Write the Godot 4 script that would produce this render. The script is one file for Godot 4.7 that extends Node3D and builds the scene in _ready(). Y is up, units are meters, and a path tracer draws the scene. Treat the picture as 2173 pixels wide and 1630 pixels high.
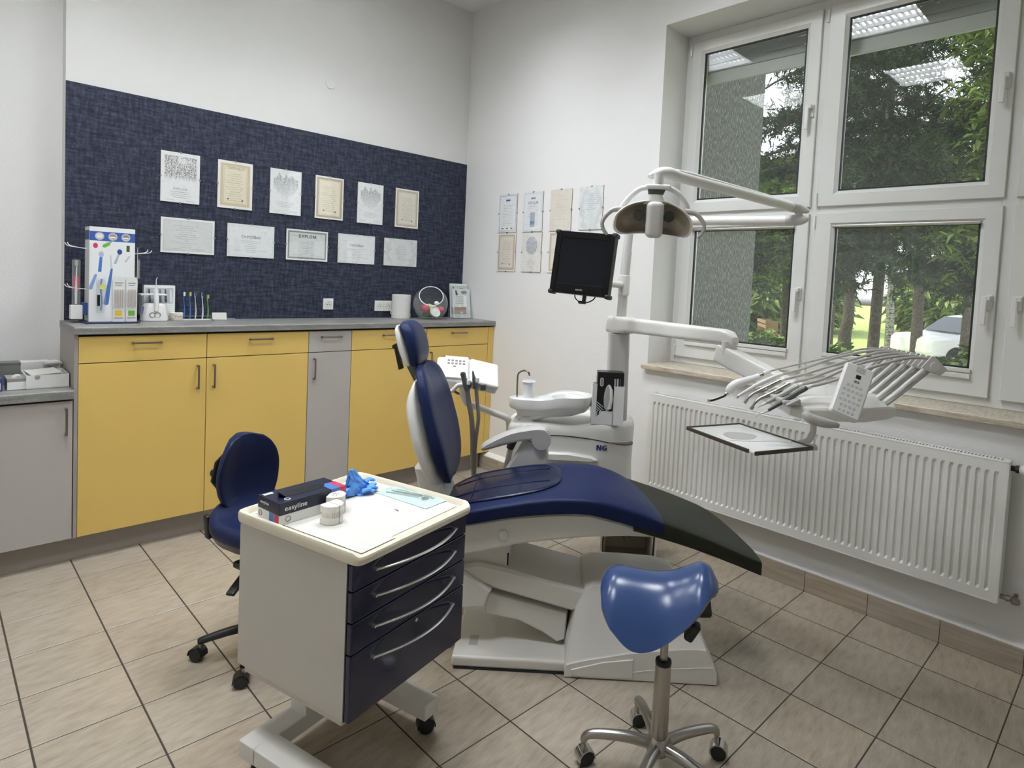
extends Node3D
# A dental surgery: one Node3D per thing, its parts as children. Metres, y up. The window wall is x = 0, the back wall z = 0.

func _ready() -> void:
	# --- camera (off-axis crop of a wide lens, image taken as 2173 x 1630) ---
	var cam := Camera3D.new()
	cam.name = "camera"
	add_child(cam)
	var f := 1317.07
	cam.near = 0.05
	cam.far = 300.0
	cam.projection = Camera3D.PROJECTION_FRUSTUM
	cam.size = 0.05 * 1630.0 / f
	cam.frustum_offset = Vector2(-65.22, -149.1) / f * 0.05
	cam.position = Vector3(-3.3298, 1.5569, 4.2975)
	cam.basis = Basis(Vector3.UP, -0.7907) * Basis(Vector3.RIGHT, -0.0520) * Basis(Vector3.BACK, 0.0481)
	cam.current = true
	# --- sky, sun, exposure ---
	var we := WorldEnvironment.new()
	we.name = "environment"
	var e := Environment.new()
	var sky := Sky.new()
	var sm := ProceduralSkyMaterial.new()
	sm.sky_top_color = Color.html("c9d4dc")
	sm.sky_horizon_color = Color.html("f2f4f4")
	sm.ground_bottom_color = Color.html("55584e")
	sm.ground_horizon_color = Color.html("a9ada6")
	sm.sky_energy_multiplier = 1.6
	sm.ground_energy_multiplier = 0.5
	sky.sky_material = sm
	e.sky = sky
	e.background_mode = Environment.BG_SKY
	e.tonemap_mode = Environment.TONE_MAPPER_LINEAR
	e.tonemap_exposure = 1.0
	e.sdfgi_enabled = true
	e.ssao_enabled = true
	e.ssil_enabled = true
	we.environment = e
	add_child(we)
	var sun := DirectionalLight3D.new()
	sun.name = "sun"
	sun.light_color = Color.html("fff1da")
	sun.light_energy = 1.6
	sun.light_angular_distance = 3.0
	sun.shadow_enabled = true
	sun.sky_mode = DirectionalLight3D.SKY_MODE_LIGHT_ONLY
	add_child(sun)
	sun.look_at_from_position(Vector3(-2.0, 10.0, -8.0), Vector3.ZERO)
	make_materials()
	build_room()
	build_window()
	build_lamps()
	build_cabinets()
	build_certificates()
	build_counter_items()
	build_radiator()
	build_dental()
	build_cart()
	build_stools()
	build_outside()

var M := {}
var used := {}
var cache := {}

# ---------- naming, parenting ----------
func nm(n: String) -> String:
	used[n] = used.get(n, -1) + 1
	return n if used[n] == 0 else "%s_%03d" % [n, used[n]]

func thing(called: String, label: String, cat: String, at := Vector3.ZERO, turn := 0.0, group := "") -> Node3D:
	var o := Node3D.new()
	o.name = nm(called)
	add_child(o, true)
	o.position = at
	o.rotation.y = turn
	tag(o, label, cat, group)
	return o

func tag(o: Node, label := "", cat := "", group := "", kind := "") -> void:
	if label: o.set_meta("label", label)
	if cat: o.set_meta("category", cat)
	if group: o.set_meta("group", group)
	if kind: o.set_meta("kind", kind)

func put(parent: Node, called: String, mesh: Mesh, m: Material, at := Vector3.ZERO, rot := Vector3.ZERO) -> MeshInstance3D:
	var o := MeshInstance3D.new()
	o.name = nm(called) if parent == self else called
	o.mesh = mesh
	o.material_override = m
	parent.add_child(o, true)
	o.position = at
	o.rotation_degrees = rot
	return o

func part(parent: Node, called: String, s: PackedVector3Array, m: Material, ang := 42.0, label := "") -> MeshInstance3D:
	var o := put(parent, called, fin(s, ang), m)
	if label: o.set_meta("label", label)
	return o

func one(called: String, s: PackedVector3Array, m: Material, label: String, cat: String, at := Vector3.ZERO, turn := 0.0, group := "") -> MeshInstance3D:
	var o := put(self, called, fin(s, 42.0), m, at)
	o.rotation.y = turn
	tag(o, label, cat, group)
	return o

func struct(called: String, s: PackedVector3Array, m: Material, label := "") -> MeshInstance3D:
	var o := put(self, called, fin(s, 30.0), m)
	tag(o, label, "", "", "structure")
	return o

# ---------- triangle soups ----------
func fin(s: PackedVector3Array, ang := 42.0) -> ArrayMesh:
	var n := s.size()
	var fn := PackedVector3Array()
	fn.resize(n / 3)
	var near := {}
	for f in n / 3:
		fn[f] = (s[f * 3 + 2] - s[f * 3]).cross(s[f * 3 + 1] - s[f * 3])
		for k in 3:
			var key := Vector3i((s[f * 3 + k] * 20000.0).round())
			if near.has(key):
				near[key].append(f)
			else:
				near[key] = PackedInt32Array([f])
	var c := cos(deg_to_rad(ang))
	var un := PackedVector3Array()
	un.resize(n / 3)
	for f in n / 3:
		un[f] = fn[f].normalized()
	var nr := PackedVector3Array()
	nr.resize(n)
	for f in n / 3:
		for k in 3:
			var sum := Vector3.ZERO
			for g in near[Vector3i((s[f * 3 + k] * 20000.0).round())]:
				if un[f].dot(un[g]) > c:
					sum += fn[g]
			nr[f * 3 + k] = sum.normalized() if sum.length_squared() > 1e-24 else Vector3.UP
	var a := []
	a.resize(Mesh.ARRAY_MAX)
	a[Mesh.ARRAY_VERTEX] = s
	a[Mesh.ARRAY_NORMAL] = nr
	var am := ArrayMesh.new()
	am.add_surface_from_arrays(Mesh.PRIMITIVE_TRIANGLES, a)
	return am

func orient(s: PackedVector3Array) -> PackedVector3Array:
	# outward faces run clockwise: signed volume of clockwise-outward soup is negative
	var v := 0.0
	var o := s[0] if s.size() else Vector3.ZERO
	for f in s.size() / 3:
		v += (s[f * 3] - o).dot((s[f * 3 + 1] - o).cross(s[f * 3 + 2] - o))
	if v > 0.0:
		for f in s.size() / 3:
			var t := s[f * 3 + 1]
			s[f * 3 + 1] = s[f * 3 + 2]
			s[f * 3 + 2] = t
	return s

func q4(s: PackedVector3Array, a: Vector3, b: Vector3, c: Vector3, d: Vector3) -> void:
	s.append(a); s.append(b); s.append(c); s.append(a); s.append(c); s.append(d)

func rt(e: Vector3, o := Vector3.ZERO) -> Transform3D:
	return Transform3D(Basis.from_euler(e * PI / 180.0), o)

func join(list: Array) -> PackedVector3Array:
	var r := PackedVector3Array()
	for x in list: r.append_array(x)
	return r

func bx(x0: float, x1: float, y0: float, y1: float, z0: float, z1: float) -> PackedVector3Array:
	return rb(Vector3(x1 - x0, y1 - y0, z1 - z0), 0.0, 0, Vector3((x0 + x1) / 2, (y0 + y1) / 2, (z0 + z1) / 2))

func bxr(x0: float, x1: float, y0: float, y1: float, z0: float, z1: float, r: float, k := 1) -> PackedVector3Array:
	return rb(Vector3(x1 - x0, y1 - y0, z1 - z0), r, k, Vector3((x0 + x1) / 2, (y0 + y1) / 2, (z0 + z1) / 2))

# box with rounded edges: k = 0 plain, 1 chamfer, 2+ round
func rb(sz: Vector3, r: float, k := 2, at := Vector3.ZERO) -> PackedVector3Array:
	var s := PackedVector3Array()
	r = minf(r, minf(sz.x, minf(sz.y, sz.z)) * 0.49)
	var h := sz / 2.0 - Vector3(r, r, r)
	var par := []
	if k == 0 or r <= 0.0:
		h = sz / 2.0
		r = 0.0
		par = [[-1.0, 0.0], [1.0, 0.0]]
	else:
		for i in k + 1: par.append([-1.0, tan(deg_to_rad(-45.0 + 45.0 * i / k))])
		for i in k + 1: par.append([1.0, tan(deg_to_rad(45.0 * i / k))])
	for ax in 3:
		for sg in [-1.0, 1.0]:
			var n := Vector3.ZERO
			n[ax] = sg
			var t1 := Vector3.ZERO
			t1[(ax + 1) % 3] = 1.0
			var t2 := Vector3.ZERO
			t2[(ax + 2) % 3] = 1.0
			var g := []
			for a in par:
				var row := []
				for b in par:
					var inner: Vector3 = (n + t1 * a[0] + t2 * b[0]) * h
					row.append(at + inner + (n + t1 * a[1] + t2 * b[1]).normalized() * r)
				g.append(row)
			for i in par.size() - 1:
				for j in par.size() - 1:
					q4(s, g[i][j], g[i + 1][j], g[i + 1][j + 1], g[i][j + 1])
					if sg > 0.0:
						var z := s.size()
						var t := s[z - 5]; s[z - 5] = s[z - 4]; s[z - 4] = t
						t = s[z - 2]; s[z - 2] = s[z - 1]; s[z - 1] = t
	return s

func loft(rings: Array, cap := true, closed := true) -> PackedVector3Array:
	var s := PackedVector3Array()
	var m: int = rings[0].size()
	for i in rings.size() - 1:
		var a: PackedVector3Array = rings[i]
		var b: PackedVector3Array = rings[i + 1]
		for j in (m if closed else m - 1):
			q4(s, a[j], a[(j + 1) % m], b[(j + 1) % m], b[j])
	if cap and closed:
		for e in [0, rings.size() - 1]:
			var r: PackedVector3Array = rings[e]
			var c := Vector3.ZERO
			for p in r: c += p
			c /= m
			for j in m:
				if e == 0:
					s.append(r[(j + 1) % m]); s.append(r[j]); s.append(c)
				else:
					s.append(r[j]); s.append(r[(j + 1) % m]); s.append(c)
	return orient(s)

# profile of Vector2(radius, y), turned about y
func lathe(pr: Array, n := 20, at := Vector3.ZERO, cap := true) -> PackedVector3Array:
	var rings := []
	for p in pr:
		var r := PackedVector3Array()
		for j in n:
			var a := TAU * j / n
			r.append(at + Vector3(cos(a) * p.x, p.y, sin(a) * p.x))
		rings.append(r)
	return loft(rings, cap)

func cyl(a: Vector3, b: Vector3, r: float, n := 12, r2 := -1.0) -> PackedVector3Array:
	return tube(PackedVector3Array([a, b]), [r, r if r2 < 0.0 else r2], n)

# swept round bar; r is a number or an Array of radii; ov squashes across
func tube(p: PackedVector3Array, r: Variant, n := 8, ov := 1.0, up := Vector3.ZERO) -> PackedVector3Array:
	var rings := []
	var t0 := (p[1] - p[0]).normalized()
	var nx := t0.cross(up if up != Vector3.ZERO else (Vector3.UP if absf(t0.y) < 0.9 else Vector3.RIGHT)).normalized()
	for i in p.size():
		var t := (p[mini(i + 1, p.size() - 1)] - p[maxi(i - 1, 0)]).normalized()
		nx = (nx - t * nx.dot(t)).normalized()
		var ny := t.cross(nx)
		var rr: float = r[i] if r is Array else r
		var ring := PackedVector3Array()
		for j in n:
			var a := TAU * j / n
			ring.append(p[i] + nx * cos(a) * rr + ny * sin(a) * rr * ov)
		rings.append(ring)
	return loft(rings)

# Catmull-Rom through points
func cr(pts: Array, n := 6) -> PackedVector3Array:
	var o := PackedVector3Array()
	for i in pts.size() - 1:
		var a: Vector3 = pts[maxi(i - 1, 0)]
		var b: Vector3 = pts[i]
		var c: Vector3 = pts[i + 1]
		var d: Vector3 = pts[mini(i + 2, pts.size() - 1)]
		for k in n:
			o.append(b.cubic_interpolate(c, a, d, float(k) / n))
	o.append(pts[-1])
	return o

func cr2(pts: Array, n := 5, closed := true) -> PackedVector2Array:
	var o := PackedVector2Array()
	var m := pts.size()
	for i in (m if closed else m - 1):
		var a: Vector2 = pts[(i - 1 + m) % m] if closed else pts[maxi(i - 1, 0)]
		var b: Vector2 = pts[i]
		var c: Vector2 = pts[(i + 1) % m]
		var d: Vector2 = pts[(i + 2) % m] if closed else pts[mini(i + 2, m - 1)]
		for k in n:
			o.append(b.cubic_interpolate(c, a, d, float(k) / n))
	if not closed: o.append(pts[-1])
	return o

# polygon in x,y pushed along z from z0 to z1 with a bevel
func ext(pl: PackedVector2Array, z0: float, z1: float, bev := 0.0) -> PackedVector3Array:
	var s := PackedVector3Array()
	var m := pl.size()
	var area := 0.0
	for i in m: area += pl[i].cross(pl[(i + 1) % m])
	var ins := PackedVector2Array()
	for i in m:
		var e1 := (pl[i] - pl[(i - 1 + m) % m]).normalized()
		var e2 := (pl[(i + 1) % m] - pl[i]).normalized()
		var nn := (Vector2(-e1.y, e1.x) + Vector2(-e2.y, e2.x)).normalized() * signf(area)
		ins.append(pl[i] + nn * bev)
	var lv := [[ins, z0], [pl, z0 + bev], [pl, z1 - bev], [ins, z1]] if bev > 0.0 else [[pl, z0], [pl, z1]]
	for l in lv.size() - 1:
		for i in m:
			var j := (i + 1) % m
			var a: Vector2 = lv[l][0][i]; var b: Vector2 = lv[l][0][j]
			var c: Vector2 = lv[l + 1][0][j]; var d: Vector2 = lv[l + 1][0][i]
			q4(s, Vector3(a.x, a.y, lv[l][1]), Vector3(b.x, b.y, lv[l][1]), Vector3(c.x, c.y, lv[l + 1][1]), Vector3(d.x, d.y, lv[l + 1][1]))
	var tri := Geometry2D.triangulate_polygon(pl)
	var ends: PackedVector2Array = lv[0][0]
	for t in tri.size() / 3:
		var a := ends[tri[t * 3]]; var b := ends[tri[t * 3 + 1]]; var c := ends[tri[t * 3 + 2]]
		if (b - a).cross(c - a) * area < 0.0 or true:
			var ccw := (b - a).cross(c - a) > 0.0
			var pa := Vector3(a.x, a.y, z0); var pb := Vector3(b.x, b.y, z0); var pc := Vector3(c.x, c.y, z0)
			var same := ccw == (area > 0.0)
			if same: s.append(pa); s.append(pc); s.append(pb)
			else: s.append(pa); s.append(pb); s.append(pc)
			pa.z = z1; pb.z = z1; pc.z = z1
			if same: s.append(pa); s.append(pb); s.append(pc)
			else: s.append(pa); s.append(pc); s.append(pb)
	return orient(s)

func v2(a: Array) -> PackedVector2Array:
	var o := PackedVector2Array()
	for i in a.size() / 2: o.append(Vector2(a[i * 2], a[i * 2 + 1]))
	return o

func v3(a: Array) -> Array:
	var o := []
	for i in a.size() / 3: o.append(Vector3(a[i * 3], a[i * 3 + 1], a[i * 3 + 2]))
	return o

# superellipse in two directions
func sring(c: Vector3, ax: Vector3, ay: Vector3, p := 4.0, n := 28) -> PackedVector3Array:
	var r := PackedVector3Array()
	for j in n:
		var a := TAU * (j + 0.5) / n
		var x := signf(cos(a)) * pow(absf(cos(a)), 2.0 / p)
		var y := signf(sin(a)) * pow(absf(sin(a)), 2.0 / p)
		r.append(c + ax * x + ay * y)
	return r

# interpolation in a table [x0, y0, x1, y1 ...]
func tab(t: Array, x: float) -> float:
	if x <= t[0]: return t[1]
	for i in range(2, t.size(), 2):
		if x <= t[i]:
			var k: float = (x - t[i - 2]) / (t[i] - t[i - 2])
			var i0 := maxi(i - 4, 0)
			var i3 := mini(i + 2, t.size() - 2)
			return cubic_interpolate(t[i - 1], t[i + 1], t[i0 + 1], t[i3 + 1], k)
	return t[-1]

# flat rectangle with UVs, facing +z, w x h centred
func card(w: float, h: float) -> ArrayMesh:
	var key := "card%.4f,%.4f" % [w, h]
	if not cache.has(key):
		var q := QuadMesh.new()
		q.size = Vector2(w, h)
		var am := ArrayMesh.new()
		am.add_surface_from_arrays(Mesh.PRIMITIVE_TRIANGLES, q.get_mesh_arrays())
		cache[key] = am
	return cache[key]

func words(t: String, size: float, font := "Droid Sans", bold := false, depth := 0.0004) -> TextMesh:
	var x := TextMesh.new()
	var f := SystemFont.new()
	f.font_names = PackedStringArray([font])
	if bold: f.font_weight = 700
	x.font = f
	x.text = t
	x.font_size = 24
	x.pixel_size = size / 24.0
	x.depth = depth
	x.curve_step = 2.0
	return x

# ---------- materials ----------
func mt(c: Color, rough := 0.5, metal := 0.0, spec := 0.5) -> StandardMaterial3D:
	var m := StandardMaterial3D.new()
	m.albedo_color = c
	m.roughness = rough
	m.metallic = metal
	m.metallic_specular = spec
	return m

func hx(hex: String) -> Color:
	return Color.html(hex)

func noise(freq: float, sd: int, oct := 3, kind := FastNoiseLite.TYPE_SIMPLEX_SMOOTH) -> FastNoiseLite:
	var n := FastNoiseLite.new()
	n.noise_type = kind
	n.seed = sd
	n.frequency = freq
	n.fractal_octaves = oct
	return n

# image from a function of x, y in 0..1
func img(w: int, hh: int, f: Callable) -> ImageTexture:
	var im := Image.create(w, hh, false, Image.FORMAT_RGB8)
	for y in hh:
		for x in w:
			im.set_pixel(x, y, f.call(x, y))
	return ImageTexture.create_from_image(im)

func tpl(m: StandardMaterial3D, t: Texture2D, scale: float, world := false) -> StandardMaterial3D:
	m.albedo_texture = t
	m.uv1_triplanar = true
	m.uv1_world_triplanar = world
	m.uv1_scale = Vector3(scale, scale, scale)
	m.uv1_triplanar_sharpness = 8.0
	return m

func bump(m: StandardMaterial3D, sd: int, scale: float, depth: float, freq := 0.06) -> StandardMaterial3D:
	var key := "bump%d,%f" % [sd, freq]
	if not cache.has(key):
		var nt := NoiseTexture2D.new()
		nt.width = 256
		nt.height = 256
		nt.seamless = true
		nt.noise = noise(freq, sd, 4)
		cache[key] = nt
	m.heightmap_enabled = true
	m.heightmap_texture = cache[key]
	m.heightmap_scale = depth
	m.uv1_triplanar = true
	m.uv1_scale = Vector3(scale, scale, scale)
	return m

func make_materials() -> void:
	M.wall = bump(mt(hx("e7e6e3"), 0.85, 0, 0.3), 3, 3.0, 0.05, 0.08)
	M.wall.uv1_world_triplanar = true
	M.ceil = mt(hx("efefec"), 0.9, 0, 0.3)
	M.grout = mt(hx("40382f"), 0.9)
	M.yellow = bump(mt(hx("dcbb68"), 0.45), 5, 6.0, 0.006, 0.2)
	M.grey = bump(mt(hx("b3aea8"), 0.45), 5, 6.0, 0.006, 0.2)
	M.grey_side = mt(hx("9d958d"), 0.5)
	M.plinth = mt(hx("948c84"), 0.4)
	M.gap = mt(hx("1d1b19"), 0.8)
	M.carcass = mt(hx("a8a29c"), 0.5)
	M.worktop = mt(Color.WHITE, 0.42)
	var wn := noise(0.05, 9, 4)
	var wn2 := noise(0.35, 10, 2)
	tpl(M.worktop, img(128, 128, func(x, y): return hx("7b7a76").lightened(0.16 * wn.get_noise_2d(x * 0.4, y * 3.0) + 0.10 * wn2.get_noise_2d(x, y) + 0.04)), 1.6)
	M.nickel = mt(hx("8d857c"), 0.32, 0.9)
	M.chrome = mt(hx("cfcfcd"), 0.1, 1.0)
	M.steel = mt(hx("a9a59e"), 0.3, 1.0)
	M.brushed = mt(hx("d6d4ce"), 0.24, 0.9)
	M.white = mt(hx("e6e6e2"), 0.28)
	M.white2 = mt(hx("dcdbd6"), 0.4)
	M.equip = mt(hx("e3e1da"), 0.3)
	M.equip_grey = mt(hx("b7b5b0"), 0.4)
	M.black = mt(hx("121213"), 0.35)
	M.rubber = mt(hx("1c1c1d"), 0.6)
	M.screen = mt(hx("101116"), 0.15, 0, 0.28)
	M.bezel = mt(hx("09090a"), 0.35, 0, 0.3)
	M.navy = bump(mt(hx("1c2547"), 0.42, 0, 0.24), 12, 14.0, 0.006, 0.25)
	M.saddle = bump(mt(hx("2f446e"), 0.23, 0, 0.42), 12, 14.0, 0.006, 0.25)
	M.stoolblue = bump(mt(hx("1b2342"), 0.36, 0, 0.3), 12, 14.0, 0.006, 0.25)
	M.footpad = bump(mt(hx("2b2c24"), 0.5, 0, 0.26), 13, 14.0, 0.006, 0.25)
	M.cartblue = mt(hx("181c38"), 0.12)
	M.cartgrey = mt(hx("c6c1b7"), 0.5)
	M.cartwhite = mt(hx("dedbd3"), 0.35)
	M.tray = mt(hx("e4dcc7"), 0.3)
	M.paper = mt(hx("d3d1ca"), 0.8)
	M.hose = mt(hx("aeaba5"), 0.45)
	M.hose_dark = mt(hx("6f685f"), 0.5)
	M.handgrey = mt(hx("4f5350"), 0.4)
	M.plaster = mt(hx("eeeae0"), 0.9)
	M.ink = mt(hx("2a2a2c"), 0.8)
	M.ink_soft = mt(hx("77736d"), 0.8)
	M.ink_blue = mt(hx("26336e"), 0.6)
	M.frame = mt(hx("dfdfda"), 0.3)
	M.gasket = mt(hx("1e1f1e"), 0.6)
	M.glass = mt(Color(0.93, 0.97, 0.95, 0.03), 0.0, 0.0, 0.42)
	M.glass.transparency = BaseMaterial3D.TRANSPARENCY_ALPHA
	M.clear = mt(Color(0.93, 0.96, 0.96, 0.10), 0.03)
	M.clear.transparency = BaseMaterial3D.TRANSPARENCY_ALPHA
	M.film = mt(Color(0.9, 0.97, 0.95, 0.22), 0.12)
	M.film.transparency = BaseMaterial3D.TRANSPARENCY_ALPHA
	M.shutter = mt(hx("8f948f"), 0.5)
	M.shutter_bar = mt(hx("b4b9b2"), 0.45)
	M.rimglass = mt(hx("e9eee9"), 0.15)
	M.navy2 = bump(mt(hx("151c38"), 0.25, 0, 0.36), 12, 14.0, 0.006, 0.25)
	M.equip_grey2 = mt(hx("cfcdc8"), 0.32)
	M.cup = mt(hx("f4f5f5"), 0.35)
	M.cup.backlight_enabled = true
	M.cup.backlight = Color(0.5, 0.5, 0.5)
	M.keygrey = mt(hx("b9bcbc"), 0.5)
	M.trayedge = mt(hx("4a4038"), 0.4)
	M.reflector = mt(hx("d5cdc0"), 0.32, 0.75)
	M.spout = mt(hx("8f8a84"), 0.16, 1.0)
	M.rad = mt(hx("e7e6e0"), 0.35)
	M.lit = mt(hx("ffffff"), 0.5)
	M.lit.emission_enabled = true
	M.lit.emission = hx("f4faff")
	M.lit.emission_energy_multiplier = 9.0
	M.louvre = mt(hx("f2f3f2"), 0.5)
	M.blueglove = mt(hx("5a97e2"), 0.55)
	# floor tiles: three tones of streaked beige stoneware
	M.tiles = []
	for v in 4:
		var a := noise(0.02, 30 + v, 4)
		var b := noise(0.11, 60 + v, 3)
		var t := img(160, 160, func(x, y):
			var yy: float = y + 0.10 * x
			var k: float = 0.42 * a.get_noise_2d(x * 0.7, yy * 2.6) + 0.26 * b.get_noise_2d(x * 0.22, yy * 2.2) + 0.12 * b.get_noise_2d(x * 2.5 + 300, y * 2.5)
			return hx("948b7d").lerp(hx("b6ada0"), clampf(0.52 + k * 0.95, 0, 1)).lerp(hx("7a7064"), clampf(-k * 0.9 - 0.14, 0, 0.4)))
		var m := mt(hx(["fffdf8", "fbf8f2", "f7f4ee", "fffaf2"][v]), 0.3)
		m.albedo_texture = t
		M.tiles.append(m)
	# navy woven wall panel
	var n1 := noise(0.03, 77, 3)
	var n2 := noise(0.4, 78, 2)
	var weave := img(512, 512, func(x, y):
		var k: float = 0.45 * n1.get_noise_2d(x * 0.5, y * 3.6) + 0.40 * n1.get_noise_2d(x * 3.4 + 900, y * 0.6) + 0.35 * n2.get_noise_2d(x * 0.25, y) + 0.25 * n2.get_noise_2d(x + 400, y * 0.25)
		return hx("1d212e").lerp(hx("4b4f60"), clampf(0.42 + 0.95 * k, 0, 1)))
	M.panel = tpl(mt(Color.WHITE, 0.7, 0, 0.35), weave, 0.9)
	# sill of banded travertine
	var s1 := noise(0.03, 91, 4)
	var s2 := noise(0.2, 92, 3)
	M.sill = tpl(mt(Color.WHITE, 0.3), img(256, 256, func(x, y):
		var k: float = s1.get_noise_2d(x * 0.5, y * 4.0) * 0.7 + s2.get_noise_2d(x * 0.4, y * 2.0) * 0.4
		return hx("a3967f").lerp(hx("d3cab8"), clampf(0.6 + k, 0, 1))), 2.2)
	# outdoor render
	var o1 := noise(0.12, 95, 4)
	M.stucco = bump(tpl(mt(Color.WHITE, 0.95), img(256, 256, func(x, y): return hx("50524a").lightened(clampf(0.10 + 0.55 * o1.get_noise_2d(x * 2.4, y * 0.5), 0.0, 0.5))), 1.2), 96, 1.2, 0.6, 0.15)
const TILE := 0.306
const CEIL := 3.80

func build_room() -> void:
	struct("wall_back", bx(-2.757, 0.42, 0, CEIL, -0.25, 0), M.wall, "white plastered wall above the blue panel")
	struct("wall_alcove", bx(-4.85, -2.757, 0, CEIL, -0.37, -0.10), M.wall, "white plastered wall set back left of the blue panel")
	struct("wall_left", bx(-4.85, -4.6, 0, CEIL, -0.37, 5.85), M.wall)
	struct("wall_front", bx(-4.6, 0.42, 0, CEIL, 5.6, 5.85), M.wall)
	struct("wall_right", join([bx(0, 0.42, 0, CEIL, 0, 1.977), bx(0, 0.42, 0, 1.03, 1.977, 4.66), bx(0, 0.42, 3.205, CEIL, 1.977, 4.66), bx(0, 0.42, 0, CEIL, 4.66, 5.6)]), M.wall, "white plastered window wall with a deep window opening")
	struct("ceiling", bx(-4.85, 0.42, CEIL, CEIL + 0.3, -0.37, 5.85), M.ceil)
	# blue woven panel behind the counter
	var pn := struct("trim_1", bx(-2.757, -0.001, 1.2, 2.524, 0.0, 0.006), M.panel, "dark navy woven panel on the wall above the counter")
	pn.set_meta("kind", "structure")
	# floor: grout bed and single tiles
	var fl := struct("floor", bx(-4.6, 0, -0.2, -0.0015, -0.10, 5.6), M.grout, "beige streaked stoneware tile floor with dark joints")
	var rng := RandomNumberGenerator.new()
	rng.seed = 4
	var j0 := -2
	for i in range(-5, 10):
		for j in range(j0, 16):
			var x0 := maxf((i - 9.8854) * TILE - 0.055 + 0.0030, -4.598)
			var x1 := minf((i + 1 - 9.8854) * TILE - 0.055 - 0.0030, -0.055)
			var z0 := maxf(j * TILE + 0.94 + 0.0022, 0.37)
			var z1 := minf((j + 1) * TILE + 0.94 - 0.0022, 5.598)
			if x1 - x0 < 0.02 or z1 - z0 < 0.02: continue
			var key := "tile%.3f,%.3f" % [x1 - x0, z1 - z0]
			var pick := rng.randi_range(0, 3)
			var flip := rng.randi_range(0, 1)
			if not cache.has(key): cache[key] = tile_mesh(x1 - x0, z1 - z0)
			var o := put(fl, "tile", cache[key], M.tiles[pick], Vector3((x0 + x1) / 2, 0, (z0 + z1) / 2))
			if flip: o.rotation_degrees.y = 180
	# tiled skirting under the window, standing proud on a plaster ledge
	var bb := struct("baseboard_right", ext(v2([0, 0.0, -0.043, 0.0, -0.043, 0.101, -0.03, 0.112, 0, 0.128]), 0.40, 5.6), M.wall, "white plaster ledge above the tiled skirting")
	for k in range(-2, 16):
		var a := maxf(k * TILE + 0.94 + 0.0015, 0.40)
		var b := minf((k + 1) * TILE + 0.94 - 0.0015, 5.598)
		put(bb, "tile", tile_box(0.013, 0.103, b - a), M.tiles[k & 3], Vector3(-0.0565 + 0.0075, 0.0525, (a + b) / 2))
	struct("baseboard_left", bx(-4.6, -4.587, 0, 0.1, -0.1, 5.6), M.plinth)
	# blanking plate on the back wall
	one("blanking_plate", lathe([Vector2(0.0, 0.0), Vector2(0.036, 0.0), Vector2(0.036, 0.004), Vector2(0.033, 0.006), Vector2(0.0, 0.007)], 28), M.white, "small round white cover plate high on the wall above the blue panel", "plate", Vector3(-1.248, 2.89, 0.0)).rotation_degrees.x = 90

func tile_box(a: float, b: float, c: float) -> ArrayMesh:
	var key := "tb%.3f,%.3f,%.3f" % [a, b, c]
	if not cache.has(key):
		var m := BoxMesh.new()
		m.size = Vector3(a, b, c)
		cache[key] = m
		var am := ArrayMesh.new()
		am.add_surface_from_arrays(Mesh.PRIMITIVE_TRIANGLES, m.get_mesh_arrays())
		cache[key] = am
	return cache[key]

# a tile with chamfered top edges and the streaks laid on its top
func tile_mesh(w: float, d: float) -> ArrayMesh:
	var st := SurfaceTool.new()
	st.begin(Mesh.PRIMITIVE_TRIANGLES)
	var c := 0.0018
	var xs := [-w / 2, w / 2]
	var zs := [-d / 2, d / 2]
	var top := [Vector3(xs[0] + c, 0, zs[0] + c), Vector3(xs[1] - c, 0, zs[0] + c), Vector3(xs[1] - c, 0, zs[1] - c), Vector3(xs[0] + c, 0, zs[1] - c)]
	var mid := [Vector3(xs[0], -c * 0.6, zs[0]), Vector3(xs[1], -c * 0.6, zs[0]), Vector3(xs[1], -c * 0.6, zs[1]), Vector3(xs[0], -c * 0.6, zs[1])]
	var low := []
	for p in mid: low.append(Vector3(p.x, -0.009, p.z))
	var add := func(a: Vector3, b: Vector3, cc: Vector3, dd: Vector3):
		var n := (cc - a).cross(b - a).normalized()
		for p in [a, b, cc, a, cc, dd]:
			st.set_normal(n)
			st.set_uv(Vector2(p.x / 0.306 + 0.5, p.z / 0.306 + 0.5))
			st.add_vertex(p)
	add.call(top[0], top[1], top[2], top[3])
	for k in 4:
		var l := (k + 1) % 4
		add.call(mid[k], mid[l], top[l], top[k])
		add.call(low[k], low[l], mid[l], mid[k])
	return st.commit()

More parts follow.
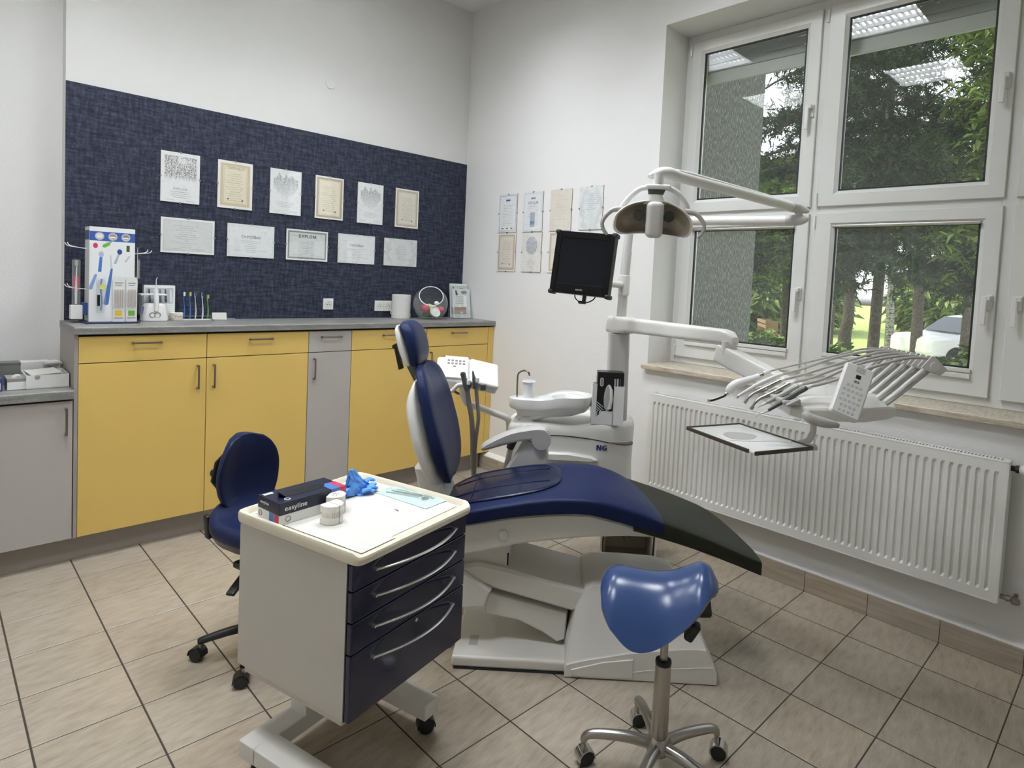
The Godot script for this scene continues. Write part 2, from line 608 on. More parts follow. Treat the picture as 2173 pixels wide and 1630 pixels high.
func build_window() -> void:
	var xf := 0.26
	var win := Node3D.new()
	win.name = "window_1"
	add_child(win)
	tag(win, "white six-sash plastic window looking onto trees", "", "", "structure")
	var Z := [[2.025, 2.853, 2.113, 2.766], [2.893, 3.752, 2.998, 3.664], [3.796, 4.615, 3.905, 4.51]]
	var Y := [[1.104, 2.013, 1.237, 1.935], [2.051, 3.152, 2.137, 3.07]]
	# fixed frame
	var fr := []
	var st := [[1.977, 2.04], [2.84, 2.905], [3.74, 3.81], [4.60, 4.66]]
	for q in st: fr.append(bxr(xf, xf + 0.075, 1.06, 3.205, q[0], q[1], 0.004))
	for q in [[1.06, 1.115], [2.003, 2.06], [3.14, 3.205]]:
		for k in 3: fr.append(bxr(xf + 0.0006, xf + 0.0745, q[0], q[1], st[k][1] - 0.002, st[k + 1][0] + 0.002, 0.004))
	part(win, "window_frame", join(fr), M.frame)
	for c in 3:
		for r in 2:
			var z: Array = Z[c]
			var y: Array = Y[r]
			var xs := xf - 0.018
			var sash := Node3D.new()
			sash.name = "sash"
			win.add_child(sash, true)
			var mem := []
			mem.append(sash_bar(xs, y[0], y[1], z[0], z[2], y[2], y[3], true, false))
			mem.append(sash_bar(xs, y[0], y[1], z[1], z[3], y[2], y[3], true, true))
			mem.append(sash_bar(xs, z[0], z[1], y[0], y[2], z[2], z[3], false, false))
			mem.append(sash_bar(xs, z[0], z[1], y[1], y[3], z[2], z[3], false, true))
			part(sash, "sash_frame", join(mem), M.frame, 25.0)
			# dark rubber gasket just round the pane
			var g := 0.006
			part(sash, "gasket", join([bx(xs + 0.016, xs + 0.03, y[2] - g, y[3] + g, z[2] - 0.012, z[2] + g), bx(xs + 0.016, xs + 0.03, y[2] - g, y[3] + g, z[3] - g, z[3] + 0.012), bx(xs + 0.016, xs + 0.03, y[2] - 0.012, y[2] + g, z[2], z[3]), bx(xs + 0.016, xs + 0.03, y[3] - g, y[3] + 0.012, z[2], z[3])]), M.gasket)
			part(sash, "pane", bx(xs + 0.021, xs + 0.025, y[2] - 0.004, y[3] + 0.004, z[2] - 0.004, z[3] + 0.004), M.glass)
			# handle
			var hz: float = z[1] - 0.026 if c < 2 else z[0] + 0.045
			var hy: float = 1.585 if r == 0 else 2.618
			var hd := part(sash, "handle", join([bxr(xs - 0.010, xs, hy - 0.062, hy + 0.010, hz - 0.014, hz + 0.014, 0.004), bxr(xs - 0.042, xs - 0.008, hy - 0.018, hy + 0.004, hz - 0.010, hz + 0.010, 0.004), bxr(xs - 0.044, xs - 0.030, hy - 0.135, hy + 0.004, hz - 0.024, hz - 0.002, 0.005, 2)]), M.white)
			hd.set_meta("label", "white lever handle")
			# hinges
			var iz: float = z[0] - 0.006 if c < 2 else z[1] + 0.006
			for hy2 in [y[0] + 0.04, y[1] - 0.05]:
				part(sash, "hinge", cyl(Vector3(xs - 0.004, hy2 - 0.035, iz), Vector3(xs - 0.004, hy2 + 0.035, iz), 0.007, 8), M.white)
			# retracted pleated blind with its rails on the lower sashes
			if r == 0:
				part(sash, "blind_rail", join([bxr(xs - 0.012, xs + 0.012, y[2] - 0.022, y[2] - 0.002, z[2] - 0.02, z[3] + 0.012, 0.003), bxr(xs - 0.016, xs + 0.012, y[2] - 0.050, y[2] - 0.026, z[2] - 0.02, z[3] + 0.012, 0.003)]), M.white2)
				part(sash, "blind_rail", bxr(xs - 0.010, xs + 0.012, y[3] - 0.004, y[3] + 0.010, z[2] - 0.012, z[3] + 0.006, 0.003), M.steel)
	# roller shutters hanging a little below the lintel outside
	for c in 3:
		var z: Array = Z[c]
		var za: float = z[0] - 0.01
		var zb: float = z[1] + 0.02
		for k in 5:
			part(win, "shutter_slat", bxr(0.372, 0.386, 2.985 + k * 0.052, 3.034 + k * 0.052, za, zb, 0.005), M.shutter)
		part(win, "shutter_bar", bxr(0.368, 0.390, 2.905, 2.982, za, zb, 0.004), M.shutter_bar)
		part(win, "shutter_rail", join([bx(0.36, 0.40, 1.06, 3.205, za - 0.024, za), bx(0.36, 0.40, 1.06, 3.205, zb, zb + 0.014)]), M.shutter)
	# stone window sill
	struct("trim_2", bxr(-0.045, 0.27, 1.028, 1.06, 1.955, 4.68, 0.006, 2), M.sill, "banded beige stone window sill")

# one bar of a sash with a sloped glazing bead
func sash_bar(xs: float, a0: float, a1: float, out: float, inn: float, g0: float, g1: float, vertical: bool, flip: bool) -> PackedVector3Array:
	var s := PackedVector3Array()
	var sg := 1.0 if inn > out else -1.0
	var pr := [Vector2(xs + 0.05, out), Vector2(xs + 0.003, out), Vector2(xs, out + sg * 0.003), Vector2(xs, inn - sg * 0.022), Vector2(xs + 0.005, inn - sg * 0.019), Vector2(xs + 0.018, inn), Vector2(xs + 0.05, inn)]
	var rings := []
	for e in 2:
		var ring := PackedVector3Array()
		for p in pr:
			# mitred ends: the bar is as long as the sash outside and the pane inside
			var k: float = (p.y - out) / (inn - out)
			var t: float = lerpf(a0, g0, k) if e == 0 else lerpf(a1, g1, k)
			ring.append(Vector3(p.x, t, p.y) if vertical else Vector3(p.x, p.y, t))
		rings.append(ring)
	return loft(rings)

func build_lamps() -> void:
	var n := 0
	for lz in [1.12, 2.58]:
		for lx in [-1.40, -2.95]:
			var where: String = ["nearest the blue panel", "farther from the blue panel"][int(lz > 2.0)] + (" on the window side" if lx > -2.0 else " away from the window")
			var t := thing("ceiling_lamp", "square louvred fluorescent ceiling light " + where, "lamp", Vector3(lx, CEIL, lz), 0.0, "square ceiling lights")
			part(t, "housing", join([bxr(-0.31, 0.31, -0.085, 0, -0.31, -0.296, 0.003), bxr(-0.31, 0.31, -0.085, 0, 0.296, 0.31, 0.003), bxr(-0.31, -0.296, -0.085, 0, -0.296, 0.296, 0.003), bxr(0.296, 0.31, -0.085, 0, -0.296, 0.296, 0.003), bx(-0.296, 0.296, -0.012, 0, -0.296, 0.296)]), M.white2)
			for k in 4:
				part(t, "fluorescent_tube", cyl(Vector3(-0.222 + k * 0.148, -0.034, -0.285), Vector3(-0.222 + k * 0.148, -0.034, 0.285), 0.013, 10), M.lit)
			var bl := []
			for k in 13: bl.append(bx(-0.296, 0.296, -0.084, -0.056, -0.264 + k * 0.044 - 0.001, -0.264 + k * 0.044 + 0.001))
			for k in 3: bl.append(bx(-0.148 + k * 0.148 - 0.002, -0.148 + k * 0.148 + 0.002, -0.084, -0.05, -0.296, 0.296))
			part(t, "louvre", join(bl), M.louvre)
			var al := AreaLight3D.new()
			al.name = "tube_light"
			al.area_size = Vector2(0.58, 0.58)
			al.light_energy = 4.6
			al.light_color = Color.html("f3f7ff")
			al.shadow_enabled = true
			al.set("area_range", 30.0)
			al.set("area_attenuation", 2.0)
			t.add_child(al)
			al.position = Vector3(0, -0.05, 0)
			al.rotation_degrees.x = -90
			n += 1
func bar_handle(parent: Node, c: Vector3, vertical: bool, len := 0.138) -> void:
	var s := join([bxr(-len / 2, len / 2, -0.005, 0.005, 0.024, 0.031, 0.002), bxr(-len / 2, -len / 2 + 0.012, -0.005, 0.005, 0, 0.03, 0.002), bxr(len / 2 - 0.012, len / 2, -0.005, 0.005, 0, 0.03, 0.002)])
	var key := "bar%.3f" % len
	if not cache.has(key): cache[key] = fin(s, 30.0)
	var o := put(parent, "handle", cache[key], M.nickel, c, Vector3(0, 0, 90) if vertical else Vector3.ZERO)
	o.set_meta("label", "slim brushed nickel bar handle")

func build_cabinets() -> void:
	var zf := 0.45
	# tall run: x0, x1, colour, side of the door handle, label
	var run := [
		[-2.758, -2.161, M.yellow, 1, "yellow cupboard with drawer at the left end of the tall counter"],
		[-2.161, -1.561, M.yellow, -1, "yellow cupboard with drawer left of the narrow grey cupboard"],
		[-1.561, -1.262, M.grey, -1, "narrow grey cupboard with drawer between yellow ones"],
		[-1.262, -0.657, M.yellow, 1, "yellow cupboard with drawer right of the narrow grey cupboard, behind the chair back"],
		[-0.657, -0.060, M.yellow, -1, "yellow cupboard with drawer nearest the window wall"]]
	for r in run:
		var w: float = r[1] - r[0]
		var grey: bool = r[2] == M.grey
		var t := thing("base_cabinet", r[4], "cabinet", Vector3((r[0] + r[1]) / 2, 0, 0), 0.0, "counter cupboards")
		part(t, "carcass", bx(-w / 2 + (0.0005 if r[0] > -2.7 else 0.0), w / 2 - 0.0005, 0.13, 1.176, 0.012, zf - 0.02), M.carcass if r[0] > -2.7 else M.grey)
		if r[0] < -2.7:
			part(t, "end_panel", bx(-w / 2 - 0.016, -w / 2, 0.131, 1.176, 0.012, zf - 0.001), M.grey_side)
		part(t, "shadow_gap", bx(-w / 2 + 0.001, w / 2 - 0.001, 0.14, 1.174, zf - 0.02, zf - 0.016), M.gap)
		var d := part(t, "drawer_front", bxr(-w / 2 + 0.0018, w / 2 - 0.0018, 1.030, 1.165, zf - 0.016, zf, 0.0012), r[2])
		bar_handle(d, Vector3(0, 1.127, zf), false)
		var o := part(t, "door", bxr(-w / 2 + 0.0018, w / 2 - 0.0018, 0.133, 1.0255, zf - 0.016, zf, 0.0012), r[2])
		var hx0: float = (w / 2 - 0.047) if r[3] > 0 else (-w / 2 + 0.037)
		bar_handle(o, Vector3(hx0, 0.922, zf), true)
	one("filler_strip", bxr(-0.058, -0.002, 0.133, 1.165, 0.40, zf, 0.001), M.yellow, "narrow yellow filler strip between the last cupboard and the window wall", "filler")
	one("worktop", join([worktop(-2.776, -0.001, 1.177, 1.215, 0.007, 0.47)]), M.worktop, "long grey worktop of the tall counter below the blue panel", "worktop")
	one("plinth", bx(-3.965, -0.058, 0.001, 0.13, 0.375, 0.393), M.plinth, "grey kickboard along the foot of the cupboards", "plinth")
	# lower grey cupboards on the left
	for k in 2:
		var x1 := -2.776 - 0.6 * k
		var t := thing("base_cabinet", ["low grey cupboard under the left worktop with the paper boxes", "low grey cupboard at the far left end of the counter"][k], "cabinet", Vector3(x1 - 0.3, 0, 0), 0.0, "counter cupboards")
		part(t, "carcass", bx(-0.299, 0.298, 0.13, 0.852, -0.09, zf - 0.02), M.carcass)
		part(t, "shadow_gap", bx(-0.298, 0.298, 0.14, 0.851, zf - 0.02, zf - 0.016), M.gap)
		var o := part(t, "door", bxr(-0.298, 0.2975, 0.133, 0.842, zf - 0.016, zf, 0.0012), M.grey)
		bar_handle(o, Vector3(0.27, 0.74, zf), true)
	one("worktop", worktop(-3.985, -2.777, 0.853, 0.899, -0.098, 0.47), M.worktop, "low grey worktop left of the tall counter", "worktop")

func worktop(x0: float, x1: float, y0: float, y1: float, z0: float, z1: float) -> PackedVector3Array:
	var pl := PackedVector2Array([Vector2(-z0, y0), Vector2(-z0, y1)])
	for k in 6:
		var a := PI / 2 * k / 5.0
		pl.append(Vector2(-(z1 - 0.008 + 0.008 * sin(a)), y1 - 0.008 + 0.008 * cos(a)))
	pl.append(Vector2(-z1, y0 + 0.003))
	pl.append(Vector2(-z1 + 0.003, y0))
	return orient(Transform3D(Basis(Vector3(0, 0, -1), Vector3(0, 1, 0), Vector3(1, 0, 0)), Vector3.ZERO) * ext(pl, x0, x1))

# ---------- printed sheets ----------
func ln(im: Image, x0: int, x1: int, y: int, t: int, c: Color) -> void:
	im.fill_rect(Rect2i(x0, y, maxi(1, x1 - x0), t), c)

# a row of tiny marks that reads as a line of small print
func smallprint(im: Image, rng: RandomNumberGenerator, cx: int, y: int, half: int, c: Color, tall := 2) -> void:
	var x := cx - half
	while x < cx + half:
		var w := rng.randi_range(3, 9)
		for k in w:
			if x + k < cx + half and x + k >= 0 and x + k < im.get_width():
				for q in tall:
					if rng.randf() < 0.72 and y + q < im.get_height(): im.set_pixel(x + k, y + q, im.get_pixel(x + k, y + q).lerp(c, rng.randf_range(0.45, 0.95)))
		x += w + 2

func outline(im: Image, m: int, t: int, c: Color) -> void:
	var w := im.get_width()
	var hh := im.get_height()
	ln(im, m, w - m, m, t, c)
	ln(im, m, w - m, hh - m - t, t, c)
	im.fill_rect(Rect2i(m, m, t, hh - 2 * m), c)
	im.fill_rect(Rect2i(w - m - t, m, t, hh - 2 * m), c)

func sheet(kind: String, land: bool, sd: int) -> ImageTexture:
	var w := 297 if land else 210
	var hh := 210 if land else 297
	var rng := RandomNumberGenerator.new()
	rng.seed = sd
	var paper: Color = {"forest": hx("f3f4f3"), "cream": hx("ece3c8"), "spires": hx("f1f2f1"), "ornate": hx("efe7cf"), "band": hx("dfe2de"), "plain": hx("eef0f0"), "green": hx("d9dedb"), "wash": hx("e4e7e6"), "beige": hx("e6e0d0"), "seal": hx("e8e6de"), "blue": hx("eceeee"), "faint": hx("e3dccd"), "old": hx("e2dbcb")}[kind]
	var im := Image.create(w, hh, false, Image.FORMAT_RGB8)
	im.fill(paper)
	var nz := noise(0.03, sd, 3)
	var nf := noise(0.12, sd + 5, 3)
	var ink := hx("4a4a4c")
	for y in hh:
		for x in w:
			var k := nz.get_noise_2d(x, y)
			im.set_pixel(x, y, paper.lightened(maxf(0, k) * 0.05).darkened(maxf(0, -k) * 0.05))
	match kind:
		"forest":
			for y in range(22, 165):
				for x in range(20, w - 18):
					var k := nf.get_noise_2d(x * 1.3, y * 0.8)
					var edge := clampf((165 - y) / 30.0 + 0.8 * nz.get_noise_2d(x * 3, 50), 0, 1)
					var trunk := 0.55 * nf.get_noise_2d(x * 1.6 + 500, y * 0.12)
					var open := 0.5 * exp(-pow((x - w * 0.55) / 38.0, 2) - pow((y - 45) / 30.0, 2))
					if k + trunk + 0.12 > open: im.set_pixel(x, y, im.get_pixel(x, y).lerp(hx("54504c"), edge * clampf(0.35 + k + trunk, 0, 0.85)))
			for k in 4: smallprint(im, rng, w / 2, 232 + k * 11, [52, 46, 54, 40][k], ink, 3)
			smallprint(im, rng, 50, 282, 26, ink); smallprint(im, rng, 160, 282, 26, ink)
		"spires":
			for x in range(22, w - 22):
				var u := (x - w / 2.0) / (w / 2.0 - 22)
				var top := 60 - 34 * maxf(exp(-pow((u + 0.55) / 0.16, 2)), maxf(exp(-pow(u / 0.1, 2)) * 1.1, exp(-pow((u - 0.45) / 0.2, 2)) * 0.7)) + 8 * nf.get_noise_2d(x * 5, 0)
				var bot := 190 - 80 * u * u + 18 * nf.get_noise_2d(x * 3, 90)
				for y in range(int(maxf(top, 8)), int(bot)):
					var k := nf.get_noise_2d(x * 2.2, y * 0.7) + 0.3 * sin(x * 0.7)
					var fade := 1.0 - clampf((y - 60) / 140.0, 0, 0.85)
					if k > -0.1: im.set_pixel(x, y, im.get_pixel(x, y).lerp(hx("5a6466"), clampf((k + 0.35) * fade, 0, 0.8)))
			for k in 4: smallprint(im, rng, w / 2, 216 + k * 10, [48, 58, 50, 30][k], ink)
			smallprint(im, rng, 46, 276, 22, ink); smallprint(im, rng, 160, 276, 22, ink)
		"cream", "ornate", "beige", "old":
			var bc: Color = {"cream": hx("c9b48e"), "ornate": hx("9a8a6a"), "beige": hx("ab977a"), "old": hx("a58f72")}[kind]
			var m0 := 10 if kind != "cream" else 16
			var m1 := 24 if kind != "cream" else 32
			for y in hh:
				for x in w:
					var e := mini(mini(x, w - 1 - x), mini(y, hh - 1 - y))
					if e < m0: im.set_pixel(x, y, hx("f4f2ec"))
					elif e < m1:
						var k := 0.5 + 0.5 * sin(x * 0.5) * sin(y * 0.5)
						im.set_pixel(x, y, im.get_pixel(x, y).lerp(bc, (0.35 + 0.5 * k) if kind != "ornate" else 0.85 - 0.4 * k))
			outline(im, m1 + 4, 1, bc.darkened(0.2))
			for k in 13: smallprint(im, rng, w / 2, m1 + 46 + k * 14, [30, 44, 38, 46, 50, 34, 52, 48, 30, 50, 42, 36, 48][k], hx("6d604f"), 3 if k % 4 == 0 else 2)
			im.fill_rect(Rect2i(58, hh - 64, 9, 10), hx("5f5444")); im.fill_rect(Rect2i(w - 66, hh - 60, 10, 11), hx("5f5444"))
		"band":
			outline(im, 0, 11, hx("f4f4f0")); outline(im, 16, 1, hx("b9b3a4"))
			for k in 11: smallprint(im, rng, w / 2 - 10, 44 + k * 13, [70, 40, 58, 30, 48, 62, 52, 12, 66, 26, 34][k], ink, 2)
			smallprint(im, rng, 100, 184, 30, ink); smallprint(im, rng, 200, 184, 38, ink)
		"plain":
			outline(im, 8, 1, hx("c4c7c8")); outline(im, 14, 1, hx("d6d8d8"))
			smallprint(im, rng, 50, 46, 24, hx("8a8f94")); smallprint(im, rng, 230, 40, 20, hx("a0a4a8"))
			for k in 7: smallprint(im, rng, w / 2, 104 + k * 12, [72, 56, 24, 44, 30, 50, 34][k], ink)
			smallprint(im, rng, 62, 168, 26, ink); smallprint(im, rng, 226, 168, 26, ink)
		"green":
			outline(im, 0, 10, hx("eeeeea")); outline(im, 11, 10, hx("7d8580")); outline(im, 25, 1, hx("a9b0aa"))
			smallprint(im, rng, 60, 40, 24, ink, 3)
			for k in 8: smallprint(im, rng, w / 2, 82 + k * 11, [50, 48, 8, 34, 30, 6, 20, 40][k], ink)
			smallprint(im, rng, 80, 172, 40, ink); smallprint(im, rng, 214, 172, 40, ink)
		"wash":
			for y in hh:
				for x in w:
					var u := absf(x - w / 2.0) / (w / 2.0)
					var k := sin((u * 9.0) + 3.0 * nz.get_noise_2d(x * 0.6, y * 0.6) + absf(y - hh / 2.0) * 0.03)
					im.set_pixel(x, y, im.get_pixel(x, y).lerp(hx("b9c0bf"), clampf(k * 0.4 * u + 0.12, 0, 0.5)))
			for k in 9: smallprint(im, rng, w / 2, 52 + k * 13, [34, 24, 44, 40, 30, 56, 20, 18, 44][k], ink)
			smallprint(im, rng, 60, 158, 28, ink); smallprint(im, rng, 226, 158, 22, ink)
		"seal":
			for y in hh:
				for x in w:
					var d := Vector2(x - w * 0.5, (y - 98) * 0.92).length() + 9 * nf.get_noise_2d(x, y)
					if d < 62:
						var k := nf.get_noise_2d(x * 0.7, y * 0.7)
						im.set_pixel(x, y, im.get_pixel(x, y).lerp(hx("8d9aa6"), clampf(0.55 + k, 0.1, 0.85)))
			for k in 6: smallprint(im, rng, w / 2, 206 + k * 12, [20, 48, 40, 52, 30, 22][k], ink)
		"faint":
			for k in 11: smallprint(im, rng, w / 2, 40 + k * 17, [44, 30, 52, 46, 56, 50, 30, 54, 48, 36, 44][k], hx("8d8478"), 3 if k % 5 == 0 else 2)
			smallprint(im, rng, 60, 262, 26, hx("8d8478")); smallprint(im, rng, 154, 262, 26, hx("8d8478"))
		"blue":
			outline(im, 9, 3, hx("6d7a86") if sd % 2 == 0 else hx("c3c6c8"))
			im.fill_rect(Rect2i(w / 2 - 24, 40, 48, 14), hx("30508c") if sd % 2 == 0 else hx("8d9094"))
			for k in 14: smallprint(im, rng, w / 2, 84 + k * 12, [60, 40, 52, 60, 56, 60, 48, 58, 54, 60, 36, 44, 52, 58][k], ink, 3 if k == 2 else 2)
			if sd % 2 == 1:
				im.fill_rect(Rect2i(w / 2 - 26, 152, 50, 110), hx("a4b3b9"))
				im.fill_rect(Rect2i(w / 2 - 22, 218, 42, 24), hx("6c87a6"))
			else:
				for k in 3: im.fill_rect(Rect2i(40 + k * 52, 262, 22, 9), hx("4b4f55"))
	return ImageTexture.create_from_image(im)

func certificate(kind: String, land: bool, sd: int, at: Vector3, turn: float, label: String, title: String, ts: float, ty: float, group: String) -> void:
	var w := 0.30 if land else 0.214
	var hh := 0.214 if land else 0.302
	var t := thing("certificate", label, "certificate", at, turn, group)
	part(t, "backing", bx(-w / 2, w / 2, -hh / 2, hh / 2, 0.0, 0.005), M.cardboard)
	var pm := mt(Color.WHITE, 0.5)
	pm.albedo_texture = sheet(kind, land, sd)
	var sh := put(t, "printed_sheet", card(w - 0.001, hh - 0.001), pm, Vector3(0, 0, 0.0056))
	part(t, "glass_cover", bx(-w / 2, w / 2, -hh / 2, hh / 2, 0.0062, 0.0078), M.clipglass)
	for c in [[-w / 2, 0.0, 1], [w / 2, 0.0, 1], [0.0, -hh / 2, 0], [0.0, hh / 2, 0]]:
		part(t, "clip", bx(c[0] - 0.005, c[0] + 0.005, c[1] - 0.005, c[1] + 0.005, 0.001, 0.0086), M.steel)
	if title:
		put(sh, "lettering", words(title, ts, "Droid Serif" if kind != "green" else "Droid Sans", kind == "green", 0.0002), M.ink if kind in ["green", "plain", "blue"] else M.ink_soft, Vector3(0, ty, 0.0002))

func build_certificates() -> void:
	M.cardboard = mt(hx("8a7a66"), 0.9)
	M.clipglass = mt(Color(0.97, 0.99, 0.98, 0.03), 0.02)
	M.clipglass.transparency = BaseMaterial3D.TRANSPARENCY_ALPHA
	M.clipglass.metallic_specular = 0.35
	var up := "certificates on the blue panel"
	var z := 0.0065
	var hi := 2.081
	var lo := 1.73
	certificate("forest", false, 11, Vector3(-2.195, hi, z), 0, "clip-framed diploma with a dark forest drawing, leftmost of the upper row on the blue panel", "DIPLOM", 0.02, -0.068, up)
	certificate("cream", false, 12, Vector3(-1.878, hi, z), 0, "cream certificate with a lacy tan border, second of the upper row on the blue panel", "CERTYFIKAT", 0.017, 0.106, up)
	certificate("spires", false, 13, Vector3(-1.551, hi, z), 0, "white diploma with a pale spires sketch, third of the upper row on blue panel", "", 0, 0, up)
	certificate("ornate", false, 14, Vector3(-1.236, hi, z), 0, "cream certificate in a double olive border, fourth of the upper row on the blue panel", "", 0, 0, up)
	certificate("spires", false, 15, Vector3(-0.909, hi, z), 0, "white diploma with a darker spires sketch, fifth of the upper row on blue panel", "", 0, 0, up)
	certificate("beige", false, 16, Vector3(-0.586, hi, z), 0, "beige certificate with a wavy brown border, rightmost of the upper row on the blue panel", "", 0, 0, up)
	certificate("band", true, 17, Vector3(-2.147, lo, z), 0, "wide greyish certificate with a white margin, leftmost of the lower row on the blue panel", "", 0, 0, up)
	certificate("plain", true, 18, Vector3(-1.771, lo, z), 0, "wide white certificate with a bold heading, second of the lower row on the blue panel", "Certyfikat", 0.026, 0.026, up)
	certificate("green", true, 19, Vector3(-1.389, lo, z), 0, "wide grey-green bordered diploma in the middle of the lower row on the blue panel", "DYPLOM", 0.032, 0.062, up)
	certificate("plain", true, 20, Vector3(-1.010, lo, z), 0, "wide white certificate with a small heading, fourth of the lower row on the blue panel", "Certyfikat", 0.024, 0.028, up)
	certificate("wash", true, 21, Vector3(-0.630, lo, z), 0, "wide grey certificate with a swirling pattern, rightmost of the lower row on the blue panel", "", 0, 0, up)
	var side := "certificates on the window wall"
	var r := -PI / 2
	certificate("blue", false, 22, Vector3(-0.0005, 2.085, 0.562), r, "certificate with a blue emblem and a thin frame line, upper left on the window wall", "", 0, 0, side)
	certificate("blue", false, 23, Vector3(-0.0005, 2.085, 0.849), r, "diploma with a blue-grey picture column, second of the upper row on the window wall", "DYPLOM", 0.026, 0.07, side)
	certificate("faint", false, 24, Vector3(-0.0005, 2.085, 1.142), r, "beige certificate with faint print, third of the upper row on the window wall", "", 0, 0, side)
	certificate("wash", false, 25, Vector3(-0.0005, 2.086, 1.432), r, "grey certificate with a mottled ground, right end of the upper row on the window wall", "", 0, 0, side)
	certificate("old", false, 26, Vector3(-0.0005, 1.776, 0.565), r, "certificate in a faded ornate border, lower left on the window wall", "", 0, 0, side)
	certificate("seal", false, 27, Vector3(-0.0005, 1.776, 0.853), r, "certificate with a large blue-grey round drawing, second of the lower row on the window wall", "", 0, 0, side)
	certificate("beige", false, 28, Vector3(-0.0005, 1.776, 1.142), r, "brown bordered certificate half hidden behind the monitor on the window wall", "", 0, 0, side)
	# sockets
	for s in [[-1.222, 1.318, 1, "single white wall socket on the blue panel in the middle of the counter"], [-0.766, 1.307, 2, "double white wall socket on the blue panel behind the white canister"]]:
		var t := thing("wall_socket", s[3], "socket", Vector3(s[0], s[1], 0.006), 0.0, "wall sockets")
		for k in s[2]:
			var ox: float = 0.0 if s[2] == 1 else -0.039 + 0.078 * k
			part(t, "cover_plate", bxr(ox - 0.0385, ox + 0.0385, -0.0405, 0.0405, 0, 0.010, 0.003), M.white)
			part(t, "socket_well", Transform3D(Basis(Vector3.RIGHT, PI / 2), Vector3(ox, 0, 0.0102)) * lathe([Vector2(0.0, -0.014), Vector2(0.0195, -0.014), Vector2(0.0195, 0.001), Vector2(0.025, 0.0015), Vector2(0.025, -0.001), Vector2(0.0, -0.015)], 20), M.white2)
			part(t, "earth_pin", cyl(Vector3(ox, 0.009, 0.002), Vector3(ox, 0.009, 0.018), 0.0025, 8), M.nickel)
			for px in [-0.0095, 0.0095]:
				part(t, "contact_hole", cyl(Vector3(ox + px, -0.003, 0.006), Vector3(ox + px, -0.003, 0.0125), 0.003, 8), M.gap)

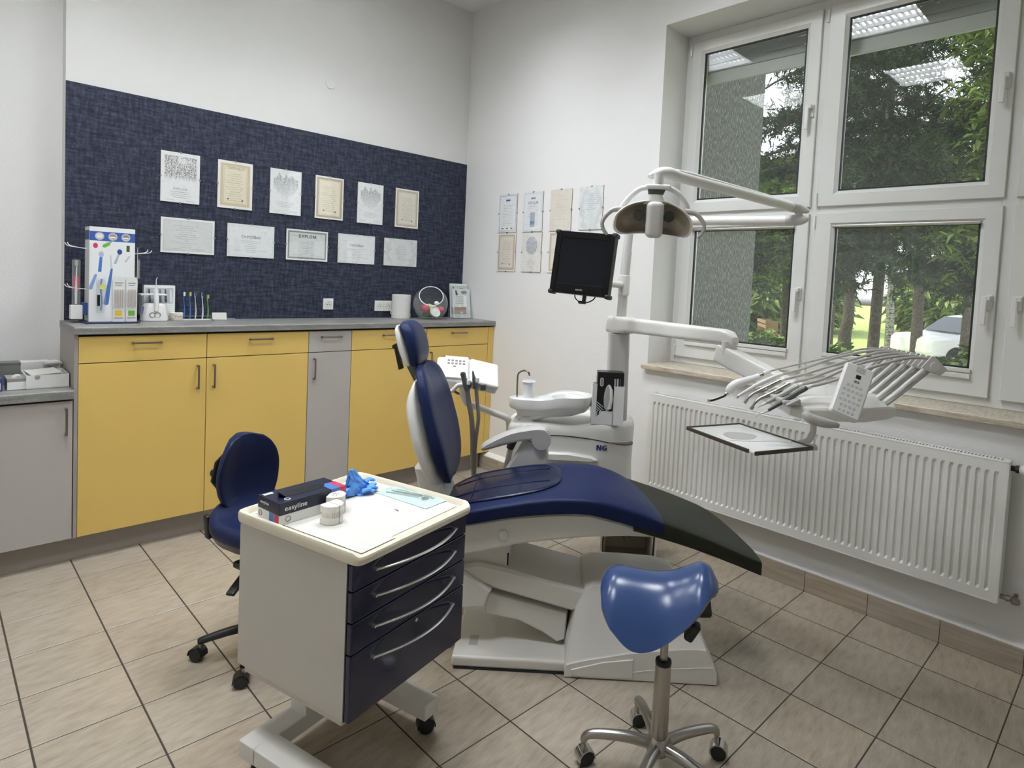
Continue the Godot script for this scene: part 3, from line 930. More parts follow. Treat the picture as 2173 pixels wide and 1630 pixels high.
func build_radiator() -> void:
	var z0 := 2.075
	var z1 := 3.90
	var t := thing("radiator", "long white ribbed panel radiator under the window", "radiator", Vector3(0, 0, 0))
	var xs := -0.10
	# front sheet with pressed channels
	var nch := 54
	var pitch := (z1 - z0 - 0.05) / nch
	var ys := [[0.287, 0.0], [0.325, 0.0], [0.338, 1.0], [0.832, 1.0], [0.845, 0.0], [0.885, 0.0]]
	var cols := [[z0, 0.0]]
	for k in nch:
		var b := z0 + 0.025 + k * pitch
		cols.append([b + pitch * 0.22, 0.0]); cols.append([b + pitch * 0.38, 1.0]); cols.append([b + pitch * 0.62, 1.0]); cols.append([b + pitch * 0.78, 0.0])
	cols.append([z1, 0.0])
	var s := PackedVector3Array()
	for i in cols.size() - 1:
		for j in ys.size() - 1:
			var p := []
			for c in [[i, j], [i, j + 1], [i + 1, j + 1], [i + 1, j]]:
				p.append(Vector3(xs + 0.010 * cols[c[0]][1] * ys[c[1]][1], ys[c[1]][0], cols[c[0]][0]))
			s.append(p[0]); s.append(p[1]); s.append(p[2]); s.append(p[0]); s.append(p[2]); s.append(p[3])
	part(t, "front_panel", s, M.rad, 28.0)
	part(t, "rim", join([bxr(xs - 0.001, xs + 0.014, 0.884, 0.893, z0, z1, 0.003), bxr(xs - 0.001, xs + 0.012, 0.279, 0.287, z0, z1, 0.003)]), M.rad)
	part(t, "back_panel", bx(-0.034, -0.026, 0.29, 0.88, z0 + 0.01, z1 - 0.01), M.rad)
	part(t, "side_cover", bxr(xs + 0.002, -0.026, 0.282, 0.892, z0 - 0.002, z0 + 0.002, 0.001), M.rad)
	part(t, "side_cover", bxr(xs + 0.002, -0.026, 0.282, 0.892, z1 - 0.002, z1 + 0.002, 0.001), M.rad)
	# top grille: two rails and many thin fins
	part(t, "grille_rail", join([bx(xs + 0.012, xs + 0.022, 0.886, 0.892, z0, z1), bx(-0.040, -0.026, 0.886, 0.892, z0, z1), bx(xs + 0.012, -0.028, 0.886, 0.892, 2.96, 3.0), bx(xs + 0.012, -0.028, 0.886, 0.892, z0, z0 + 0.02), bx(xs + 0.012, -0.028, 0.886, 0.892, z1 - 0.02, z1)]), M.rad)
	var fins := []
	var zz := z0 + 0.03
	while zz < z1 - 0.02:
		fins.append(bx(xs + 0.02, -0.038, 0.886, 0.892, zz, zz + 0.0065))
		zz += 0.0135
	var fo := part(t, "grille_fins", join(fins), M.rad)
	fo.set_meta("kind", "stuff")
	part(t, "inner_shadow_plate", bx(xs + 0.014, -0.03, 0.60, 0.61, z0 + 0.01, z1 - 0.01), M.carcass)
	for zb in [z0 + 0.35, z1 - 0.35]:
		part(t, "wall_bracket", bx(-0.027, 0.0, 0.32, 0.86, zb - 0.02, zb + 0.02), M.rad)
	# valves at the window-side end
	var lv := part(t, "lower_valve", join([cyl(Vector3(-0.062, 0.305, z1), Vector3(-0.062, 0.305, z1 + 0.03), 0.010, 12), cyl(Vector3(-0.062, 0.305, z1 + 0.022), Vector3(-0.062, 0.305, z1 + 0.034), 0.014, 6), cyl(Vector3(-0.062, 0.305, z1 + 0.03), Vector3(-0.062, 0.305, z1 + 0.062), 0.012, 12), cyl(Vector3(-0.062, 0.305, z1 + 0.05), Vector3(0.0, 0.305, z1 + 0.05), 0.009, 10), lathe([Vector2(0.0, -0.012), Vector2(0.016, -0.010), Vector2(0.019, 0.0), Vector2(0.016, 0.010), Vector2(0.0, 0.012)], 12, Vector3(-0.072, 0.305, z1 + 0.056))]), M.nickel)
	lv.set_meta("label", "nickel return valve")
	part(t, "upper_valve", join([cyl(Vector3(-0.062, 0.862, z1), Vector3(-0.062, 0.862, z1 + 0.03), 0.012, 12), cyl(Vector3(-0.062, 0.862, z1 + 0.018), Vector3(-0.062, 0.862, z1 + 0.03), 0.017, 6)]), M.gasket)
	part(t, "thermostat_head", tube(cr(v3([-0.062, 0.862, 3.93, -0.062, 0.862, 3.945, -0.062, 0.862, 3.99, -0.062, 0.862, 4.0]), 3), [0.014, 0.017, 0.021, 0.024, 0.024, 0.024, 0.024, 0.022, 0.018, 0.010], 16), M.white2)
	part(t, "supply_pipe", cyl(Vector3(-0.045, 0.862, 3.95), Vector3(0.0, 0.862, 3.95), 0.009, 10), M.nickel)
func brush(c: Color, length: float, head: Color) -> Array:
	# a toothbrush standing on its end: [handle soup, bristle soup]
	var p := []
	var r := []
	for k in 9:
		var u := k / 8.0
		p.append(Vector3(0.003 * sin(u * 5.0), u * length, 0))
		r.append(lerpf(0.0058, 0.0028, smoothstep(0.35, 0.8, u)) + (0.0025 if u > 0.86 else 0.0) + 0.001 * sin(u * 9.0))
	return [tube(PackedVector3Array(p), r, 8, 0.7), bxr(-0.005, 0.005, length * 0.86, length + 0.002, 0.002, 0.013, 0.003)]

func tinted(c: Color, rough := 0.5) -> StandardMaterial3D:
	var k := "tint" + c.to_html() + str(rough)
	if not cache.has(k): cache[k] = mt(c, rough)
	return cache[k]

func disc(im: Image, cx: float, cy: float, r: float, c: Color, sy := 1.0) -> void:
	for y in range(int(cy - r * sy) - 1, int(cy + r * sy) + 2):
		for x in range(int(cx - r) - 1, int(cx + r) + 2):
			if x >= 0 and y >= 0 and x < im.get_width() and y < im.get_height() and Vector2(x - cx, (y - cy) / sy).length() < r:
				im.set_pixel(x, y, c)

func stroke(im: Image, a: Vector2, b: Vector2, r0: float, r1: float, c: Color) -> void:
	for k in 41: disc(im, lerpf(a.x, b.x, k / 40.0), lerpf(a.y, b.y, k / 40.0), lerpf(r0, r1, k / 40.0), c)

func print_mat(im: Image, rough := 0.4) -> StandardMaterial3D:
	var m := mt(Color.WHITE, rough)
	m.albedo_texture = ImageTexture.create_from_image(im)
	return m

func blister(parent: Node, at: Vector3, w: float, hgt: float, tagc: Color, turn := 0.0) -> void:
	# a hanging pack: printed card, clear bubble, brushes inside
	var n := Node3D.new()
	n.name = "hanging_pack"
	parent.add_child(n, true)
	n.position = at
	n.rotation_degrees.y = turn
	part(n, "backing_card", join([bx(-w / 2, w / 2, -hgt / 2, hgt / 2, 0, 0.0012), bx(-w / 2 + 0.003, w / 2 - 0.003, hgt / 2, hgt / 2 + 0.012, 0, 0.0012)]), M.white)
	part(n, "bubble", bxr(-w / 2 + 0.004, w / 2 - 0.004, -hgt * 0.18, hgt * 0.28, 0.001, 0.014, 0.005), M.clear)
	var sticks := []
	for k in 4: sticks.append(cyl(Vector3(-w * 0.28 + k * w * 0.19, -hgt * 0.16, 0.007), Vector3(-w * 0.28 + k * w * 0.19, hgt * 0.25, 0.007), 0.0022, 6))
	part(n, "brushes", join(sticks), tinted(hx("b9a894")))
	part(n, "price_tag", bx(-w * 0.3, w * 0.3, -hgt * 0.36, -hgt * 0.24, 0.001, 0.0022), tinted(tagc))
	part(n, "caption", join([bx(-w * 0.34, w * 0.34, hgt * 0.40, hgt * 0.42, 0.001, 0.0017), bx(-w * 0.30, w * 0.25, hgt * 0.35, hgt * 0.365, 0.001, 0.0017), bx(-w * 0.38, w * 0.38, -hgt * 0.42, -hgt * 0.405, 0.001, 0.0017)]), M.ink_soft)

func build_counter_items() -> void:
	var Y := 1.2155
	# --- toothbrush display stand ---
	var t := thing("display_stand", "white toothbrush display stand with blue picture band at the left end of the counter", "display", Vector3(-2.578, Y, 0.18))
	part(t, "base", bxr(-0.125, 0.125, 0, 0.008, -0.10, 0.095, 0.003), tinted(hx("1b2650"), 0.4))
	part(t, "column", bxr(-0.104, 0.104, 0.008, 0.52, -0.07, 0.055, 0.003), M.white)
	var im := Image.create(208, 512, false, Image.FORMAT_RGB8)
	im.fill(hx("eef0ef"))
	im.fill_rect(Rect2i(0, 24, 208, 50), hx("3a5ba6"))
	for k in 3:
		disc(im, 44 + k * 60, 48, 21, hx("c9c6c0"))
		disc(im, 44 + k * 60, 46, 15, [hx("e4e4e2"), hx("a88f80"), hx("8f8078")][k], 0.8)
		im.fill_rect(Rect2i(32 + k * 60, 48, 24, 7), hx("f4f3ee"))
	stroke(im, Vector2(112, 62), Vector2(78, 92), 3, 5, hx("9aa3a8"))
	stroke(im, Vector2(66, 100), Vector2(84, 88), 9, 9, hx("6ba63c"))
	disc(im, 26, 100, 11, hx("c23a52"), 1.3)
	stroke(im, Vector2(52, 150), Vector2(46, 235), 6, 8, hx("4b78b8")); disc(im, 52, 146, 12, hx("b4c3d2"), 1.3)
	stroke(im, Vector2(94, 150), Vector2(100, 230), 3, 5, hx("ccd4da"))
	stroke(im, Vector2(136, 130), Vector2(116, 190), 4, 6, hx("aeb9c2")); disc(im, 136, 128, 12, hx("2b4a92"), 1.2)
	im.fill_rect(Rect2i(168, 92, 15, 34), hx("3f5a3c"))
	stroke(im, Vector2(182, 150), Vector2(164, 180), 3, 4, hx("b9c2c8"))
	stroke(im, Vector2(100, 225), Vector2(76, 410), 5, 12, hx("4d74b4")); stroke(im, Vector2(28, 260), Vector2(6, 330), 6, 9, hx("7d9ccb"))
	var face := put(t, "printed_front", card(0.207, 0.51), print_mat(im), Vector3(0, 0.264, 0.0556))
	face.set_meta("label", "printed front with brush pictures and three round photos on a blue band")
	part(t, "side_print", bx(-0.1046, -0.104, 0.45, 0.50, -0.066, 0.05), tinted(hx("3c4a6a")))
	# hooks
	for k in [[-1, 0.40, -0.02], [-1, 0.18, -0.02], [1, 0.385, -0.02]]:
		var sg: float = k[0]
		part(t, "hook", join([tube(cr(v3([sg * 0.104, k[1], k[2] + 0.012, sg * 0.16, k[1] + 0.006, k[2] + 0.012, sg * 0.19, k[1] + 0.012, k[2] + 0.012, sg * 0.20, k[1] + 0.026, k[2] + 0.012]), 4), 0.0024, 6), tube(cr(v3([sg * 0.104, k[1], k[2] - 0.012, sg * 0.16, k[1] + 0.008, k[2] - 0.012, sg * 0.18, k[1] + 0.016, k[2] - 0.012, sg * 0.186, k[1] + 0.03, k[2] - 0.012]), 4), 0.0024, 6)]), M.white)
	blister(t, Vector3(0.030, 0.125, 0.060), 0.056, 0.235, hx("e8c23c"))
	blister(t, Vector3(0.090, 0.125, 0.060), 0.052, 0.235, hx("6fae3a"))
	blister(t, Vector3(0.128, 0.29, 0.0), 0.05, 0.24, hx("d7d9d8"), 75)
	# single brush pack on the front
	var bp := Node3D.new()
	bp.name = "hanging_pack"
	t.add_child(bp, true)
	bp.position = Vector3(-0.052, 0.155, 0.058)
	part(bp, "bubble", bxr(-0.022, 0.022, -0.098, 0.096, 0, 0.018, 0.007), M.clear)
	part(bp, "brush", tube(cr(v3([0, -0.085, 0.009, 0.004, -0.03, 0.009, -0.002, 0.03, 0.009, 0.002, 0.085, 0.009]), 4), 0.004, 8), tinted(hx("5a86bc")))
	part(bp, "label_strip", bx(-0.019, -0.006, -0.06, 0.0, 0.018, 0.0185), M.black)
	part(bp, "price_tag", bx(-0.008, 0.016, 0.03, 0.055, 0.018, 0.0188), tinted(hx("d8d85a")))
	# packs on the left hooks
	var lp := Node3D.new()
	lp.name = "hanging_pack"
	t.add_child(lp, true)
	lp.position = Vector3(-0.150, 0.20, -0.01)
	part(lp, "bubble", bxr(-0.018, 0.018, -0.14, 0.14, -0.012, 0.012, 0.008), M.clear)
	part(lp, "brush", tube(cr(v3([0, -0.10, 0, 0, 0.0, 0, 0.002, 0.12, 0]), 4), [0.005, 0.005, 0.006, 0.006, 0.005, 0.004, 0.003, 0.003, 0.003], 8), M.white)
	part(lp, "printed_card", bx(-0.016, 0.016, -0.03, 0.05, -0.008, -0.004), tinted(hx("b03a5a")))
	part(lp, "brush_head", bxr(-0.008, 0.008, 0.105, 0.135, -0.006, 0.008, 0.004), M.hose)
	var lp2 := Node3D.new()
	lp2.name = "hanging_pack"
	t.add_child(lp2, true)
	lp2.position = Vector3(-0.150, 0.075, 0.0)
	part(lp2, "carton", bxr(-0.028, 0.024, -0.055, 0.02, -0.02, 0.03, 0.003), M.white2)
	part(lp2, "carton", bxr(0.022, 0.046, -0.03, 0.035, -0.02, 0.03, 0.003), tinted(hx("33487e")))
	# --- irrigator, its picture box ---
	t = thing("oral_irrigator", "white oral irrigator with its wand and ring logo beside the toothbrush display", "irrigator", Vector3(-2.348, Y, 0.11))
	var rings := []
	for q in [[0.0, 0.066, 0.045], [0.004, 0.070, 0.048], [0.05, 0.066, 0.046], [0.085, 0.060, 0.042], [0.10, 0.052, 0.036], [0.104, 0.040, 0.028]]:
		rings.append(sring(Vector3(0, q[0], 0), Vector3(q[1], 0, 0), Vector3(0, 0, q[2]), 3.0, 28))
	part(t, "body", loft(rings), M.white)
	for k in 2:
		part(t, "ring_logo", Transform3D(Basis(Vector3.RIGHT, PI / 2), Vector3(-0.018 + k * 0.026, 0.038, 0.0455)) * torus(0.014, 0.0028), M.steel)
	part(t, "wand", tube(cr(v3([0.0, 0.06, 0.044, 0.002, 0.11, 0.040, 0.002, 0.165, 0.032, 0.002, 0.195, 0.03]), 4), [0.012, 0.012, 0.012, 0.013, 0.014, 0.014, 0.013, 0.012, 0.010, 0.009, 0.008, 0.007, 0.005], 12), M.white)
	part(t, "jet_tip", tube(cr(v3([0.002, 0.19, 0.03, 0.002, 0.225, 0.03, 0.002, 0.245, 0.032, 0.008, 0.257, 0.036]), 4), 0.0022, 8), M.white2)
	part(t, "water_tank", bxr(-0.082, -0.030, 0.03, 0.155, -0.036, 0.038, 0.016, 3), M.clear)
	part(t, "tank_lid", bxr(-0.076, 0.06, 0.150, 0.160, -0.04, 0.03, 0.004, 2), M.white)
	part(t, "blue_nozzle", cyl(Vector3(-0.062, 0.04, 0.02), Vector3(-0.058, 0.085, 0.02), 0.007, 8), tinted(hx("3c5fb4")))
	t = thing("product_box", "white picture box leaning on the wall behind the oral irrigator", "box", Vector3(-2.306, Y, 0.035))
	part(t, "carton", bxr(-0.082, 0.082, 0, 0.208, -0.022, 0.018, 0.002), M.white)
	im = Image.create(160, 200, false, Image.FORMAT_RGB8)
	im.fill(hx("eceeee"))
	im.fill_rect(Rect2i(8, 14, 142, 90), hx("b9bec0"))
	for k in 5: stroke(im, Vector2(24 + k * 28, 24), Vector2(28 + k * 28, 92), 4, 7, [hx("3f4447"), hx("dfe2e2"), hx("6b7072"), hx("4a5254"), hx("e6e8e8")][k])
	var rg := RandomNumberGenerator.new()
	rg.seed = 8
	for k in 7: smallprint(im, rg, 116, 118 + k * 11, 34, hx("55585c"))
	put(t, "printed_face", card(0.163, 0.206), print_mat(im), Vector3(0, 0.104, 0.0184))
	# --- plaster jaw, brushes in their rack, card holder ---
	t = thing("jaw_model", "small cream jaw model beside the toothbrush rack on the counter", "jaw model", Vector3(-2.219, Y, 0.075))
	part(t, "lower_base", jaw(0.034, 0.018), tinted(hx("cfc4b4"), 0.7))
	part(t, "upper_base", Transform3D(Basis(), Vector3(0, 0.026, 0)) * jaw(0.034, 0.020), tinted(hx("e4dccf"), 0.6))
	part(t, "teeth", teeth(0.030, 0.018, 0.010), tinted(hx("f3efe4"), 0.4))
	t = thing("brush_rack", "clear low rack holding five upright toothbrushes", "rack", Vector3(-2.11, Y, 0.06))
	part(t, "tray", join([bx(-0.082, 0.082, 0, 0.004, -0.022, 0.026), bx(-0.082, 0.082, 0.022, 0.026, -0.02, 0.02), bx(-0.082, -0.079, 0, 0.026, -0.02, 0.02), bx(0.079, 0.082, 0, 0.026, -0.02, 0.02)]), M.clear)
	part(t, "front_edge", bx(-0.082, 0.082, 0, 0.008, 0.026, 0.029), M.white)
	var bc := [[-2.177, hx("3a64b0"), hx("e4e8ea"), "blue toothbrush with a pale head, leftmost in the rack"], [-2.144, hx("4a6fb4"), hx("c4c46a"), "blue toothbrush with a yellowish head, second in the rack"], [-2.113, hx("c9d6df"), hx("3b4d74"), "pale toothbrush with a navy head, third in the rack"], [-2.073, hx("d5dde2"), hx("22305c"), "pale toothbrush with a dark blue head, fourth in the rack"], [-2.043, hx("6ba83c"), hx("8fc25a"), "green toothbrush at the right end of the rack"]]
	for b in bc:
		var l := 0.165 if b[0] < -2.05 else 0.150
		var k := brush(b[1], l, b[2])
		t = thing("toothbrush", b[3], "toothbrush", Vector3(b[0], Y + 0.0045, 0.06), 0.0, "toothbrushes in the rack")
		part(t, "handle", k[0], tinted(b[1], 0.35))
		part(t, "bristles", k[1], tinted(b[2], 0.7))
	t = thing("card_holder", "white folded card in a clear stand on the counter right of the toothbrushes", "card holder", Vector3(-1.975, Y, 0.10))
	part(t, "stand", join([bx(-0.045, 0.08, 0, 0.003, -0.02, 0.03), rt(Vector3(-12, 0, 0), Vector3(0.017, 0.0, 0.02)) * bx(-0.06, 0.06, 0.0, 0.014, 0, 0.002)]), M.clear)
	part(t, "card", rt(Vector3(-14, 0, 0), Vector3(-0.012, 0.004, 0.012)) * bxr(-0.042, 0.042, 0, 0.045, -0.012, 0.0, 0.002), M.paper)
	# --- canister, glass bowl, leaflets ---
	t = thing("canister", "plain white cylindrical canister standing in front of the double socket", "canister", Vector3(-0.655, Y, 0.085))
	part(t, "body", lathe([Vector2(0, 0), Vector2(0.070, 0), Vector2(0.0725, 0.003), Vector2(0.0725, 0.180), Vector2(0.070, 0.186), Vector2(0.066, 0.186), Vector2(0.066, 0.02), Vector2(0, 0.02)], 40), M.white2)
	for sg in [-1.0, 1.0]:
		part(t, "ring_handle", Transform3D(Basis(), Vector3(sg * 0.081, 0.022 if sg > 0 else 0.045, 0.0)) * rt(Vector3(90, 0, 0)) * torus(0.011, 0.0022), M.white)
	build_bowl(Vector3(-0.450, Y, 0.185))
	t = thing("leaflet_holder", "clear holder of white dental leaflets at the right end of the counter", "leaflets", Vector3(-0.112, Y, 0.145), -0.06)
	part(t, "holder", join([bx(-0.092, 0.092, 0, 0.003, -0.05, 0.03), bx(-0.092, 0.092, 0.003, 0.07, 0.027, 0.03), bx(-0.092, -0.09, 0.003, 0.09, -0.05, 0.03), bx(0.09, 0.092, 0.003, 0.09, -0.05, 0.03)]), M.clear)
	for k in 3:
		im = Image.create(140, 210, false, Image.FORMAT_RGB8)
		im.fill([hx("d9dcdb"), hx("c3cbca"), hx("e4e6e4")][k])
		rg.seed = 40 + k
		disc(im, 92, 26, 24, hx("7d8684"), 0.5)
		stroke(im, Vector2(28, 14), Vector2(34, 40), 5, 9, hx("4b5254"))
		im.fill_rect(Rect2i(86, 50, 26, 80), hx("f4f5f3"))
		for q in 5: smallprint(im, rg, 60, 56 + q * 12, 34, hx("5d6462"), 4)
		im.fill_rect(Rect2i(12, 132, 96, 52), hx("9c8576"))
		disc(im, 56, 122, 14, hx("e9e9e4"), 0.8); disc(im, 70, 172, 10, hx("dfdcd2"), 0.8)
		im.fill_rect(Rect2i(0, 186, 140, 24), hx("f2f3f1"))
		smallprint(im, rg, 40, 194, 22, hx("44494a"), 6); smallprint(im, rg, 106, 194, 22, hx("8a8f8e"), 5)
		var n := part(t, "leaflet", rt(Vector3(-7, 0, 0), Vector3([0.0, -0.01, 0.006][k], 0.004, 0.018 - k * 0.022)) * bx(-0.088, 0.088, 0, [0.245, 0.27, 0.285][k], -0.004, 0.0), M.paper)
		put(n, "printed_face", card(0.176, [0.245, 0.27, 0.285][k]), print_mat(im), Vector3([0.0, -0.01, 0.006][k], 0.004 + [0.1225, 0.135, 0.1425][k] * 0.9925, 0.0185 - k * 0.022 - [0.1225, 0.135, 0.1425][k] * 0.122), Vector3(-7, 0, 0))
	# --- paper boxes on the low worktop ---
	Y = 0.8995
	t = thing("card_box", "open white box crammed with papers at the right end of the low worktop", "box", Vector3(-2.866, Y, 0.245))
	part(t, "box", join([bx(-0.085, 0.085, 0, 0.003, -0.11, 0.11), bx(-0.085, 0.085, 0.0, 0.068, 0.107, 0.11), bx(-0.085, 0.085, 0, 0.068, -0.11, -0.107), bx(-0.085, -0.082, 0, 0.068, -0.107, 0.107), bx(0.082, 0.085, 0, 0.068, -0.107, 0.107)]), M.white)
	part(t, "finger_hole", rt(Vector3(90, 0, 0), Vector3(-0.042, 0.058, 0.1105)) * lathe([Vector2(0, 0), Vector2(0.011, 0), Vector2(0.011, 0.0006), Vector2(0, 0.0006)], 16), M.carcass)
	rg.seed = 5
	for k in 12:
		part(t, "paper", rt(Vector3(rg.randf_range(-4, 4), rg.randf_range(-12, 12), rg.randf_range(-5, 5)), Vector3(rg.randf_range(-0.01, 0.01), 0.012 + k * 0.0052, rg.randf_range(-0.015, 0.015))) * bx(-0.062, 0.062, 0, 0.003, -0.08, 0.08), [M.paper, M.white2, tinted(hx("c9c6bf"))][k % 3])
	var tb := thing("card_box", "grey and white tissue box with a tissue, second from the tall counter's end", "box", Vector3(-2.985, Y, 0.27))
	part(tb, "box", bxr(-0.038, 0.038, 0, 0.056, -0.07, 0.075, 0.002), tinted(hx("8d8c88")))
	part(tb, "front_label", bx(-0.037, 0.037, 0.002, 0.040, 0.075, 0.0758), M.white)
	part(tb, "tissue", loft([sring(Vector3(0, 0.055, 0.03), Vector3(0.02, 0, 0), Vector3(0, 0, 0.006), 2.0, 14), sring(Vector3(0.002, 0.064, 0.03), Vector3(0.015, 0, 0.004), Vector3(0.003, 0, 0.008), 2.0, 14), sring(Vector3(0.004, 0.071, 0.03), Vector3(0.008, 0, 0.002), Vector3(0, 0, 0.004), 2.0, 14)]), M.paper)
	var db := thing("card_box", "dark grey upright box behind the tissue box on the low worktop", "box", Vector3(-3.01, Y, 0.13))
	part(db, "box", bxr(-0.06, 0.055, 0, 0.112, -0.04, 0.04, 0.002), tinted(hx("6f706c")))
	part(db, "lid", bxr(-0.061, 0.056, 0.100, 0.114, -0.041, 0.041, 0.002), tinted(hx("62635f")))
	var nb := thing("card_box", "navy and white box at the left edge of the low worktop", "box", Vector3(-3.095, Y, 0.29))
	part(nb, "box", bxr(-0.06, 0.055, 0, 0.062, -0.06, 0.07, 0.002), tinted(hx("2b3a78")))
	part(nb, "front_label", bx(-0.055, 0.048, 0.008, 0.040, 0.07, 0.0708), M.white)
	part(nb, "top_label", bx(-0.055, 0.02, 0.062, 0.0626, 0.02, 0.06), M.white)
	var wb := thing("card_box", "pale upright carton behind the open paper box on the low worktop", "box", Vector3(-2.87, Y, 0.075))
	part(wb, "carton", bxr(-0.085, 0.04, 0, 0.105, -0.04, 0.03, 0.002), M.white2)
	part(wb, "papers", rt(Vector3(0, 6, 3), Vector3(0.06, 0.085, 0.0)) * join([bx(-0.05, 0.03, 0, 0.006, -0.04, 0.04), bx(-0.045, 0.028, 0.008, 0.012, -0.035, 0.045), bx(-0.05, 0.02, 0.013, 0.016, -0.04, 0.03)]), M.paper)
	part(wb, "paper_pile", bx(0.042, 0.082, 0, 0.083, -0.04, 0.03), M.paper)

func torus(R: float, r: float, n := 20, m := 8) -> PackedVector3Array:
	var rings := []
	for i in n + 1:
		var a := TAU * i / n
		var c := Vector3(cos(a), 0, sin(a))
		var ring := PackedVector3Array()
		for j in m:
			var b := TAU * j / m
			ring.append(c * (R + r * cos(b)) + Vector3(0, r * sin(b), 0))
		rings.append(ring)
	return loft(rings, false)

# horseshoe base of a jaw cast
func jaw(r: float, hgt: float) -> PackedVector3Array:
	var pl := PackedVector2Array()
	for k in 15:
		var a := PI * k / 14.0
		pl.append(Vector2(cos(a) * r, -sin(a) * r * 0.95))
	pl.append(Vector2(-r * 1.02, r * 0.45)); pl.append(Vector2(-r * 0.8, r * 0.62)); pl.append(Vector2(r * 0.8, r * 0.62)); pl.append(Vector2(r * 1.02, r * 0.45))
	return orient(Transform3D(Basis(Vector3(1, 0, 0), Vector3(0, 0, -1), Vector3(0, 1, 0)), Vector3.ZERO) * ext(pl, 0, hgt, 0.002))

func teeth(r: float, y: float, hgt: float) -> PackedVector3Array:
	var l := []
	for k in 14:
		var a := PI * (k + 0.5) / 14.0
		var w := 0.0026 if absf(k - 6.5) < 3 else 0.0036
		l.append(Transform3D(Basis(Vector3.UP, PI / 2 - a), Vector3(cos(a) * r, y + hgt / 2, sin(a) * r * 0.95)) * rb(Vector3(w * 2, hgt, w * 1.8), 0.0018, 1))
	return join(l)

func build_bowl(at: Vector3) -> void:
	var t := thing("glass_bowl", "round glass bowl with a tilted opening holding coloured samples on the counter", "bowl", at)
	var R := 0.138
	var c := Vector3(0, 0.121, 0)
	var axis := Vector3(-0.40, 0.62, 0.66).normalized()
	var side := axis.cross(Vector3.UP).normalized() * -1.0
	var fw := side.cross(axis)
	var open := 0.74
	var rings := []
	for k in 19:
		var a := lerpf(open, PI, k / 18.0)
		var ring := PackedVector3Array()
		for j in 40:
			var b := TAU * j / 40
			var p := c + axis * cos(a) * R + (side * cos(b) + fw * sin(b)) * maxf(sin(a), 0.001) * R
			if p.y < 0.004: p.y = 0.004
			ring.append(p)
		rings.append(ring)
	part(t, "glass", loft(rings, false), M.clear)
	part(t, "rim", Transform3D(Basis(side, axis, -fw), c + axis * cos(open) * R) * torus(sin(open) * R, 0.0035, 40), M.rimglass)
	var cols := [[-0.078, 0.085, 0.045, 0.036, hx("c23560"), "pink round sample in the left of the glass bowl"], [0.066, 0.075, 0.05, 0.030, hx("cf4a5e"), "red round sample in the right of the glass bowl"], [-0.012, 0.098, 0.01, 0.036, hx("a3c566"), "green sample on top in the glass bowl"], [0.0, 0.058, 0.058, 0.046, hx("e8e6e0"), "white round dish at the front of the glass bowl"], [0.052, 0.125, 0.01, 0.020, hx("f2f1ee"), "small white ball near the rim of the glass bowl"], [0.02, 0.055, -0.04, 0.045, hx("4f6a3c"), "dark green sample at the back of the glass bowl"], [-0.03, 0.04, -0.01, 0.036, hx("6f8a52"), "olive sample at the bottom of the glass bowl"]]
	for k in cols.size():
		var q: Array = cols[k]
		var s: PackedVector3Array
		if k == 3:
			s = rt(Vector3(62, 0, 0)) * lathe([Vector2(0, -0.012), Vector2(0.036, -0.012), Vector2(0.044, 0.004), Vector2(0.046, 0.014), Vector2(0.042, 0.014), Vector2(0.038, 0.004), Vector2(0.0, 0.002)], 24)
		elif k == 2:
			s = rt(Vector3(20, 35, 10)) * rb(Vector3(0.062, 0.03, 0.05), 0.009, 2)
		else:
			s = lathe([Vector2(0, -q[3] * 0.8), Vector2(q[3] * 0.55, -q[3] * 0.68), Vector2(q[3] * 0.92, -q[3] * 0.25), Vector2(q[3], q[3] * 0.1), Vector2(q[3] * 0.8, q[3] * 0.58), Vector2(q[3] * 0.4, q[3] * 0.85), Vector2(0, q[3] * 0.92)], 16)
		one("sample", s, tinted(q[4], 0.5), q[5], "sample", at + Vector3(q[0], q[1], q[2]), 0.0, "samples in the glass bowl")
const ORG := Vector3(-1.833, 0, 2.396)
const TURN := -0.80373

# chair frame: u towards the foot end, y up, w away from the camera
func D(u: float, y: float, w: float) -> Vector3:
	return Vector3(u, y, -w)

func Dw(u: float, y: float, w: float) -> Vector3:
	return ORG + Basis(Vector3.UP, TURN) * Vector3(u, y, -w)

func dp(a: Array) -> Array:
	var o := []
	for i in a.size() / 3: o.append(D(a[i * 3], a[i * 3 + 1], a[i * 3 + 2]))
	return o

# outline in (u, y) pushed from w0 to w1
func side(a: Array, w0: float, w1: float, bev := 0.006, smooth := 0) -> PackedVector3Array:
	var pl := v2(a)
	if smooth: pl = cr2(Array(pl), smooth)
	return ext(pl, -w1, -w0, bev)

func build_dental() -> void:
	build_chair()
	build_unit()
	build_assistant()
	build_delivery()
	build_lamp_head()
	build_monitor()

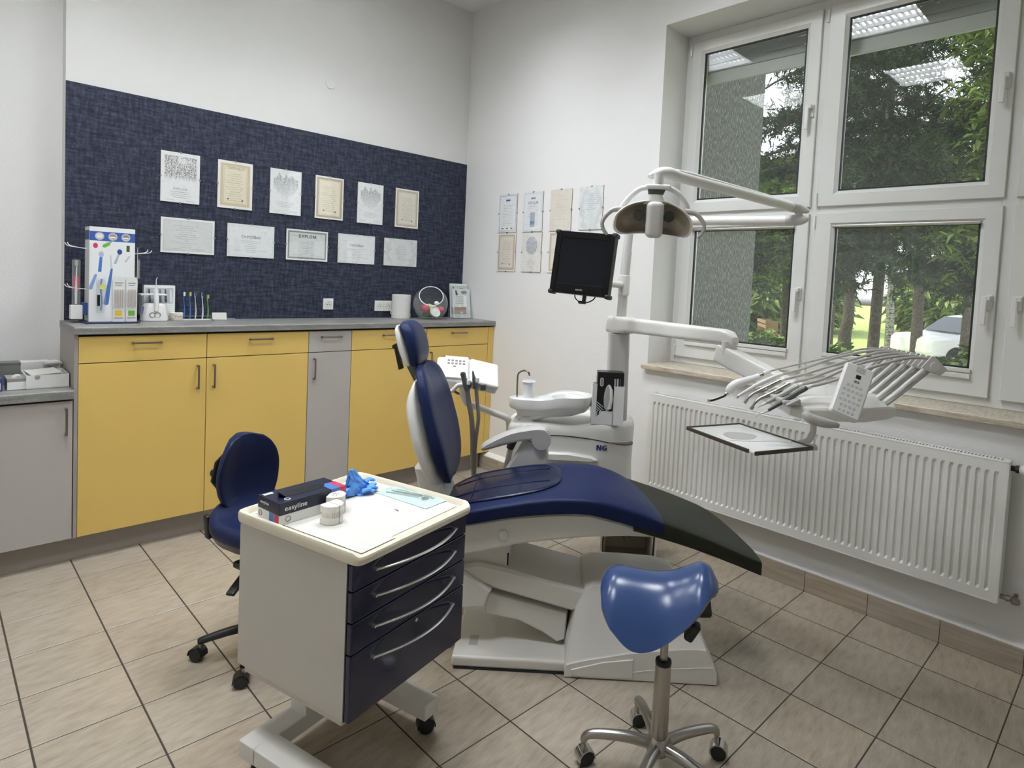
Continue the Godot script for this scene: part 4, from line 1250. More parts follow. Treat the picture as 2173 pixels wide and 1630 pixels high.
func build_chair() -> void:
	var t := thing("dental_chair", "reclining dental chair with navy upholstery on a white lifting base", "dental chair", ORG, TURN)
	# base
	part(t, "base_plate", bxr(0.0, 0.47, 0.004, 0.05, -0.50, 0.0, 0.012, 2), M.equip)
	part(t, "floor_gasket", join([bx(0.01, 1.04, 0.0, 0.006, -0.50, 0.004)]), M.rubber)
	var rings := []
	var st := [[0.452, 0.03, 0.05], [0.46, 0.05, 0.11], [0.49, 0.06, 0.23], [0.525, 0.07, 0.315], [0.56, 0.078, 0.335], [0.70, 0.108, 0.335], [0.85, 0.130, 0.325], [0.93, 0.138, 0.30], [0.975, 0.140, 0.22], [1.005, 0.138, 0.155], [1.035, 0.085, 0.100], [1.052, 0.045, 0.060]]
	for q in st:
		var u: float = q[0]
		var sk: float = q[1]
		var tp: float = q[2]
		var k := clampf((tp - sk) / 0.22, 0, 1)
		var r := PackedVector3Array()
		for p in [[-0.022, 0.004], [-0.022, sk * 0.55], [-0.02, sk], [-0.012, sk + 0.006], [-0.012 + 0.10 * k, tp - 0.014], [0.0 + 0.105 * k, tp - 0.003], [0.02 + 0.11 * k, tp], [0.48 - 0.11 * k, tp], [0.50 - 0.105 * k, tp - 0.003], [0.512 - 0.10 * k, tp - 0.014], [0.512, sk + 0.006], [0.52, sk], [0.522, sk * 0.55], [0.522, 0.004]]:
			r.append(D(u, p[1], p[0]))
		rings.append(r)
	part(t, "base_housing", loft(rings), M.equip, 30.0)
	part(t, "service_flap", side([0.478, 0.012, 0.72, 0.012, 0.72, 0.090, 0.60, 0.072, 0.478, 0.036], -0.0265, -0.020, 0.002), M.equip)
	part(t, "skirt_seam", tube(cr([D(0.62, 0.018, -0.0225), D(0.80, 0.05, -0.0225), D(0.95, 0.066, -0.0225), D(1.035, 0.072, -0.0225)], 5), 0.0016, 6), M.white)
	var lb := part(t, "rating_label", bx(0.058, 0.094, 0.0505, 0.0510, -0.15, -0.08), M.equip_grey)
	lb.set_meta("label", "small printed rating label")
	# lifting links
	part(t, "upper_link", side([-0.06, 0.36, 0.02, 0.330, 0.146, 0.286, 0.475, 0.208, 0.58, 0.240, 0.60, 0.270, 0.55, 0.292, 0.35, 0.336, 0.21, 0.368, 0.09, 0.390, 0.02, 0.378], 0.09, 0.41, 0.012), M.equip)
	part(t, "seat_support", side([-0.03, 0.355, 0.205, 0.355, 0.215, 0.50, -0.05, 0.46], 0.12, 0.38, 0.008), M.equip)
	part(t, "lower_link", side([0.125, 0.262, 0.46, 0.192, 0.455, 0.075, 0.42, 0.062, 0.36, 0.10, 0.26, 0.145, 0.115, 0.17], 0.11, 0.39, 0.008), M.equip)
	part(t, "link_cover", side([-0.14, 0.41, 0.012, 0.372, 0.142, 0.285, 0.118, 0.215, -0.02, 0.200, -0.15, 0.25], 0.07, 0.43, 0.010), M.equip)
	part(t, "link_slot", join([side([0.003, 0.372, 0.008, 0.372, 0.016, 0.412, 0.011, 0.412], 0.066, 0.10, 0.0), side([0.200, 0.39, 0.206, 0.39, 0.206, 0.436, 0.200, 0.436], 0.086, 0.10, 0.0), side([0.549, 0.292, 0.553, 0.292, 0.588, 0.245, 0.584, 0.245], 0.086, 0.10, 0.0)]), M.gap)
	part(t, "foot_switch_cable", tube(cr([D(0.0, 0.20, 0.05), D(0.02, 0.13, 0.03), D(0.0, 0.08, 0.02), D(-0.04, 0.06, 0.02)], 5), 0.0022, 6), M.rubber)
	# seat pan
	part(t, "seat_pan", side([-0.10, 0.54, -0.085, 0.47, -0.02, 0.445, 0.035, 0.448, 0.11, 0.466, 0.23, 0.500, 0.38, 0.527, 0.53, 0.547, 0.68, 0.558, 0.80, 0.560, 0.805, 0.570, 0.73, 0.592, 0.646, 0.616, 0.522, 0.641, 0.40, 0.638, 0.216, 0.615, 0.017, 0.573], 0.03, 0.47, 0.010), M.equip, 30.0)
	part(t, "pivot_cap", rt(Vector3(90, 0, 0), D(0.185, 0.540, 0.029)) * lathe([Vector2(0, -0.004), Vector2(0.020, -0.004), Vector2(0.020, 0.004), Vector2(0.017, 0.006), Vector2(0, 0.006)], 20), M.white2)
	# seat cushion
	var top := [-0.13, 0.560, -0.08, 0.600, 0.035, 0.646, 0.15, 0.674, 0.33, 0.708, 0.43, 0.718, 0.55, 0.717, 0.64, 0.699, 0.72, 0.672, 0.79, 0.640, 0.815, 0.618]
	var bot := [-0.13, 0.535, -0.08, 0.545, 0.017, 0.571, 0.216, 0.613, 0.40, 0.636, 0.522, 0.639, 0.646, 0.614, 0.727, 0.590, 0.815, 0.568]
	rings = []
	for k in 40:
		var u := lerpf(-0.13, 0.81, k / 39.0)
		var hw := 0.253
		if u < 0.02: hw *= sqrt(maxf(0.05, 1.0 - pow((0.02 - u) / 0.165, 2.4)))
		if u > 0.76: hw *= sqrt(maxf(0.3, 1.0 - pow((u - 0.76) / 0.062, 2.0) * 0.5))
		var y1 := tab(top, u)
		var y0 := tab(bot, u)
		var r := PackedVector3Array()
		for p in sring(Vector3.ZERO, Vector3(1, 0, 0), Vector3(0, 1, 0), 7.0, 44):
			var sl := 0.012 * (1.0 - pow(absf(p.x), 2.0)) if p.y > 0 else 0.0
			r.append(D(u + 0.03 * p.x * smoothstep(0.6, 0.8, u) * -1.0, lerpf(y0, y1, p.y * 0.5 + 0.5) + sl - 0.006 * clampf(p.y, 0, 1), 0.25 + p.x * hw))
		rings.append(r)
	var cu := part(t, "seat_cushion", loft(rings), M.navy, 38.0)
	# raised inset on the seat with its stitched seams
	rings = []
	for lay in [[1.0, -0.004], [1.0, 0.006], [0.965, 0.0105], [0.90, 0.0105], [0.885, 0.0075], [0.45, 0.0085], [0.02, 0.009]]:
		var r := PackedVector3Array()
		for k in 48:
			var a := TAU * k / 48
			var x := signf(cos(a)) * pow(absf(cos(a)), 0.72)
			var y := signf(sin(a)) * pow(absf(sin(a)), 0.62)
			var u: float = 0.155 + 0.255 * x * lay[0]
			var w: float = 0.25 + 0.195 * y * lay[0]
			r.append(D(u, tab(top, u) + 0.012 * (1 - pow((w - 0.25) / 0.253, 2.0)) - 0.006 + lay[1], w))
		rings.append(r)
	var ins := part(t, "seat_inset", loft(rings), M.navy2, 50.0)
	for sm in [[-0.05, 0.17, 0.36, 0.17], [-0.05, 0.33, 0.36, 0.33], [0.04, 0.09, 0.04, 0.41], [0.24, 0.08, 0.24, 0.42]]:
		var pa := []
		for k in 9:
			var u := lerpf(sm[0], sm[2], k / 8.0)
			var w := lerpf(sm[1], sm[3], k / 8.0)
			pa.append(D(u, tab(top, u) + 0.012 * (1 - pow((w - 0.25) / 0.253, 2.0)) + 0.0022, w))
		part(ins, "seam", tube(PackedVector3Array(pa), 0.0022, 6), M.navy2)
	# foot rest
	rings = []
	for k in 22:
		var u := lerpf(0.70, 1.215, k / 21.0)
		var y1 := lerpf(0.668, 0.492, (u - 0.70) / 0.505) + 0.012 * sin(PI * (u - 0.70) / 0.515)
		var th := lerpf(0.088, 0.060, (u - 0.70) / 0.515)
		var tip := clampf((u - 1.02) / 0.20, 0, 1)
		var far := 0.485 - 0.36 * pow(tip, 3.2)
		var nr := 0.012 + 0.012 * pow(tip, 6.0)
		var r := PackedVector3Array()
		for p in sring(Vector3.ZERO, Vector3(1, 0, 0), Vector3(0, 1, 0), 8.0, 36):
			r.append(D(u, y1 - th * (0.5 - p.y * 0.5), lerpf(nr, far, p.x * 0.5 + 0.5)))
		rings.append(r)
	var fp := part(t, "foot_rest", loft(rings), M.footpad, 38.0)
	fp.set_meta("label", "dark grey-green foot end")
	# backrest: cushion with two shoulders, and a white shell behind
	var fr := [0.66, -0.060, 0.72, -0.046, 0.80, -0.050, 0.883, -0.067, 0.96, -0.091, 1.03, -0.112, 1.09, -0.133, 1.14, -0.156, 1.18, -0.185]
	var bk := [0.66, -0.075, 0.72, -0.085, 0.766, -0.099, 0.812, -0.116, 1.028, -0.171, 1.13, -0.200, 1.18, -0.214]
	var hwid := [0.688, 0.07, 0.70, 0.115, 0.72, 0.150, 0.76, 0.190, 0.80, 0.212, 0.90, 0.236, 0.98, 0.240, 1.06, 0.226, 1.11, 0.205, 1.145, 0.178, 1.166, 0.145, 1.176, 0.11]
	rings = []
	for k in 36:
		var y := lerpf(0.688, 1.176, k / 35.0)
		var hw := tab(hwid, y)
		var f0 := tab(fr, y)
		var b0 := tab(bk, y)
		var r := PackedVector3Array()
		for p in sring(Vector3.ZERO, Vector3(1, 0, 0), Vector3(0, 1, 0), 5.0, 44):
			var lobe := 0.030 * pow(clampf((y - 1.02) / 0.156, 0, 1), 2.0) * (cos(p.x * PI * 1.25) * -0.5 - 0.2)
			var dish := -0.010 * (1.0 - p.x * p.x) if p.y > 0 else 0.0
			r.append(D(lerpf(b0, f0, p.y * 0.5 + 0.5) + dish, y + lobe, 0.25 + p.x * hw))
		rings.append(r)
	part(t, "back_cushion", loft(rings), M.navy, 42.0)
	var sh := [0.60, -0.165, 0.688, -0.150, 0.766, -0.174, 0.87, -0.208, 0.948, -0.226, 1.02, -0.240, 1.063, -0.238, 1.105, -0.224, 1.13, -0.212]
	rings = []
	for k in 26:
		var y := lerpf(0.690, 1.128, k / 25.0)
		var hw: float = maxf(0.06, tab(hwid, y + 0.015) - 0.008)
		var r := PackedVector3Array()
		for p in sring(Vector3.ZERO, Vector3(1, 0, 0), Vector3(0, 1, 0), 3.0, 36):
			r.append(D(lerpf(tab(sh, y), tab(bk, y) + 0.004, p.y * 0.5 + 0.5), y, 0.25 + p.x * hw))
		rings.append(r)
	part(t, "back_shell", loft(rings), M.equip, 42.0)
	part(t, "back_bracket", side([-0.205, 0.76, -0.11, 0.76, -0.085, 0.70, -0.06, 0.58, -0.055, 0.46, -0.12, 0.44, -0.15, 0.56, -0.185, 0.68], 0.13, 0.37, 0.008), M.equip)
	# headrest
	var hf := [1.165, -0.212, 1.20, -0.203, 1.24, -0.202, 1.30, -0.215, 1.34, -0.234, 1.365, -0.262]
	var hb := [1.165, -0.236, 1.18, -0.243, 1.233, -0.256, 1.307, -0.281, 1.34, -0.300, 1.365, -0.292]
	var hh := [1.165, 0.075, 1.18, 0.105, 1.22, 0.122, 1.28, 0.125, 1.33, 0.112, 1.352, 0.09, 1.362, 0.055]
	for q in [["headrest_cushion", hf, hb, M.navy, 0.0], ["headrest_shell", hb, [1.165, -0.246, 1.18, -0.268, 1.233, -0.290, 1.29, -0.306, 1.325, -0.314, 1.35, -0.308], M.equip, -0.006]]:
		rings = []
		for k in 18:
			var y := lerpf(1.168, 1.361, k / 17.0)
			if q[4] < 0.0: y = lerpf(1.180, 1.345, k / 17.0)
			var r := PackedVector3Array()
			for p in sring(Vector3.ZERO, Vector3(1, 0, 0), Vector3(0, 1, 0), 4.0, 36):
				r.append(D(lerpf(tab(q[2], y), tab(q[1], y) + (0.003 if q[4] < 0.0 else 0.0), p.y * 0.5 + 0.5), y, 0.25 + p.x * (tab(hh, y) + q[4])))
			rings.append(r)
		part(t, q[0], loft(rings), q[3], 42.0)
	part(t, "headrest_stem", join([tube(cr([D(-0.258, 1.24, 0.25), D(-0.262, 1.19, 0.25), D(-0.238, 1.14, 0.25), D(-0.205, 1.08, 0.25)], 4), 0.012, 8, 2.0), side([-0.24, 1.165, -0.215, 1.165, -0.185, 1.08, -0.21, 1.07], 0.20, 0.30, 0.004)]), M.handgrey)
	part(t, "headrest_lever", join([side([-0.318, 1.265, -0.308, 1.27, -0.288, 1.20, -0.278, 1.165, -0.292, 1.16, -0.302, 1.20], 0.16, 0.20, 0.003), cyl(D(-0.312, 1.258, 0.15), D(-0.312, 1.258, 0.21), 0.008, 8)]), M.black)
	# far arm rest
	var ar := part(t, "arm_rest", side([0.032, 0.763, 0.072, 0.793, 0.163, 0.839, 0.255, 0.862, 0.317, 0.869, 0.348, 0.852, 0.356, 0.81, 0.345, 0.772, 0.316, 0.755, 0.286, 0.766, 0.268, 0.790, 0.235, 0.797, 0.196, 0.790, 0.135, 0.771, 0.043, 0.741], 0.50, 0.565, 0.012, 3), M.equip_grey, 40.0)
	part(ar, "arm_pivot", rt(Vector3(90, 0, 0), D(0.315, 0.806, 0.500)) * lathe([Vector2(0, -0.004), Vector2(0.046, -0.004), Vector2(0.046, -0.0005), Vector2(0.0455, 0.0003), Vector2(0, 0.0003)], 28), M.equip_grey)
	part(t, "arm_support", side([0.30, 0.79, 0.262, 0.80, 0.225, 0.785, 0.19, 0.72, 0.15, 0.65, 0.10, 0.56, 0.13, 0.52, 0.36, 0.52, 0.345, 0.62, 0.35, 0.76], 0.525, 0.575, 0.010, 3), M.equip)

func build_unit() -> void:
	var t := thing("dental_unit", "white dental unit body with spittoon bowl and column beside the chair", "dental unit", ORG, TURN)
	# body: plan outline lofted upwards
	var plan := cr2(Array(v2([0.135, 0.80, 0.165, 0.722, 0.30, 0.700, 0.50, 0.700, 0.64, 0.702, 0.72, 0.752, 0.795, 0.85, 0.80, 1.02, 0.70, 1.08, 0.45, 1.10, 0.22, 1.07, 0.14, 0.96])), 4)
	var rings := []
	for q in [[0.40, 0.86, 0.05], [0.43, 0.93, 0.03], [0.62, 0.985, 0.0], [0.74, 0.995, 0.0], [0.772, 1.0, 0.0], [0.80, 0.998, 0.0], [0.815, 0.985, 0.0], [0.828, 0.955, 0.0], [0.834, 0.90, 0.0], [0.838, 0.5, 0.0]]:
		var r := PackedVector3Array()
		for p in plan:
			var c := Vector2(0.47, 0.90)
			var s: float = q[1]
			var d := c + (p - c) * s
			var lift := 0.022 * smoothstep(0.45, 0.7, d.x) if q[0] > 0.79 else 0.0
			r.append(D(d.x + q[2], q[0] + lift, d.y))
		rings.append(r)
	part(t, "body", loft(rings), M.equip, 35.0)
	# dark joint line of the lid
	var sp := []
	for p in [[0.345, 0.784], [0.43, 0.785], [0.51, 0.780], [0.59, 0.772], [0.66, 0.760]]: sp.append(D(p[0], p[1], 0.698))
	part(t, "lid_joint", tube(cr(sp, 4), 0.0024, 6), M.gap)
	part(t, "lid_joint", tube(cr([D(0.663, 0.760, 0.706), D(0.71, 0.748, 0.742), D(0.75, 0.738, 0.786), D(0.786, 0.732, 0.835)], 4), [0.003, 0.004, 0.005, 0.006, 0.007, 0.008, 0.009, 0.009, 0.010, 0.010, 0.011, 0.011, 0.011], 6), tinted(hx("6d5f50")))
	part(t, "lower_ledge", side([0.33, 0.70, 0.45, 0.704, 0.57, 0.690, 0.60, 0.672, 0.56, 0.660, 0.33, 0.662], 0.672, 0.72, 0.008), M.equip)
	part(t, "switch_plate", rt(Vector3(-24, 0, 0), D(0.485, 0.822, 0.714)) * bx(-0.025, 0.025, -0.011, 0.011, -0.006, 0.002), M.white)
	var lg := put(t, "unit_logo", words("NG", 0.038, "Droid Sans", true, 0.0008), M.ink_blue, D(0.618, 0.733, 0.6985))
	put(lg, "lettering", words("NG", 0.038, "Droid Sans", true, 0.0008), M.ink_blue, Vector3(0.0022, 0.0006, 0.0001))
	lg.set_meta("label", "small dark blue letters on the unit body")
	# spittoon: tray with bowl
	var ol := cr2(Array(v2([0.138, 0.79, 0.155, 0.745, 0.21, 0.722, 0.295, 0.715, 0.36, 0.690, 0.45, 0.680, 0.53, 0.708, 0.566, 0.79, 0.545, 0.87, 0.46, 0.915, 0.37, 0.905, 0.30, 0.870, 0.22, 0.862, 0.160, 0.838])), 3)
	rings = []
	var bc := Vector2(0.455, 0.795)
	for q in [[0.70, 0.30, 0.845, 0.23], [0.52, 0.42, 0.862, 0.27], [0.28, 0.72, 0.880, 0.33], [0.12, 0.88, 0.900, 0.0], [0.03, 0.97, 0.918, 0.0], [0.0, 1.0, 0.924, 0.0], [0.0, 1.015, 0.940, 0.0], [0.0, 1.01, 0.962, 0.0], [0.0, 1.0, 0.970, 0.0], [0.0, 0.975, 0.970, 0.0], [0.0, 0.955, 0.963, 0.0]]:
		var r := PackedVector3Array()
		for p in ol:
			var c := Vector2(q[3] if q[3] > 0.0 else 0.35, 0.79)
			var d: Vector2 = c + (p - Vector2(0.35, 0.79)) * q[1]
			var rise := 0.020 * smoothstep(0.28, 0.42, p.x)
			var drop: float = (-0.018 if q[2] > 0.91 else 0.0) + (rise * 1.35 if q[2] > 0.91 else 0.0)
			r.append(D(d.x, q[2] + drop, d.y))
		rings.append(r)
	for q in [[0.098, 0.962], [0.092, 0.952], [0.070, 0.925], [0.035, 0.910], [0.012, 0.905]]:
		var r := PackedVector3Array()
		for p in ol:
			var a := (p - Vector2(0.36, 0.79)).angle()
			r.append(D(bc.x + cos(a) * q[0], q[1], bc.y + sin(a) * q[0]))
		rings.append(r)
	part(t, "spittoon_bowl", loft(rings), M.white, 34.0)
	part(t, "spittoon_neck", lathe([Vector2(0.062, 0.0), Vector2(0.055, 0.008), Vector2(0.048, 0.02), Vector2(0.046, 0.05)], 28, D(0.235, 0.812, 0.80)), M.equip)
	part(t, "water_spout", tube(cr([D(0.175, 0.93, 0.83), D(0.173, 1.05, 0.83), D(0.185, 1.078, 0.825), D(0.212, 1.090, 0.81), D(0.230, 1.082, 0.80), D(0.236, 1.066, 0.797)], 5), 0.0048, 10), M.spout)
	# column with the swivel head of the delivery arm
	part(t, "column", loft([sring(D(0.70, 0.83, 0.86), Vector3(0.056, 0, 0), Vector3(0, 0, 0.056), 5.0), sring(D(0.693, 1.302, 0.86), Vector3(0.054, 0, 0), Vector3(0, 0, 0.054), 5.0)]), M.equip_grey2, 40.0)
	part(t, "lamp_pole", tube(PackedVector3Array([D(0.700, 1.385, 0.86), D(0.704, 1.55, 0.86), D(0.712, 1.733, 0.86), D(0.7122, 1.737, 0.86), D(0.714, 1.78, 0.86), D(0.716, 1.82, 0.86), D(0.719, 1.848, 0.858), D(0.727, 1.870, 0.853), D(0.74, 1.884, 0.846), D(0.755, 1.890, 0.838)]), [0.0255, 0.025, 0.0245, 0.0225, 0.0225, 0.0225, 0.0225, 0.0225, 0.0225, 0.022], 20), M.equip_grey2)
	part(t, "pole_collar", lathe([Vector2(0.026, -0.004), Vector2(0.030, 0.0), Vector2(0.031, 0.09), Vector2(0.029, 0.1), Vector2(0.024, 0.102)], 24, D(0.704, 1.508, 0.86)), M.white2)
	part(t, "monitor_stub", cyl(D(0.704, 1.557, 0.86), D(0.52, 1.565, 0.64), 0.017, 16), M.equip_grey2)
	# glove box bracket
	part(t, "box_bracket", join([bx(0.560, 0.563, 0.848, 1.055, -0.80, -0.715), bx(0.718, 0.721, 0.846, 1.047, -0.80, -0.715), bx(0.56, 0.72, 0.846, 0.85, -0.80, -0.715), bx(0.56, 0.72, 0.846, 1.05, -0.805, -0.80), side([0.561, 0.85, 0.582, 0.85, 0.582, 1.055, 0.561, 1.055], 0.712, 0.715, 0.0), side([0.664, 0.848, 0.720, 0.846, 0.720, 1.047, 0.668, 1.045], 0.712, 0.715, 0.0), side([0.58, 0.852, 0.67, 0.848, 0.67, 0.918, 0.62, 0.918, 0.58, 0.885], 0.712, 0.715, 0.0)]), M.white)
	# connection box with hoses on the floor
	var f := thing("floor_connection_box", "open floor connection box with coiled hoses under the dental chair", "connection box", ORG, TURN)
	part(f, "box", join([bx(0.69, 0.70, 0.0, 0.34, -1.22, -1.04), bx(0.955, 0.965, 0.0, 0.34, -1.22, -1.04), bx(0.69, 0.965, 0.0, 0.34, -1.22, -1.21), bx(0.69, 0.965, 0.33, 0.34, -1.22, -1.04), bx(0.69, 0.965, 0.0, 0.01, -1.22, -1.04)]), tinted(hx("a09788"), 0.6))
	part(f, "coiled_hose", join([tube(cr([D(0.80, 0.22, 1.10), D(0.77, 0.25, 1.08), D(0.745, 0.19, 1.07), D(0.76, 0.14, 1.06), D(0.79, 0.15, 1.07), D(0.82, 0.11, 1.06), D(0.845, 0.16, 1.07), D(0.84, 0.23, 1.08)], 6), 0.006, 8)]), tinted(hx("4d5a4c")))
	part(f, "white_hose", tube(cr([D(0.85, 0.32, 1.08), D(0.87, 0.22, 1.06), D(0.90, 0.195, 1.06), D(0.93, 0.22, 1.06), D(0.945, 0.32, 1.08)], 6), 0.008, 8), M.white)
	part(f, "valve_knob", cyl(D(0.665, 0.17, 1.09), D(0.69, 0.17, 1.09), 0.022, 16), M.white2)
	part(f, "supply_hose", tube(cr([D(0.70, 0.0 + 0.01, 1.02), D(0.685, 0.08, 1.03), D(0.69, 0.16, 1.05)], 5), 0.004, 8), M.rubber)
	part(f, "supply_hose", tube(cr([D(0.972, 0.012, 1.05), D(0.975, 0.14, 1.05), D(0.972, 0.33, 1.06)], 5), 0.005, 8), M.rubber)
	part(f, "supply_hose", tube(cr([D(0.985, 0.012, 1.05), D(0.988, 0.14, 1.05), D(0.984, 0.33, 1.06)], 5), 0.006, 8), M.white2)
	part(f, "riser_pipe", cyl(D(0.83, 0.34, 1.13), D(0.70, 0.44, 1.0), 0.03, 14), M.hose)
	# cup and gloves
	var cup := thing("plastic_cup", "white disposable cup standing on the spittoon under the chrome spout", "cup", Dw(0.234, 0.9465, 0.80), TURN)
	part(cup, "cup_wall", lathe([Vector2(0.0, 0.0), Vector2(0.0265, 0.0), Vector2(0.0275, 0.03), Vector2(0.0305, 0.084), Vector2(0.036, 0.086), Vector2(0.037, 0.090), Vector2(0.0345, 0.093), Vector2(0.031, 0.090), Vector2(0.029, 0.084), Vector2(0.0258, 0.004), Vector2(0.0, 0.003)], 28), M.cup)
	var g := thing("glove_box", "upright black and white glove carton in the bracket on the unit column", "glove box", ORG, TURN)
	part(g, "carton", bxr(0.583, 0.716, 0.852, 1.115, -0.798, -0.718, 0.002), M.black)
	var im := Image.create(130, 260, false, Image.FORMAT_RGB8)
	im.fill(hx("0b0b0d"))
	stroke(im, Vector2(20, 36), Vector2(20, 62), 9, 9, hx("d9d9d9")); stroke(im, Vector2(20, 36), Vector2(20, 62), 6, 6, hx("8d8d90"))
	for k in 3: im.fill_rect(Rect2i(82 + k * 14, 30, [9, 7, 3][k], 46), [hx("a9a9ac"), hx("cfcfd2"), hx("77777a")][k])
	for k in 4: stroke(im, Vector2(0, 150 + k * 12), Vector2(34, 176 + k * 14), 2.4, 1.6, hx("e6e6e6"))
	im.fill_rect(Rect2i(0, 196, 60, 64), hx("dcdcdc"))
	stroke(im, Vector2(10, 240), Vector2(20, 236), 5, 4, hx("1a1a1c"))
	im.fill_rect(Rect2i(6, 196, 8, 40), hx("17181b"))
	put(g, "printed_face", card(0.132, 0.262), print_mat(im), D(0.6495, 0.9835, 0.7176))
	rings = []
	for q in [[0.022, 0.0], [0.021, 0.006], [0.012, 0.008], [0.002, 0.007]]:
		rings.append(sring(D(0.640, 0.985, 0.7172 - q[1]), Vector3(q[0], 0, 0), Vector3(0.002, q[0] * 3.1, 0), 2.0, 24))
	part(g, "dispensing_slot", loft(rings), M.equip_grey)
	part(g, "glove_tip", loft([sring(D(0.648, 0.93, 0.708), Vector3(0.010, 0, 0), Vector3(0, 0, 0.004), 2.0, 12), sring(D(0.655, 0.98, 0.702), Vector3(0.008, 0, 0), Vector3(0, 0, 0.006), 2.0, 12), sring(D(0.652, 1.03, 0.704), Vector3(0.007, 0, 0), Vector3(0, 0, 0.004), 2.0, 12), sring(D(0.640, 1.052, 0.710), Vector3(0.003, 0, 0), Vector3(0, 0, 0.003), 2.0, 12)]), M.white)

func build_assistant() -> void:
	var t := thing("assistant_console", "white assistant's console with keypad on a curved arm behind the chair back", "console", ORG, TURN)
	var tilt := Vector3(38, 8, -4)
	var a := rt(tilt, D(-0.145, 1.078, 0.70))
	part(t, "keypad_block", a * rb(Vector3(0.170, 0.055, 0.165), 0.014, 3), M.white)
	part(t, "keypad_step", a * rb(Vector3(0.118, 0.016, 0.150), 0.006, 2, Vector3(0.012, 0.032, -0.004)), M.white)
	var keys := []
	for r in 3:
		for c in [5, 5, 1][r]:
			keys.append(Vector3(-0.028 + c * 0.019 + (0.030 if r == 2 else 0.0), 0.0402, -0.045 + r * 0.020))
	for k in keys:
		part(t, "key", a * bx(k.x - 0.0062, k.x + 0.0062, 0.0398, 0.0412, k.z - 0.0055, k.z + 0.0055), M.hose_dark)
	var b := rt(Vector3(38, 8, -16), D(0.004, 1.066, 0.70))
	part(t, "holder_block", b * rb(Vector3(0.150, 0.060, 0.160), 0.012, 3), M.white)
	part(t, "lip", tube(cr([D(-0.225, 1.02, 0.64), D(-0.19, 0.998, 0.62), D(-0.14, 0.998, 0.62), D(-0.105, 1.03, 0.62), D(-0.05, 1.035, 0.62)], 5), 0.010, 10), M.white)
	part(t, "holder_jaw", join([bxr(-0.078, -0.045, 1.015, 1.05, -0.63, -0.60, 0.004), bxr(-0.03, -0.010, 1.015, 1.045, -0.63, -0.60, 0.004), bxr(0.005, 0.03, 1.012, 1.04, -0.63, -0.60, 0.004)]), M.handgrey)
	part(t, "knuckle", loft([sring(D(-0.085, 1.03, 0.74), Vector3(0.030, 0, 0), Vector3(0, 0, 0.03), 2.5, 20), sring(D(-0.088, 0.96, 0.745), Vector3(0.028, 0, 0), Vector3(0, 0, 0.028), 2.5, 20), sring(D(-0.070, 0.915, 0.75), Vector3(0.022, 0.008, 0), Vector3(0, 0, 0.024), 2.5, 20), sring(D(-0.03, 0.897, 0.755), Vector3(0.008, 0.020, 0), Vector3(0, 0, 0.020), 2.5, 20)]), M.equip)
	part(t, "arm", tube(cr([D(-0.05, 0.905, 0.755), D(0.0, 0.890, 0.76), D(0.06, 0.868, 0.77), D(0.110, 0.850, 0.78), D(0.133, 0.836, 0.79), D(0.140, 0.81, 0.80), D(0.142, 0.76, 0.81)], 4), 0.0165, 14), M.equip)
	part(t, "cable", tube(cr([D(-0.18, 1.0, 0.72), D(-0.13, 0.97, 0.73), D(-0.09, 0.95, 0.74)], 5), 0.0028, 6), M.rubber)
	part(t, "cable_joint", tube(cr([D(-0.150, 0.982, 0.726), D(-0.118, 0.965, 0.733)], 3), 0.006, 8), M.handgrey)
	# two suction tubes hooked into the console
	for q in [[-0.064, 1.095, 0.0135, "thick grey suction tube with a wide mouth hanging from the assistant's console", -0.034, 0.0], [-0.022, 1.108, 0.0100, "thin grey saliva ejector tube hanging from the assistant's console", 0.0, 1.0]]:
		var s := thing("suction_tube", q[3], "suction tube", ORG, TURN, "suction tubes on the console")
		var x: float = q[0]
		var y: float = q[1]
		var r: float = q[2]
		var low: float = q[4]
		var w := 0.585
		if q[5] == 0.0:
			part(s, "mouthpiece", tube(cr([D(x - 0.018, y, w), D(x - 0.012, y - 0.02, w), D(x - 0.004, y - 0.045, w), D(x + 0.008, y - 0.085, w)], 4), [r, r, r, r * 0.98, r * 0.95, r * 0.92, r * 0.9, r, r * 1.1, r * 1.1, r * 1.05, r, r * 0.95], 14), M.handgrey)
			part(s, "mouth", rt(Vector3(16, 0, 8), D(x - 0.0185, y + 0.0008, w)) * lathe([Vector2(0, 0), Vector2(r * 0.75, 0), Vector2(r * 0.75, 0.001), Vector2(0, 0.001)], 14), M.gap)
		else:
			part(s, "mouthpiece", tube(cr([D(x - 0.012, y, w), D(x - 0.008, y - 0.02, w), D(x, y - 0.05, w), D(x + 0.014, y - 0.085, w)], 4), [0.003, 0.004, 0.0045, 0.0055, 0.006, 0.007, 0.009, 0.0105, 0.011, 0.0115, 0.011, 0.010, 0.0095], 14), M.handgrey)
		part(s, "lever", bxr(x + 0.004, x + 0.022, y - 0.055, y - 0.03, -w - 0.006, -w + 0.014, 0.004), M.white)
		part(s, "hose", tube(cr([D(x + 0.008, y - 0.083, w), D(x + 0.016, 0.96, w), D(low + 0.004, 0.88, w - 0.005), D(low * 0.5 - 0.004, 0.78, w), D(low * 0.2 - 0.008, 0.66, w + 0.01), D(0.006, 0.48, w + 0.03), D(0.05, 0.28, w + 0.08), D(0.16, 0.16, 0.78), D(0.30, 0.30, 0.88), D(0.34, 0.43, 0.90)], 6), r * 0.92, 12), M.hose_dark)
	# the drain hose under the arm rest, with its black sleeve
	var h2 := thing("drain_hose", "grey hose with a black sleeve under the far arm rest", "hose", ORG, TURN)
